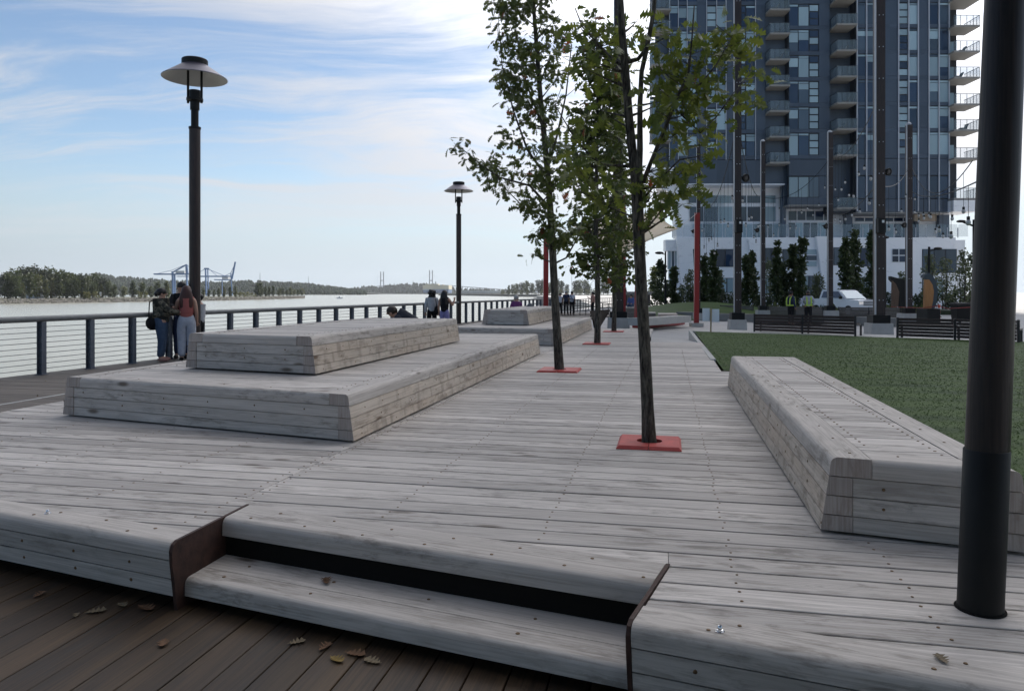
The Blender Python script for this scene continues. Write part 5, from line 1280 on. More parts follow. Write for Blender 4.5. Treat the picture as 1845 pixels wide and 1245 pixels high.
# ground cover in the beds
v, f_ = leaf_cloud(5200, 0.34, lambda rng: (rng.uniform(A(1300, 550, 52).x, A(1620, 550, 56).x), rng.uniform(50.5, 54.0), abs(rng.normal(0.25, 0.14))), 55)
me = bpy.data.meshes.new('ground_cover'); me.from_pydata(v, [], f_); me.update(); me.materials.append(leafmat('ground_cover_leaf', (0.045, 0.06, 0.02), (0.10, 0.115, 0.04), 0.25)); tag(place('ground_cover', me, None, Matrix()), 'low ground cover plants in front of the truck', 'plants', None, 'stuff')
# street lamps with a side arm
def street_lamp(px, py_b, py_t, Y, arm_px, label, w_px=4.5):
    b0 = A(px, py_b, Y); b0.z = 0; top = A(px, py_t, Y); e = A(px+arm_px, py_t+3, Y); r = w_px*Y/F/2
    root = thing('street_lamp', label, 'street lamp', b0, 0, 'dark street lamps with a side arm')
    m = MB(); m.tube([b0, top], [r*1.2, r], 8); m.build('pole', M_black, root, smooth='auto')
    m = MB(); m.tube([top-Vector((0, 0, r*4)), e], r*0.6, 6); m.build('arm', M_black, root, smooth='auto')
    m = MB(); m.ball(e, (8*Y/F, 0.16, 2.6*Y/F), 10, 6); m.build('lamp_head', M_black, root, smooth=True)
street_lamp(1755.5, 600, 396, 30, -24, 'dark street lamp just left of the right foreground pole', 6)
street_lamp(1674, 560, 445, 55, 16, 'dark street lamp in front of the podium window, right of the far pole', 4)
street_lamp(1594, 570, 425, 46, 0.5, 'dark lamp column right behind the thickest pole', 5)
street_lamp(1199, 545, 453, 62, -11, 'thin street lamp at the left corner of the podium', 3)
# carved curved panels
M_orange = simple('orange_cedar', (0.33, 0.15, 0.045), 0.6, var=0.25, scale=3, stretch=(8, 8, 0.6)); M_ink = simple('dark_blue_paint', (0.018, 0.035, 0.05), 0.5); M_dcedar = simple('brown_cedar', (0.11, 0.065, 0.04), 0.7, var=0.3, scale=3, stretch=(8, 8, .6))
def carved(pp, ins, Y, label, m1, m2, basebox):
    c = A(pp[0][0], 560, Y); root = thing('carved_panel', label, 'sculpture', (c.x, Y, 0), 0, 'curved carved panels on the plaza')
    m = MB(); m.prism([(A(x, y, Y).x, 0, A(x, y, Y).z) for x, y in pp], (0, Y, 0), (0, Y+0.3, 0)); m.build('curved_back', m1, root)
    m = MB(); m.prism([(A(x, y, Y).x, 0, A(x, y, Y).z) for x, y in ins], (0, Y-0.16, 0), (0, Y-0.002, 0)); m.build('carved_board', m2, root)
    if basebox:
        x0, x1, y0, y1 = basebox; wallbox(A(x0, y0, Y).x, A(x1, y0, Y).x, -0.03, A(x0, y0, Y).z, Y-0.5, Y+0.5, M_black, root, 'base')
carved([(1664, 500), (1666, 495), (1674, 492), (1681, 497), (1687, 510), (1690, 525), (1688, 545), (1684, 556), (1679, 556), (1681, 540), (1682, 525), (1679, 511), (1673, 503)], [(1664, 504), (1671, 504), (1677, 513), (1679.5, 525), (1678, 542), (1675, 556), (1663, 556)], 37.5, 'orange carved panel with a dark curved hood on a black base', M_ink, M_orange, (1661, 1684, 556, 567))
carved([(1605, 498), (1632, 505), (1631, 553), (1622, 553), (1619, 525), (1612, 511), (1605, 504)], [(1606, 506), (1612, 512), (1618, 526), (1616, 552), (1605, 552)], 45, 'dark brown carved panel between the thickest pole and the far pole', M_black, M_dcedar, None)
# delineators, cone, tape, bins
M_or = simple('orange_plastic', (0.75, 0.09, 0.02), 0.5); M_wh = simple('white_band', (0.75, 0.75, 0.75), 0.5)
def delineator(px, py, h, label):
    b0 = G(px, py, 0); root = thing('delineator', label, 'delineator', b0, 0, 'orange delineator posts')
    for i in range(7): m = MB(); m.lathe([(0.06, h*i/7), (0.06, h*(i+1)/7)], 12, b0); m.build('band', M_wh if i in (3, 5) else M_or, root, smooth='auto')
    m = MB(); m.lathe([(0.0, h+0.03), (0.07, h+0.02), (0.07, h)], 12, b0); m.build('top', M_or, root); m = MB(); m.lathe([(0.2, 0.0), (0.2, 0.05), (0.06, 0.07)], 12, b0); m.build('foot', M_black, root)
delineator(1683.5, 583, 1.15, 'left orange delineator post with white bands, beside the carved panel'); delineator(1692, 585, 1.0, 'right orange delineator post with white bands, beside the carved panel')
b0 = G(1557.5, 566, 0); b0 = Vector((b0.x, b0.y, 0)); root = thing('traffic_cone', 'orange traffic cone beside the white truck', 'traffic cone', b0)
m = MB(); m.lathe([(0.26, 0.0), (0.26, 0.04), (0.17, 0.05), (0.13, 0.4)], 14, b0); m.build('lower_cone', M_or, root, smooth='auto'); m = MB(); m.lathe([(0.13, 0.4), (0.10, 0.6)], 14, b0); m.build('white_band', M_wh, root, smooth='auto'); m = MB(); m.lathe([(0.10, 0.6), (0.04, 0.95), (0, 0.95)], 14, b0); m.build('upper_cone', M_or, root, smooth='auto')
m = MB(); pts_ = [A(1605, 553, 40), A(1664, 555, 37), A(1690, 551, 36.5), A(1708, 556, 36), A(1762, 553, 33)]
for p, q in zip(pts_[:-1], pts_[1:]): m.bar(p, q, 0.008, 0.032)
tag(m.build('barrier_tape', M_red), 'red barrier tape strung past the carved panel', 'tape')
def bin_(px, py, label):
    b0 = G(px, py, 0); root = thing('wheeled_bin', label, 'bin', b0, 0, 'black wheeled bins'); x, y = b0.x, b0.y
    m = MB(); m.add([(x-.22, y-.25, .08), (x+.22, y-.25, .08), (x+.22, y+.25, .08), (x-.22, y+.25, .08), (x-.28, y-.32, 1.0), (x+.28, y-.32, 1.0), (x+.28, y+.32, 1.0), (x-.28, y+.32, 1.0)], [(0, 3, 2, 1), (4, 5, 6, 7), (0, 1, 5, 4), (1, 2, 6, 5), (2, 3, 7, 6), (3, 0, 4, 7)]); m.build('tub', M_black, root)
    m = MB(); m.box((x, y, 1.05), (0.62, 0.70, 0.08)); m.build('lid', M_darksteel, root)
    for dx in (-.2, .2): m = MB(); m.tube([(x+dx-.03, y+.22, .1), (x+dx+.03, y+.22, .1)], 0.1, 12); m.build('wheel', M_darksteel, root)
bin_(1727, 582, 'left black wheeled bin behind the barrier tape'); bin_(1741, 581, 'right black wheeled bin behind the barrier tape')
# placard on a stake
st_b = G(1280.5, 601, .25); root = thing('placard', 'white placard on a wooden stake at the corner of the lawn', 'sign', st_b)
m = MB(); m.bar(st_b-Vector((0, 0, .05)), st_b+Vector((0.02, 0, 0.86)), 0.05, 0.04); m.build('stake', simple('raw_stake', (0.42, 0.32, 0.20), 0.8), root)
for dx0, dx1, zz in ((-0.27, -0.025, 0.0), (0.045, 0.30, -0.03)): wallbox(st_b.x+dx0, st_b.x+dx1, st_b.z+0.42+zz, st_b.z+0.86+zz, st_b.y+0.03, st_b.y+0.045, simple('placard_white', (0.78, 0.80, 0.85), 0.6), root, 'board')
# rusted folded steel chute beside the third tree
c = G(1084, 594, 0.0); root = thing('steel_chute', 'rust brown folded steel chute behind the third tree', 'sculpture', c); Y = c.y
m = MB(); pl = lambda x, y, d: A(x, y, Y+d)
m.add([pl(1062, 560, 0), pl(1100, 557.5, 1.4), pl(1098, 562, 1.4), pl(1080, 592, 0), pl(1070, 592, 0), pl(1066, 572, 0), pl(1085, 575, 1.6)], [(0, 1, 2, 3, 4, 5), (0, 5, 6, 1), (5, 4, 3, 6), (6, 3, 2)])
m.build('folded_plate', simple('brown_chute_steel', (0.06, 0.042, 0.03), 0.7, var=0.3), root)
# pickup truck
def truck():
    Y = 52.0; c = A(1518, 556, Y); c.z = 0; root = thing('pickup_truck', 'white pickup truck parked behind the slim trees', 'truck', c, R(-74)); RM = Matrix.Translation(c) @ Matrix.Rotation(R(-74), 4, 'Z')
    wp = simple('white_car_paint', (0.72, 0.74, 0.78), 0.25, coat=0.6); dk_ = simple('tyre_rubber', (0.012, 0.012, 0.012), 0.8); gl = M_glass
    L_, Wd = 5.2, 1.85
    def loft(prof, w0, w1, nm, mat):                     # side profile (x along the truck, z), narrower on top
        n = len(prof); zs_ = [p[1] for p in prof]; z0, z1 = min(zs_), max(zs_)
        m = MB(); vs = []
        for s_ in (-1, 1):
            for x, z in prof: w_ = w0+(w1-w0)*(z-z0)/(z1-z0); vs.append(RM @ Vector((x, s_*w_/2, z)))
        m.add(vs, [tuple(range(n)), tuple(range(2*n-1, n-1, -1))] + [(i, n+i, n+(i+1) % n, (i+1) % n) for i in range(n)]); return m.build(nm, mat, root)
    loft([(2.6, 0.45), (2.62, 0.95), (2.5, 1.12), (1.35, 1.2), (-2.6, 1.2), (-2.6, 0.45)], Wd, Wd*0.95, 'body', wp)
    loft([(1.35, 1.19), (0.55, 1.78), (0.35, 1.84), (-1.0, 1.84), (-1.25, 1.78), (-1.35, 1.19)], Wd*0.93, Wd*0.76, 'cab', wp)
    m = MB(); m.add([RM @ Vector(v) for v in [(1.36, -.80, 1.235), (1.36, .80, 1.235), (0.64, .66, 1.755), (0.64, -.66, 1.755)]], [(0, 1, 2, 3)]); m.build('windscreen', M_glassb, root)
    for s_ in (-1, 1):
        m = MB(); m.add([RM @ Vector(v) for v in [(1.05, s_*.89, 1.28), (0.5, s_*.77, 1.72), (-1.0, s_*.77, 1.72), (-1.1, s_*.89, 1.28)]], [(0, 1, 2, 3)]); m.build('side_window', gl, root)
        for x in (1.65, -1.6):
            m = MB(); m.tube([RM @ Vector((x, s_*.70, .38)), RM @ Vector((x, s_*.95, .38))], 0.38, 18); w_ = m.build('wheel', dk_, root, smooth='auto')
            m = MB(); m.tube([RM @ Vector((x, s_*.94, .38)), RM @ Vector((x, s_*.965, .38))], 0.22, 14); m.build('rim', M_steelgrey, w_, smooth='auto')
        m = MB(); m.box((2.60, s_*.72, .95), (.06, .34, .2), RM); m.build('headlight', M_chrome, root)
        m = MB(); m.box((1.0, s_*1.02, 1.3), (.12, .18, .2), RM); m.build('mirror', M_black, root)
    for z in (.80, .92, 1.04): m = MB(); m.box((2.62, 0, z), (.05, 1.05, .05), RM); m.build('grille_bar', M_black, root)
    m = MB(); m.box((2.66, 0, .55), (.12, 1.8, .2), RM); m.build('bumper', M_steelgrey, root)
truck()
# ================================================================ FALLEN LEAVES
M_dead = [simple('dead_leaf_brown', (0.13, 0.065, 0.03), 0.8, var=0.3, scale=20), simple('dead_leaf_tan', (0.16, 0.12, 0.07), 0.8, var=0.3, scale=20), simple('dead_leaf_yellow', (0.20, 0.13, 0.03), 0.8, var=0.25, scale=20)]
rs = random.Random(4)
for px, py, z, L_, mt, lab in ((1697, 1190, zt, .085, 1, 'tan curled oak leaf on the right front nosing'), (588, 1050, zs, .105, 0, 'brown oak leaf lying on the step tread'), (70, 1073, 0, .10, 0, 'reddish oak leaf at the left edge of the walkway'), (172, 1103, 0, .12, 1, 'tattered pale leaf under the left fascia'),
        (219, 1092, 0, .09, 1, 'curled pale leaf close under the left fascia'), (262, 1097, 0, .13, 0, 'long dry leaf lying before the left steel cheek'), (295, 1160, 0, .10, 0, 'single orange brown leaf in the middle of the walkway'), (534, 1159, 0, .10, 1, 'pale thin leaf under the lower step'), (585, 1168, 0, .10, 0, 'curled leaf right of the pale thin one under the step'),
        (606, 1190, 0, .10, 2, 'yellow oak leaf on the walkway below the step'), (640, 1180, 0, .12, 0, 'brown leaf right of the yellow one'), (672, 1193, 0, .11, 1, 'dry leaf at the right end of the leaf litter'), (137, 1111, 0, .06, 1, 'tiny leaf scrap left on the walkway'), (1128, 1118, zs, .09, 0, 'dry leaf caught at the right end of the step tread')):
    c = G(px, py, z); L_ *= 0.85; tv, tf = oak_leaf('fine'); a = rs.uniform(0, 2*PI); curl = rs.uniform(1.2, 3.2)
    if py == 1118: c = dk(-0.12, front(-0.12)+0.38, zs)
    m = MB(); vs = []
    for x, y, _ in tv:
        zz = 0.006/L_ + curl*(y*y)*0.9 + 0.35*(x-0.5)**2*curl*0.6 + rs.uniform(0, .03)
        vs.append((c.x+(x-.5)*L_*math.cos(a)-y*L_*math.sin(a), c.y+(x-.5)*L_*math.sin(a)+y*L_*math.cos(a), c.z+0.003+zz*L_*0.55))
    m.add(vs, tf); o = m.build('fallen_leaf', M_dead[mt]); o.modifiers.new('thick', 'SOLIDIFY').thickness = 0.0008
    tag(o, lab, 'leaf', 'fallen oak leaves')

# ================================================================ PEOPLE
def cloth(name, col, var=0.2): return simple(name, col, 0.85, var=var, scale=9, spec=0.2)
M_skin = simple('skin', (0.42, 0.24, 0.17), 0.55); M_skin2 = simple('skin_brown', (0.24, 0.12, 0.075), 0.55)
M_hairb = simple('black_hair', (0.008, 0.006, 0.006), 0.5, var=0.3, scale=30); M_hairr = simple('auburn_hair', (0.055, 0.016, 0.011), 0.5, var=0.4, scale=30, stretch=(4, 4, .6)); M_hairg = simple('grey_hair', (0.32, 0.31, 0.30), 0.6, var=0.2, scale=30)
def camo():
    m, nt, b, N, L = new_mat('camouflage_cloth'); tc = N('ShaderNodeTexCoord'); n = N('ShaderNodeTexNoise'); n.inputs['Scale'].default_value = 9; n.inputs['Detail'].default_value = 3; L(tc.outputs['Object'], n.inputs['Vector'])
    cr = N('ShaderNodeValToRGB'); cr.color_ramp.interpolation = 'CONSTANT'; L(n.outputs['Fac'], cr.inputs[0]); e = cr.color_ramp.elements; e[0].color = (0.018, 0.018, 0.015, 1); e[1].position = .47; e[1].color = (0.07, 0.065, 0.045, 1)
    k_ = e.new(.55); k_.color = (0.15, 0.135, 0.10, 1); k_ = e.new(.64); k_.color = (0.03, 0.03, 0.022, 1); L(cr.outputs[0], b.inputs['Base Color']); b.inputs['Roughness'].default_value = .85; return m
M_camo = camo()
def striped(name, c1, c2, sc):
    m, nt, b, N, L = new_mat(name); tc = N('ShaderNodeTexCoord'); w_ = N('ShaderNodeTexWave'); w_.bands_direction = 'Z'; w_.inputs['Scale'].default_value = sc; L(tc.outputs['Object'], w_.inputs['Vector'])
    x = N('ShaderNodeMix'); x.data_type = 'RGBA'; L(w_.outputs['Fac'], x.inputs[0]); x.inputs[6].default_value = (*c1, 1); x.inputs[7].default_value = (*c2, 1); L(x.outputs[2], b.inputs['Base Color']); b.inputs['Roughness'].default_value = .85; return m
DG = None
def skin_mesh(verts, edges, rads, root, sub=2):
    me = bpy.data.meshes.new('tmp'); me.from_pydata([tuple(v) for v in verts], edges, []); me.update()
    o = bpy.data.objects.new('tmp', me); C.objects.link(o)
    md = o.modifiers.new('s', 'SKIN'); md.use_smooth_shade = True
    for i, sv in enumerate(me.skin_vertices[0].data):
        r = rads[i]; sv.radius = (r, r) if isinstance(r, (int, float)) else r; sv.use_root = (i == root)
    sb = o.modifiers.new('d', 'SUBSURF'); sb.levels = sub; sb.render_levels = sub
    bpy.context.view_layer.update(); dg = bpy.context.evaluated_depsgraph_get()
    ev = o.evaluated_get(dg); em = ev.to_mesh()
    vs = [tuple(v.co) for v in em.vertices]; fs = [tuple(p.vertices) for p in em.polygons]; ev.to_mesh_clear()
    bpy.data.objects.remove(o); bpy.data.meshes.remove(me); return vs, fs
BASE = dict(pelvis=(0, 0, .94), waist=(0, 0, 1.10), chest=(0, 0, 1.29), nb=(0, -.01, 1.455), neck=(0, .005, 1.50), head=(0, .02, 1.585), crown=(0, .01, 1.665),
  shL=(-.165, -.01, 1.41), elL=(-.215, -.03, 1.13), wrL=(-.22, .06, .90), haL=(-.22, .09, .83), shR=(.165, -.01, 1.41), elR=(.215, -.03, 1.13), wrR=(.22, .06, .90), haR=(.22, .09, .83),
  hiL=(-.09, 0, .90), knL=(-.10, .02, .50), anL=(-.10, -.02, .09), toL=(-.115, .13, .045), hiR=(.09, 0, .90), knR=(.10, .02, .50), anR=(.10, -.02, .09), toR=(.115, .13, .045))
SIT = dict(pelvis=(0, 0, .10), waist=(0, .03, .26), chest=(0, .06, .46), nb=(0, .09, .62), neck=(0, .10, .665), head=(0, .12, .75), crown=(0, .11, .83), shL=(-.165, .08, .575), elL=(-.22, .12, .32), wrL=(-.14, .33, .24), haL=(-.11, .39, .22), shR=(.165, .08, .575), elR=(.22, .12, .32), wrR=(.14, .33, .24), haR=(.11, .39, .22),
  hiL=(-.09, .02, .09), knL=(-.12, .44, .11), anL=(-.12, .46, -.30), toL=(-.125, .60, -.34), hiR=(.09, .02, .09), knR=(.12, .44, .11), anR=(.12, .46, -.30), toR=(.125, .60, -.34))
def person(label, pos, face, h, top, bot, hair, hairstyle, pose=None, sleeve='long', skin=None, base=BASE, shoe=None, build=1.0, legw=1.0, group=None, hat=None, vest=None, crop=None):
    J = dict(base); J.update(pose or {}); k = h/1.72; skin = skin or M_skin
    root = thing('person', label, 'person', pos, R(face), group); RM = MW[root.name] @ Matrix.Scale(k, 4)
    order = list(J); V = [Vector(J[n]) for n in order]; ix = {n: i for i, n in enumerate(order)}
    E = [('pelvis', 'waist'), ('waist', 'chest'), ('chest', 'nb'), ('nb', 'neck'), ('neck', 'head'), ('head', 'crown')]
    for s_ in 'LR': E += [('nb', 'sh'+s_), ('sh'+s_, 'el'+s_), ('el'+s_, 'wr'+s_), ('wr'+s_, 'ha'+s_), ('pelvis', 'hi'+s_), ('hi'+s_, 'kn'+s_), ('kn'+s_, 'an'+s_), ('an'+s_, 'to'+s_)]
    rad = dict(pelvis=.135*build, waist=.12*build, chest=.14*build, nb=.075, neck=.056, head=.088, crown=.070)
    for s_ in 'LR': rad.update({'sh'+s_: .062*build, 'el'+s_: .045*build, 'wr'+s_: .030, 'ha'+s_: .030, 'hi'+s_: .09*build*legw, 'kn'+s_: .062*legw, 'an'+s_: .043, 'to'+s_: .040})
    vs, fs = skin_mesh(V, [(ix[a], ix[b_]) for a, b_ in E], [rad[n] for n in order], ix['pelvis'])
    m = MB(); m.add(vs, fs)
    hd = V[ix['head']]; fwd = (V[ix['head']]-V[ix['neck']]); 
    # nose and ears
    m.ball(hd+Vector((0, .092, .0)), (.014, .022, .022), 6, 4); m.ball(hd+Vector((.085, 0, .0)), (.012, .025, .034), 6, 4); m.ball(hd+Vector((-.085, 0, .0)), (.012, .025, .034), 6, 4)
    for s_ in 'LR':                                     # palm, four bent fingers and a thumb
        wv, hv = V[ix['wr'+s_]], V[ix['ha'+s_]]; d = (hv-wv).normalized(); sd = d.cross(Vector((0, 1, 0.2))); sd.normalize(); pn = sd.cross(d)
        for q in range(4):
            o_ = hv + sd*(q-1.5)*.017 - d*.01; l_ = (.062, .072, .068, .052)[q]; m.tube([o_, o_+d*l_*.55, o_+d*l_*.9+pn*l_*.35], [.0095, .0085, .006], 6)
        o_ = hv - d*.045 + sd*.026; m.tube([o_, o_+sd*.026+d*.03, o_+sd*.028+d*.06], [.011, .010, .007], 6)
    m.v = [tuple(RM @ Vector(v)) for v in m.v]; m.build('body', skin, root, smooth=True)
    def wear(names, edges, grow, mat, nm, over={}):
        idx = {n: i for i, n in enumerate(names)}; P = [Vector(over.get(n, J.get(n, (0, 0, 0)))) for n in names]
        v_, f_ = skin_mesh(P, [(idx[a], idx[b_]) for a, b_ in edges], [grow.get(n, .05) for n in names], 0)
        q = MB(); q.add([tuple(RM @ Vector(x)) for x in v_], f_); return q.build(nm, mat, root, smooth=True)
    # trousers
    nm = ['pelvis', 'waist']; ed = [('pelvis', 'waist')]; gr = dict(pelvis=.155*build, waist=.128*build); ov = {'waist': tuple(Vector(J['pelvis']).lerp(Vector(J['waist']), 1.15))}
    for s_ in 'LR':
        nm += ['hi'+s_, 'kn'+s_, 'an'+s_]; ed += [('pelvis', 'hi'+s_), ('hi'+s_, 'kn'+s_), ('kn'+s_, 'an'+s_)]; gr.update({'hi'+s_: .108*build*legw, 'kn'+s_: .080*legw, 'an'+s_: .062*legw})
    wear(nm, ed, gr, bot, 'trousers', ov)
    # top
    nm = ['chest', 'waist', 'hem', 'nb']; ed = [('chest', 'waist'), ('waist', 'hem'), ('chest', 'nb')]; ov = {'hem': tuple(Vector(J['pelvis']).lerp(Vector(J['waist']), crop if crop is not None else -.25))}
    gr = dict(chest=.168*build, waist=.150*build, hem=.162*build, nb=.088)
    for s_ in 'LR':
        nm += ['sh'+s_]; ed += [('nb', 'sh'+s_)]; gr['sh'+s_] = .080*build
        if sleeve != 'none':
            nm += ['el'+s_]; ed += [('sh'+s_, 'el'+s_)]; gr['el'+s_] = .062*build
            if sleeve == 'short': ov['el'+s_] = tuple(Vector(J['sh'+s_]).lerp(Vector(J['el'+s_]), .62))
            else: nm += ['wr'+s_]; ed += [('el'+s_, 'wr'+s_)]; gr['wr'+s_] = .045
    wear(nm, ed, gr, top, 'shirt', ov)
    for s_ in 'LR':
        a, t_ = Vector(J['an'+s_]), Vector(J['to'+s_]); q = MB(); c = a.lerp(t_, .5); q.ball((c.x, c.y, t_.z+.005), (.052, .135, .05), 10, 6); q.v = [tuple(RM @ Vector(v)) for v in q.v]; q.build('shoe', shoe or M_black, root, smooth=True)
    # hair
    q = MB(); cr_ = (V[ix['head']]+V[ix['crown']])/2
    if hairstyle == 'bun': q.ball(cr_+Vector((0, -.025, .015)), (.105, .115, .105), 12, 8); q.ball(cr_+Vector((0, -.12, -.03)), (.06, .06, .06), 8, 6)
    elif hairstyle == 'long': q.ball(cr_+Vector((0, -.03, .01)), (.108, .112, .115), 12, 8); q.ball(cr_+Vector((0, -.10, -.24)), (.15, .075, .33), 12, 8); q.ball(cr_+Vector((.06, -.07, -.15)), (.06, .06, .2), 8, 6); q.ball(cr_+Vector((-.06, -.07, -.15)), (.06, .06, .2), 8, 6)
    elif hairstyle == 'curly':
        r3 = random.Random(len(label))
        q.ball(cr_+Vector((0, -.03, .0)), (.13, .13, .13), 12, 8)
        for i in range(26):
            a = r3.uniform(0, 2*PI); e = r3.uniform(-1.2, 1.2); q.ball(cr_+Vector((.125*math.cos(a)*math.cos(e), -.04+.10*math.sin(a)*math.cos(e)-.02, .13*math.sin(e)-.04)), r3.uniform(.04, .06), 6, 4)
        q.ball(cr_+Vector((0, -.08, -.16)), (.135, .075, .15), 10, 6)
    else: q.ball(cr_+Vector((0, -.022, .022)), (.098, .112, .098), 12, 8)
    q.v = [tuple(RM @ Vector(v)) for v in q.v]; q.build('hair', hair, root, smooth=True)
    if hat is not None:
        q = MB(); c = V[ix['crown']]; q.ball((c.x, c.y, c.z+.02), (.105, .118, .075), 12, 8); q.ball((c.x, c.y+.12, c.z-.005), (.08, .08, .012), 10, 4); q.v = [tuple(RM @ Vector(v)) for v in q.v]; q.build('cap', hat, root, smooth=True)
    if vest is not None:
        nm = ['chest', 'waist', 'hem']; wear(nm, [('chest', 'waist'), ('waist', 'hem')], dict(chest=.19*build, waist=.172*build, hem=.18*build), vest, 'vest', {'hem': tuple(Vector(J['pelvis']).lerp(Vector(J['waist']), .3))})
    return root
M_denim = cloth('blue_denim', (0.055, 0.085, 0.14)); M_bk = cloth('black_cloth', (0.012, 0.012, 0.014)); M_lg = cloth('light_grey_cloth', (0.38, 0.40, 0.46)); M_coral = striped('coral_striped_knit', (0.40, 0.12, 0.10), (0.30, 0.085, 0.08), 14)
M_gt = cloth('grey_tee', (0.45, 0.46, 0.48)); M_lav = cloth('lavender_trousers', (0.27, 0.25, 0.47)); M_navy = cloth('navy_shirt', (0.03, 0.04, 0.085)); M_wt = cloth('white_shirt', (0.62, 0.64, 0.70)); M_purple = cloth('purple_top', (0.16, 0.05, 0.16)); M_tan = cloth('rose_tan_top', (0.36, 0.20, 0.17)); M_blue = cloth('blue_top', (0.10, 0.14, 0.32))
M_vest = striped('yellow_green_reflective_vest', (0.45, 0.62, 0.08), (0.35, 0.50, 0.10), 6)
gA = 'people talking by the near lamp post'
reach = dict(elR=(.20, .20, 1.20), wrR=(.10, .42, 1.16), haR=(.07, .49, 1.15), elL=(-.22, .16, 1.16), wrL=(-.12, .38, 1.12), haL=(-.09, .45, 1.11))
pA = G(291, 651, 0); person('person in a camouflage jacket and jeans with dark tied hair at the railing', pA, -75, 1.74, M_camo, M_denim, M_hairb, 'bun', reach, build=1.22, legw=1.15, group=gA, shoe=M_tan, crop=-.7)
pB = G(327, 646, 0); person('tall person in dark clothes with short black hair behind the long haired person', pB, 195, 1.90, M_bk, M_navy, M_hairb, 'short', reach, build=1.05, group=gA, skin=M_skin)
pC = G(336, 650, 0); person('person with long auburn hair, coral top and pale wide trousers', pC, 20, 1.79, M_coral, M_lg, M_hairr, 'long', dict(elL=(-.24, .10, 1.16), wrL=(-.16, .30, 1.14), haL=(-.12, .37, 1.14)), sleeve='none', legw=1.35, group=gA, crop=.1)
pD = G(359, 644, 0); person('person in a grey t-shirt mostly hidden behind the near lamp post', pD, 90, 1.60, M_gt, M_bk, M_hairb, 'short', None, sleeve='short', group=gA)
# shoulder bag of the camouflage person
c = pA + Vector((-.16, -.10, .92)); root = thing('shoulder_bag', 'black shoulder bag hanging at the camouflage jacket', 'bag', c); m = MB(); m.ball((c.x, c.y, c.z), (.17, .12, .17), 12, 8); m.build('bag_body', M_bk, root, smooth=True)
m = MB(); m.tube([c+Vector((-.1, 0, .1)), c+Vector((-.02, -.12, .5)), c+Vector((.12, -.1, .58)), c+Vector((.22, .0, .45))], .014, 6); m.build('strap', M_bk, root, smooth=True)
# two people at the railing
p = A(778, 560, 27); p.z = 0; person('person with curly black hair, grey sweater and black trousers at the railing', p, 8, 1.73, M_gt, M_bk, M_hairb, 'curly', None, group='people at the railing', build=1.05)
c = p + Vector((.2, -.12, 1.0)); root = thing('handbag', 'black handbag at the side of the grey sweater', 'bag', c); m = MB(); m.ball(c, (.10, .07, .16), 10, 6); m.build('bag_body', M_bk, root, smooth=True); m = MB(); m.tube([c+Vector((0, 0, .1)), c+Vector((-.05, -.03, .42))], .012, 5); m.build('strap', M_bk, root)
p = A(801, 560, 26.6); p.z = 0; person('person with long black hair, black top and lavender trousers raising a phone', p, -12, 1.71, M_bk, M_lav, M_hairb, 'long', dict(elR=(.27, .10, 1.18), wrR=(.30, .26, 1.40), haR=(.29, .31, 1.46)), sleeve='none', group='people at the railing')
# seated people
sl_ = dict(pelvis=(0, 0, .10), waist=(0, .12, .22), chest=(0, .28, .33), nb=(0, .42, .40), neck=(0, .47, .415), head=(0, .555, .44), crown=(0, .60, .50), shL=(-.165, .39, .35), shR=(.165, .39, .35), elL=(-.24, .40, .12), elR=(.24, .40, .12), wrL=(-.14, .56, .16), wrR=(.14, .56, .16), haL=(-.1, .60, .18), haR=(.1, .60, .18))
p = A(757, 575, 14.7); p.z = ZD+0.412; person('person in a dark shirt hunched forward behind the upper tier', p, 84, 1.78, cloth('dark_slate_shirt', (0.03, 0.033, 0.045)), M_navy, simple('brown_hair', (0.03, 0.02, 0.014), .6), 'short', sl_, base=SIT, sleeve='short', group='people sitting on the platforms', build=1.05)
p = A(931, 560, 25.2); p.z = ZD+0.412; person('white haired person in a purple top sitting behind the far platform', p, 10, 1.50, M_purple, M_bk, M_hairg, 'short', None, base=SIT, group='people sitting on the platforms')
c = A(955, 552, 24.5); c.z = ZD+0.412; root = thing('rucksack', 'grey rucksack standing on the far platform', 'bag', c); m = MB(); m.lathe([(.0, 0), (.2, .01), (.22, .15), (.16, .38), (.05, .52), (0, .53)], 12, c); m.build('pack', cloth('grey_canvas', (.10, .11, .12)), root, smooth=True); m = MB(); m.box((c.x, c.y-.2, c.z+.15), (.22, .08, .2)); m.build('pocket', M_bk, root)
p = A(1138, 545, 50.3); p.z = 0.66; person('distant seated person with dark hair and a blue top right of the red edged pole', p, 150, 1.70, M_blue, M_denim, M_hairb, 'long', None, base=SIT)
# three looking out by the ramp
gE = 'people standing by the ramp railing'
for px, Y, f_, h, t_, b_, hr, sty, lab in ((1009, 54, 20, 1.60, M_wt, M_bk, M_hairb, 'short', 'person in a white shirt half hidden by the second trunk'), (1020, 53, 0, 1.76, M_navy, M_bk, M_hairg, 'short', 'grey haired person in a navy shirt by the ramp railing'), (1030.5, 53, -10, 1.72, M_wt, M_bk, M_hairb, 'short', 'person in a white shirt with a blue strap by the ramp railing')):
    p = A(px, 560, Y); p.z = 0; r_ = person(lab, p, f_, h, t_, b_, hr, sty, None, sleeve='short', group=gE)
    if 'strap' in lab: m = MB(); m.tube([p+Vector((-.13, -.12, 1.45)), p+Vector((0, -.19, 1.2)), p+Vector((.16, -.13, .98))], .022, 5); m.build('strap', M_blue, r_)
p = A(1068, 560, 50); p.z = 0; person('person in a rose tan top and dark trousers beside the third trunk', p, 70, 1.68, M_tan, M_bk, M_hairb, 'bun', dict(elR=(.2, .15, 1.2), wrR=(.08, .32, 1.32), haR=(.06, .36, 1.36)), sleeve='short')
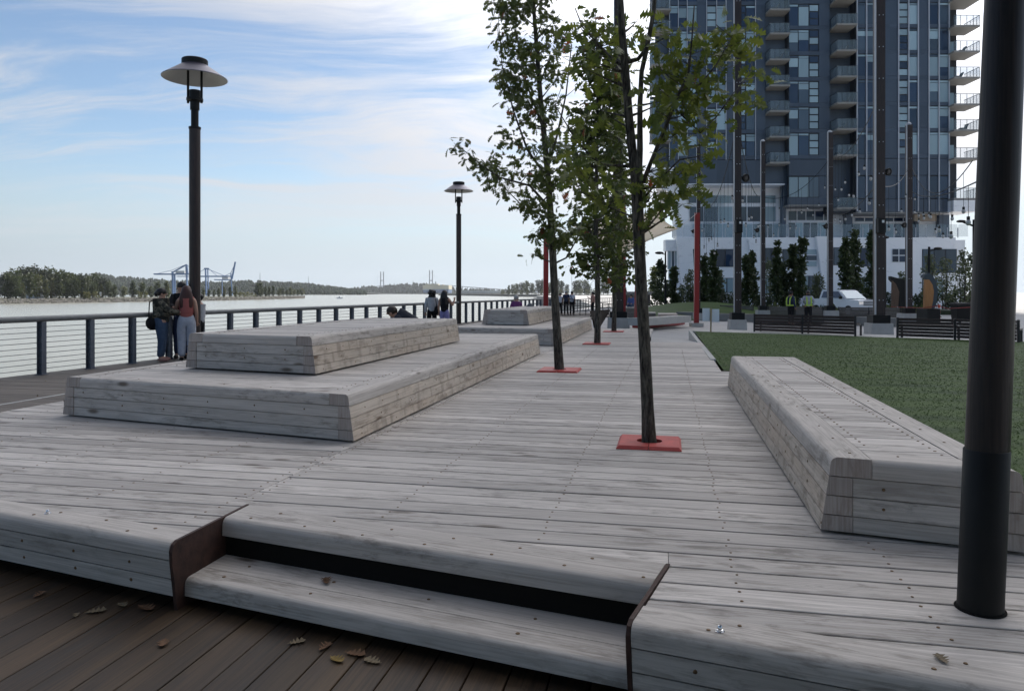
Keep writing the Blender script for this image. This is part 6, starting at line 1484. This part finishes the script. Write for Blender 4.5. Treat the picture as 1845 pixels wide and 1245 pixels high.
# two workers
p = A(1425, 560, 37); p.z = 0; r_ = person('worker in a navy jacket, yellow green safety vest and dark cap', p, -60, 1.70, M_navy, M_bk, M_hairb, 'short', None, group='workers in safety vests', hat=M_bk, vest=cloth('navy_vest', (.02, .025, .05)), skin=M_skin2)
def vest_stripes(p, face, h, root):
    RM = Matrix.Translation(p) @ Matrix.Rotation(R(face), 4, 'Z') @ Matrix.Scale(h/1.72, 4)
    for s_ in (-1, 1):
        for fy in (1, -1):
            m = MB(); pp = [(s_*.10, fy*.09, 1.46), (s_*.105, fy*.18, 1.36), (s_*.10, fy*.205, 1.2), (s_*.095, fy*.20, 1.02)]
            for a, b_ in zip(pp[:-1], pp[1:]): m.bar(RM @ Vector(a), RM @ Vector(b_), .065, .02, up=(0, 1, 0) if False else tuple(RM.to_3x3() @ Vector((0, 1, 0))))
            m.build('vest_stripe', M_vest, root)
    m = MB(); n = 16
    pts_ = [RM @ Vector((.205*math.cos(2*PI*i/n), .21*math.sin(2*PI*i/n), 1.02)) for i in range(n+1)]
    for a, b_ in zip(pts_[:-1], pts_[1:]): m.bar(a, b_, .03, .06)
    m.build('vest_band', M_vest, root)
vest_stripes(p, -60, 1.70, r_)
p = A(1456, 560, 36.4); p.z = 0; r_ = person('bearded worker in a grey shirt and safety vest facing the camera', p, 172, 1.72, M_lg, M_bk, M_hairb, 'short', dict(elR=(.30, -.02, 1.16), wrR=(.20, .12, 1.0), haR=(.15, .16, .97), elL=(-.30, -.02, 1.16), wrL=(-.20, .12, 1.0), haL=(-.15, .16, .97)), group='workers in safety vests', skin=M_skin2, build=1.1)
m = MB(); c = p+Vector((0, -.07, 1.535)); m.ball(c, (.075, .06, .07), 10, 6); m.build('beard', M_hairb, r_, smooth=True); vest_stripes(p, 172, 1.72, r_)

# ================================================================ THE FAR SHORE
M_bank = simple('far_bank_ground', (0.10, 0.10, 0.07), 0.95, var=0.3, scale=0.05)
M_rip = simple('riprap_stone', (0.24, 0.22, 0.19), 0.9, objvar=0.0, var=0.25, scale=0.4)
bank = [(-140, 551), (22, 547.3), (120, 545.8), (210, 544.6), (300, 543.2), (400, 541.6), (480, 539.6), (530, 538.2), (549, 537.4)]
bp0 = [G(x, y, WATER) for x, y in bank]
m = MB(); vs = []; fs = []
for p in bp0:
    d = Vector((p.x, p.y, 0)).normalized(); vs += [(p.x-d.x*2, p.y-d.y*2, WATER-1), (p.x+d.x*9, p.y+d.y*9, WATER+2.4), (p.x*1.0+d.x*90-60, p.y+d.y*90, WATER+2.6), (p.x+d.x*160-300, p.y+d.y*160, WATER-1)]
for i in range(len(bp0)-1):
    for j in range(3): fs.append((4*i+j, 4*(i+1)+j, 4*(i+1)+j+1, 4*i+j+1))
m.add(vs, fs); tag(m.build('far_bank', M_bank), 'wooded far bank of the river', None, None, 'structure')
rs = random.Random(66); m = MB()
for i in range(2600):
    k_ = rs.uniform(0, len(bp0)-1.001); a = int(k_); p = bp0[a].lerp(bp0[a+1], k_-a); d = Vector((p.x, p.y, 0)).normalized(); u_ = rs.uniform(-.05, 1); c = p+d*9*u_+Vector((0, 0, 2.4*u_+.1)); r = rs.uniform(.35, .95)
    o_ = [Vector((rs.uniform(.6, 1.2)*r*x, rs.uniform(.6, 1.2)*r*y, rs.uniform(.6, 1.1)*r*z*.8)) for x, y, z in ((1, 0, 0), (0, 1, 0), (-1, 0, 0), (0, -1, 0), (0, 0, 1), (0, 0, -1))]
    m.add([c+q for q in o_], [(0, 1, 4), (1, 2, 4), (2, 3, 4), (3, 0, 4), (1, 0, 5), (2, 1, 5), (3, 2, 5), (0, 3, 5)])
tag(m.build('riprap', M_rip), 'pale boulder riprap along the far bank', 'rocks', None, 'stuff')
M_far = [leafmat('far_tree_leaf_a', (0.034, 0.050, 0.018), (0.068, 0.086, 0.032), .25), leafmat('far_tree_leaf_b', (0.060, 0.074, 0.028), (0.115, 0.125, 0.050), .25), leafmat('far_tree_leaf_c', (0.025, 0.036, 0.020), (0.045, 0.055, 0.030), .2), leafmat('far_bush_leaf', (0.09, 0.10, 0.025), (0.14, 0.14, 0.035), .2)]
def proto_tree(kind, seed):
    sh = {'poplar': lumpy(2.7, 1.0, 12, seed, 22, .3, .8), 'round': lumpy(4.2, 2.0, 12, seed, 22, .6, .7), 'bush': lumpy(2.6, .2, 4, seed, 10, .6, .9)}[kind]
    return leaf_cloud(900 if kind != 'bush' else 350, .95 if kind != 'bush' else .6, sh, seed)
protos = {}
for kind in ('poplar', 'round', 'bush'):
    for i in range(3):
        for mi, mt in enumerate(M_far):
            if kind == 'bush' and mi not in (1, 3): continue
            if kind != 'bush' and mi == 3: continue
            v, f_ = proto_tree(kind, 500+i*10+len(kind)); me = bpy.data.meshes.new('crown'); me.from_pydata(v, [], f_); me.update(); me.materials.append(mt); protos[(kind, i, mi)] = me
tm = MB(); tm.tube([(0, 0, -1.5), (0, 0, 3), (0, 0, 9)], [.28, .2, .06], 6); trunk_me = tm.mesh('trunk', M_bark)
def far_tree(px, base, h, kind, mi, label, group):
    k_ = h/(12.0 if kind != 'bush' else 4.0)
    root = thing({'poplar': 'poplar_tree', 'round': 'broadleaf_tree', 'bush': 'bush'}[kind], label, 'tree' if kind != 'bush' else 'bush', base, rs.uniform(0, 6), group)
    M = MW[root.name] @ Matrix.Diagonal((k_*rs.uniform(.85, 1.2), k_*rs.uniform(.85, 1.2), k_, 1)); 
    if kind != 'bush': place('trunk', trunk_me, root, M)
    place('crown', protos[(kind, rs.randrange(3), mi)], root, M)
def bank_at(px, back):
    for (x0, y0), (x1, y1), p, q in zip(bank[:-1], bank[1:], bp0[:-1], bp0[1:]):
        if x0 <= px <= x1:
            c = p.lerp(q, (px-x0)/(x1-x0)); d = Vector((c.x, c.y, 0)).normalized(); Yd = c.y
            # keep the bearing of the pixel
            r = A(px, 540, Yd+d.y*back); r.z = WATER+2.4; return r
x = 14
gF = 'trees along the far bank'
while x < 300:
    b0 = bank_at(x, rs.uniform(12, 18)); top = 507+rs.uniform(-6, 7) if x > 110 else 502+rs.uniform(-9, 9)
    if 195 < x < 300: top = 512+rs.uniform(-6, 5)
    h = A(x, top, b0.y).z-b0.z; far_tree(x, b0, h, 'poplar' if rs.random() < .6 else 'round', rs.choice((0, 0, 1)), 'green broadleaf tree in the front row on the far bank, left of the lamp post', gF+' left of the lamp post'); x += rs.uniform(10, 17)
x = 8
while x < 190:
    b0 = bank_at(x, rs.uniform(38, 62)); top = 489-4*math.sin(x/38.)+rs.uniform(-5, 6)+max(0, x-130)*.16; h = A(x, top, b0.y).z-b0.z
    far_tree(x, b0, h, 'round', rs.choice((0, 2, 2)), 'tall dark tree in the wood behind the front row on the far bank', 'tall wood on the far bank'); x += rs.uniform(8, 13)
x = 366
while x < 425:
    b0 = bank_at(x, rs.uniform(12, 20)); h = A(x, 519+rs.uniform(-4, 3), b0.y).z-b0.z; far_tree(x, b0, h, 'poplar', rs.choice((0, 1)), 'slim green tree on the far bank, right of the lamp post', gF+' right of the lamp post'); x += rs.uniform(8, 11)
x = 424
while x < 462:
    b0 = bank_at(x, rs.uniform(10, 14)); h = A(x, 528+rs.uniform(-2, 2), b0.y).z-b0.z; far_tree(x, b0, h, 'bush', 3, 'yellowish low bush on the far bank', 'yellowish bushes on the far bank'); x += rs.uniform(6, 9)
for x, top in ((464, 510), (469, 508), (478, 516), (485, 515), (492, 515)): b0 = bank_at(x, 15); far_tree(x, b0, A(x, top, b0.y).z-b0.z, 'poplar', 0, 'dark tree of the clump near the tip of the far bank', 'clump near the tip of the far bank')
x = 503
while x < 548: b0 = bank_at(x, rs.uniform(8, 14)); far_tree(x, b0, A(x, 519+rs.uniform(-2.5, 3), b0.y).z-b0.z, 'round', rs.choice((0, 1)), 'tree at the very tip of the far bank', 'trees at the tip of the far bank'); x += rs.uniform(6, 9)
for x in (160, 172, 250, 262, 152): b0 = bank_at(x, 8); far_tree(x, b0, 4.0, 'bush', 3, 'yellowish bush at the foot of the far bank trees, left of the lamp post', 'yellow bushes left of the lamp post')
# house among the trees
b0 = bank_at(62, 24); Y = b0.y; root = thing('white_house', 'white building half hidden among the trees on the far bank', 'building', b0); x0, x1 = A(50, 520, Y).x, A(78, 520, Y).x
wallbox(x0, x1, b0.z-1, A(60, 519, Y).z, Y-2.5, Y+5, simple('house_white', (.6, .62, .64), .7), root, 'wall'); wallbox(x0-.6, x1+.6, A(60, 519, Y).z, A(60, 516.5, Y).z, Y-3.2, Y+6, simple('house_roof', (.62, .64, .67), .6), root, 'roof')
for k_ in range(3): xx = x0+(x1-x0)*(k_+.5)/3; wallbox(xx-.9, xx+.9, A(60, 526, Y).z, A(60, 522, Y).z, Y-2.56, Y-2.45, M_glass, root, 'window')
b0 = bank_at(181, 9); root = thing('channel_marker', 'small white channel marker on the far bank', 'marker', b0); m = MB(); m.tube([b0-Vector((0, 0, 2)), b0+Vector((0, 0, 3.6))], .12, 6); m.build('post', M_darksteel, root); wallbox(b0.x-.6, b0.x+.6, b0.z+1.2, b0.z+4, b0.y-.3, b0.y-.15, M_wh, root, 'board')
# wooded ridge behind, as one mass
def ridge(name, label, sky_, Y, depth, tree_px, n, col, seed, bottom=535):
    r3 = random.Random(seed); m = MB(); vs = []; fs = []
    for x, y in sky_:
        t_ = A(x, y+1.5, Y); f0 = A(x, bottom, Y-depth); vs += [(f0.x, f0.y, WATER-1), (f0.x*.6+t_.x*.4, Y-depth*.6, WATER+(t_.z-WATER)*.5), t_, (t_.x, t_.y+depth, WATER)]
    for i in range(len(sky_)-1):
        for j in range(3): fs.append((4*i+j, 4*(i+1)+j, 4*(i+1)+j+1, 4*i+j+1))
    m.add(vs, fs); mat = simple(name+'_soil', (.02, .03, .015), .95); tag(m.build(name+'_ground', mat), 'ground of the '+label, None, None, 'structure')
    m = MB()
    for i in range(n):
        k_ = r3.uniform(0, len(sky_)-1.001); a = int(k_); f_ = k_-a; v_ = r3.random()**.8
        P_ = [Vector(vs[4*a+j]).lerp(Vector(vs[4*(a+1)+j]), f_) for j in range(4)]
        p = P_[0].lerp(P_[1], v_*2) if v_ < .5 else P_[1].lerp(P_[2], (v_-.5)*2)
        h = tree_px*Y/F*r3.uniform(.55, 1.35); r = h*r3.uniform(.22, .42); nn = 6; ph = r3.uniform(0, 6)
        if r3.random() < .5: rings = [(r, .15), (r*.7, .5), (r*.12, 1.0)]
        else: rings = [(r*.7, .1), (r*1.15, .5), (r*.85, .8), (r*.25, .98)]
        b_ = len(m.v)
        for q, (rr, zz) in enumerate(rings):
            for kk in range(nn): a_ = ph+2*PI*kk/nn; jj = r3.uniform(.75, 1.25); m.v.append((p.x+rr*jj*math.cos(a_), p.y+rr*jj*math.sin(a_), p.z+h*zz*r3.uniform(.94, 1.06)))
        for q in range(len(rings)-1):
            for kk in range(nn): m.f.append((b_+q*nn+kk, b_+q*nn+(kk+1) % nn, b_+(q+1)*nn+(kk+1) % nn, b_+(q+1)*nn+kk))
        m.f.append(tuple(b_+(len(rings)-1)*nn+kk for kk in range(nn)))
    m2, nt, b, N, L = new_mat(name+'_trees'); gi = N('ShaderNodeNewGeometry'); x = N('ShaderNodeMix'); x.data_type = 'RGBA'; L(gi.outputs['Random Per Island'], x.inputs[0]); x.inputs[6].default_value = (*[c*.6 for c in col], 1); x.inputs[7].default_value = (*[c*1.5 for c in col], 1); L(x.outputs[2], b.inputs['Base Color']); b.inputs['Roughness'].default_value = .9; b.inputs['Specular IOR Level'].default_value = .1
    tag(m.build(name, m2), label, 'forest', None, 'stuff')
ridge('wooded_ridge', 'wooded ridge behind the container cranes', [(-260, 500), (-100, 497), (22, 497), (100, 496), (170, 494), (195, 499), (240, 503), (275, 505), (310, 508), (360, 510), (400, 511), (440, 507), (480, 510), (520, 511), (560, 514), (590, 518), (615, 521.5), (640, 524.5), (660, 527)], 2300, 500, 5.0, 5200, (.040, .055, .028), 71)
ridge('distant_trees', 'low distant trees below the bridge', [(600, 524), (640, 521), (665, 518), (685, 521), (700, 517), (720, 514), (740, 513), (760, 514), (780, 515), (800, 520), (830, 523), (860, 524), (900, 525), (940, 526)], 3300, 150, 5.5, 800, (.045, .058, .035), 72, 532)
# right hand far spit with its trees
sp0 = [G(x, y, WATER) for x, y in ((790, 532.4), (850, 533.2), (920, 534.4), (1000, 535.6), (1100, 537.0), (1190, 539))]
m = MB(); vs = []; fs = []
for p in sp0:
    d = Vector((p.x, p.y, 0)).normalized(); vs += [(p.x, p.y-3, WATER-1), (p.x, p.y+6, WATER+3.2), (p.x+d.x*170, p.y+d.y*170, WATER+3.2), (p.x+d.x*190, p.y+d.y*190, WATER-1)]
for i in range(len(sp0)-1):
    for j in range(3): fs.append((4*i+j, 4*(i+1)+j, 4*(i+1)+j+1, 4*i+j+1))
m.add(vs, fs); tag(m.build('far_spit', simple('spit_ground', (.07, .07, .06), .95, var=.3, scale=.02)), 'low dark spit of land across the river', None, None, 'structure')
def spit_at(px, back): 
    for p, q in zip(sp0[:-1], sp0[1:]):
        xa, xb = CX+p.x/p.y*F, CX+q.x/q.y*F
        if xa <= px <= xb: c = p.lerp(q, (px-xa)/(xb-xa)); r = A(px, 530, c.y+back); r.z = WATER+3.1; return r
    r = A(px, 530, sp0[0].y); r.z = WATER+3.1; return r
for x, top, kd in ((917, 514, 'poplar'), (924, 513, 'round'), (931, 512, 'round'), (941, 510, 'round'), (949, 507, 'round'), (958, 511, 'round'), (970, 506, 'round'), (976, 505, 'round'), (990, 510, 'round'), (996, 509, 'poplar'), (1004, 503, 'round'), (1012, 507, 'round'), (1022, 513, 'round'), (1037, 507, 'round'), (1044, 506, 'round'), (1053, 505, 'round'), (1060, 512, 'round'), (1087, 507, 'round'), (1094, 512, 'round'), (1128, 520, 'poplar')):
    b0 = spit_at(x, rs.uniform(15, 60)); far_tree(x, b0, A(x, top, b0.y).z-b0.z, kd, 2 if rs.random() < .5 else 0, 'grey green tree on the far spit beyond the platforms', 'trees on the far spit')
x = 905
while x < 1090: b0 = spit_at(x, 8); far_tree(x, b0, 6.5, 'bush', 1, 'low bush along the far spit', 'bushes along the far spit'); x += rs.uniform(9, 15)
# container cranes
M_crane = simple('crane_blue', (.09, .17, .33), .6)
def crane(label, bars, Y, house):
    p0 = A(bars[0][0], 541, Y); root = thing('container_crane', label, 'crane', (p0.x, Y, WATER+2), 0, 'blue container cranes')
    for nm, pts_, w_ in house[1]:
        m = MB()
        for off in ((0,) if 'raised' in nm or 'stay' in nm else (0, 11)):
            for (xa, ya), (xb, yb) in zip(pts_[:-1], pts_[1:]): m.bar(A(xa, ya, Y)+Vector((-off*.37, off, 0)), A(xb, yb, Y)+Vector((-off*.37, off, 0)), w_)
        m.build(nm, M_crane, root)
    x0, x1, y0, y1 = house[0]; wallbox(A(x0, y0, Y).x, A(x1, y0, Y).x, A(x0, y1, Y).z, A(x0, y0, Y).z, Y+2, Y+9, simple('crane_house', (.55, .55, .53), .7), root, 'machine_house')
Yc = 950
crane('left blue container crane with its long boom over the trees', [(312, 0)], Yc, ((315, 331, 488, 493), [('boom', [(277, 494), (345, 494)], 1.5), ('leg', [(310, 489), (312, 541)], 1.3), ('leg', [(335, 477), (338, 541)], 1.3), ('leg', [(314, 494), (315.5, 541)], .9), ('a_frame', [(310, 491), (336, 476.5), (338, 494)], .9), ('stay', [(285, 493), (310, 487), (336, 476.5), (352, 491)], .5), ('trolley_rail', [(318, 498), (346, 498)], .8)]))
crane('right blue container crane with its boom end raised', [(371, 0)], Yc+60, ((399, 410, 497, 503), [('boom', [(360, 498), (415, 498)], 1.5), ('boom', [(386, 504), (418, 504.5)], 1.2), ('leg', [(370, 484), (372, 541)], 1.4), ('leg', [(374, 484), (376, 541)], 1.0), ('leg', [(416, 492), (418.5, 541)], 1.2), ('leg', [(400, 504), (400.5, 541)], .8), ('raised_boom', [(418, 503), (424, 472)], 1.8), ('stay', [(361, 490), (371, 483.5), (404, 497)], .6), ('stay', [(375, 483.5), (391, 497)], .5), ('stay', [(404, 498), (416, 492), (424, 474)], .6), ('head_beam', [(368, 484), (376, 484)], 1.6)]))
# cable stayed bridge
Yb = 3700; M_bridge = simple('bridge_concrete', (.30, .32, .34), .8)
root = thing('cable_stayed_bridge', 'distant cable stayed bridge with two H shaped towers', 'bridge', A(688, 530, Yb)); dl = [(600, 523.5), (630, 521), (660, 518), (690, 515.4), (720, 513.8), (760, 513), (800, 514), (840, 517), (880, 520), (915, 522.5), (950, 524)]
m = MB()
for (xa, ya), (xb, yb) in zip(dl[:-1], dl[1:]): m.bar(A(xa, ya, Yb), A(xb, yb, Yb), 24, 3.6)
m.build('bridge_deck', M_bridge, root)
for cx_, top in ((688.5, 489.5), (776.5, 487)):
    m = MB()
    for s_ in (-1, 1): m.bar(A(cx_+s_*2.6, top, Yb), A(cx_+s_*2.6, 506, Yb), 4.4); m.bar(A(cx_+s_*2.6, 506, Yb), A(cx_+s_*3.6, 532, Yb), 4.8)
    m.bar(A(cx_-2.6, 505.5, Yb), A(cx_+2.6, 505.5, Yb), 4.5); m.build('tower', M_bridge, root)
    for s_ in (-1, 1):
        for kk in range(1, 7):
            xe = cx_+s_*kk*6.5; ye = np.interp(xe, [d[0] for d in dl], [d[1] for d in dl]); m = MB(); m.bar(A(cx_, top+2+kk*.6, Yb), A(xe, ye, Yb), .16); m.build('stay_cable', M_bridge, root)
for xx in list(range(606, 682, 11)) + list(range(815, 948, 9)):
    ye = np.interp(xx, [d[0] for d in dl], [d[1] for d in dl]); m = MB(); m.bar(A(xx, ye, Yb), A(xx, 532, Yb), 4.0); m.build('pier', M_bridge, root)
# ship, boat, masts, far shed
Ys = 2650; root = thing('cargo_ship', 'boxy cargo ship with blue hull and cream upper decks below the bridge', 'ship', A(785, 531, Ys))
def shipbox(x0, x1, y0, y1, d0, d1, mat, nm): return wallbox(A(x0, 520, Ys).x, A(x1, 520, Ys).x, max(WATER-1, A(785, y1, Ys).z), A(785, y0, Ys).z, Ys+d0, Ys+d1, mat, root, nm)
mh = simple('ship_blue', (.05, .12, .26), .5); mc = simple('ship_cream', (.62, .55, .38), .6); mg = simple('ship_grey', (.35, .40, .42), .6)
m = MB(); pr = [(762, 521.5), (808.5, 521.5), (807, 534), (764.5, 534)]; m.prism([(A(x, y, Ys).x, 0, A(x, y, Ys).z) for x, y in pr], (0, Ys-5, 0), (0, Ys+160, 0)); m.build('hull', mh, root)
shipbox(762, 778, 521.2, 523.5, -5.5, 20, mg, 'band'); shipbox(762, 808.5, 514, 521.4, -4, 150, mc, 'upper_deck'); shipbox(766, 790, 511.8, 514, 0, 40, mc, 'bridge_house'); shipbox(783.5, 785.5, 507.5, 513, 10, 20, mg, 'funnel'); shipbox(796, 799, 512.6, 514, 5, 30, mc, 'vent_house')
p = G(612, 538.2, WATER); root = thing('motor_boat', 'small white motor boat on the open river', 'boat', p); m = MB(); k_ = p.y/F
m.add([(p.x-6*k_, p.y-1, WATER+.9), (p.x+6.5*k_, p.y-1, WATER+1.1), (p.x+5*k_, p.y-1, WATER-.2), (p.x-5.4*k_, p.y-1, WATER-.2), (p.x-6*k_, p.y+1.2, WATER+.9), (p.x+6.5*k_, p.y+.4, WATER+1.1), (p.x+5*k_, p.y+.6, WATER-.2), (p.x-5.4*k_, p.y+1.2, WATER-.2)], [(0, 3, 2, 1), (4, 5, 6, 7), (0, 1, 5, 4), (3, 7, 6, 2), (0, 4, 7, 3), (1, 2, 6, 5)]); m.build('hull', M_wh, root)
wallbox(p.x-1.4*k_, p.x+1.6*k_, WATER+.9, WATER+2.2, p.y-.6, p.y+.6, M_wh, root, 'cabin'); wallbox(p.x-1.2*k_, p.x+1.4*k_, WATER+1.4, WATER+1.9, p.y-.66, p.y-.59, M_glass, root, 'cabin_window'); m = MB(); m.tube([(p.x, p.y, WATER+2.2), (p.x, p.y, WATER+3.8)], .06, 5); m.build('mast', M_darksteel, root)
for px, yb, yt, Y, lab in ((468.5, 506, 491, 2400, 'thin lattice mast on the ridge right of the cranes'), (555.5, 513, 498, 2400, 'thin lattice mast on the ridge near the tip of the far bank'), (744, 514, 505, 3400, 'thin mast between the bridge towers'), (1030, 530, 490, 1700, 'thin mast above the far spit')):
    a, b_ = A(px, yb+4, Y), A(px, yt, Y); root = thing('lattice_mast', lab, 'mast', a, 0, 'distant masts'); m = MB()
    for dx in (-1, 1): m.bar(a+Vector((dx*1.5*Y/2400, 0, 0)), b_, .5*Y/2400)
    n = 7
    for i in range(n): f_ = i/n; m.bar(a.lerp(b_, f_)+Vector((-1.5*(1-f_), 0, 0)), a.lerp(b_, (i+1)/n)+Vector((1.5*(1-f_), 0, 0)), .35*Y/2400)
    m.build('lattice', M_bridge, root)
a = A(838, 527.5, 2500); root = thing('shed', 'long pale shed on the far shore right of the ship', 'building', (a.x, a.y, WATER+2)); wallbox(A(826, 527, 2500).x, A(905, 527, 2500).x, WATER+2, A(860, 525.5, 2500).z, 2500, 2530, simple('shed_wall', (.5, .52, .52), .8), root, 'wall'); wallbox(A(825, 527, 2500).x, A(906, 527, 2500).x, A(860, 525.5, 2500).z, A(860, 524.3, 2500).z, 2496, 2534, simple('shed_roof', (.6, .62, .63), .7), root, 'roof')
m = MB(); p, q = A(640, 531.6, 3000), A(900, 532, 2400); m.bar((p.x, p.y, WATER+1), (q.x, q.y, WATER+1), 60, 6); tag(m.build('far_shore', M_bank), 'low far shore below the bridge', None, None, 'structure')
# low pavilion roof at the far end of the promenade
c = A(1133, 534, 95); root = thing('pavilion', 'low pavilion with a flat roof at the far end of the promenade', 'building', (c.x, c.y, 0)); x0, x1 = A(1118, 530, 95).x, A(1172, 530, 95).x
wallbox(x0, x1, 1.35, 1.75, 93, 101, M_concdark, root, 'roof'); wallbox(x0+1, x1-.5, -.05, 1.36, 98, 99, M_concdark, root, 'wall')
for f_ in (0, .5, 1): wallbox(x0+.3+(x1-x0-.9)*f_, x0+.6+(x1-x0-.9)*f_, -.05, 1.35, 93.5, 93.9, M_darksteel, root, 'post')
HAZE = 0.00006
if HAZE:
    mh_, nt, b, N, L = new_mat('river_haze'); nt.nodes.remove(b); pv = N('ShaderNodeVolumePrincipled'); pv.inputs['Color'].default_value = (.90, .94, 1, 1); pv.inputs['Density'].default_value = HAZE; pv.inputs['Anisotropy'].default_value = 0.3
    L(pv.outputs[0], nt.nodes['Material Output'].inputs['Volume'])
    m = MB(); m.box((0, 2450, 60), (9000, 5300, 135)); tag(m.build('haze', mh_), 'thin pale haze over the river', 'haze', None, 'stuff')
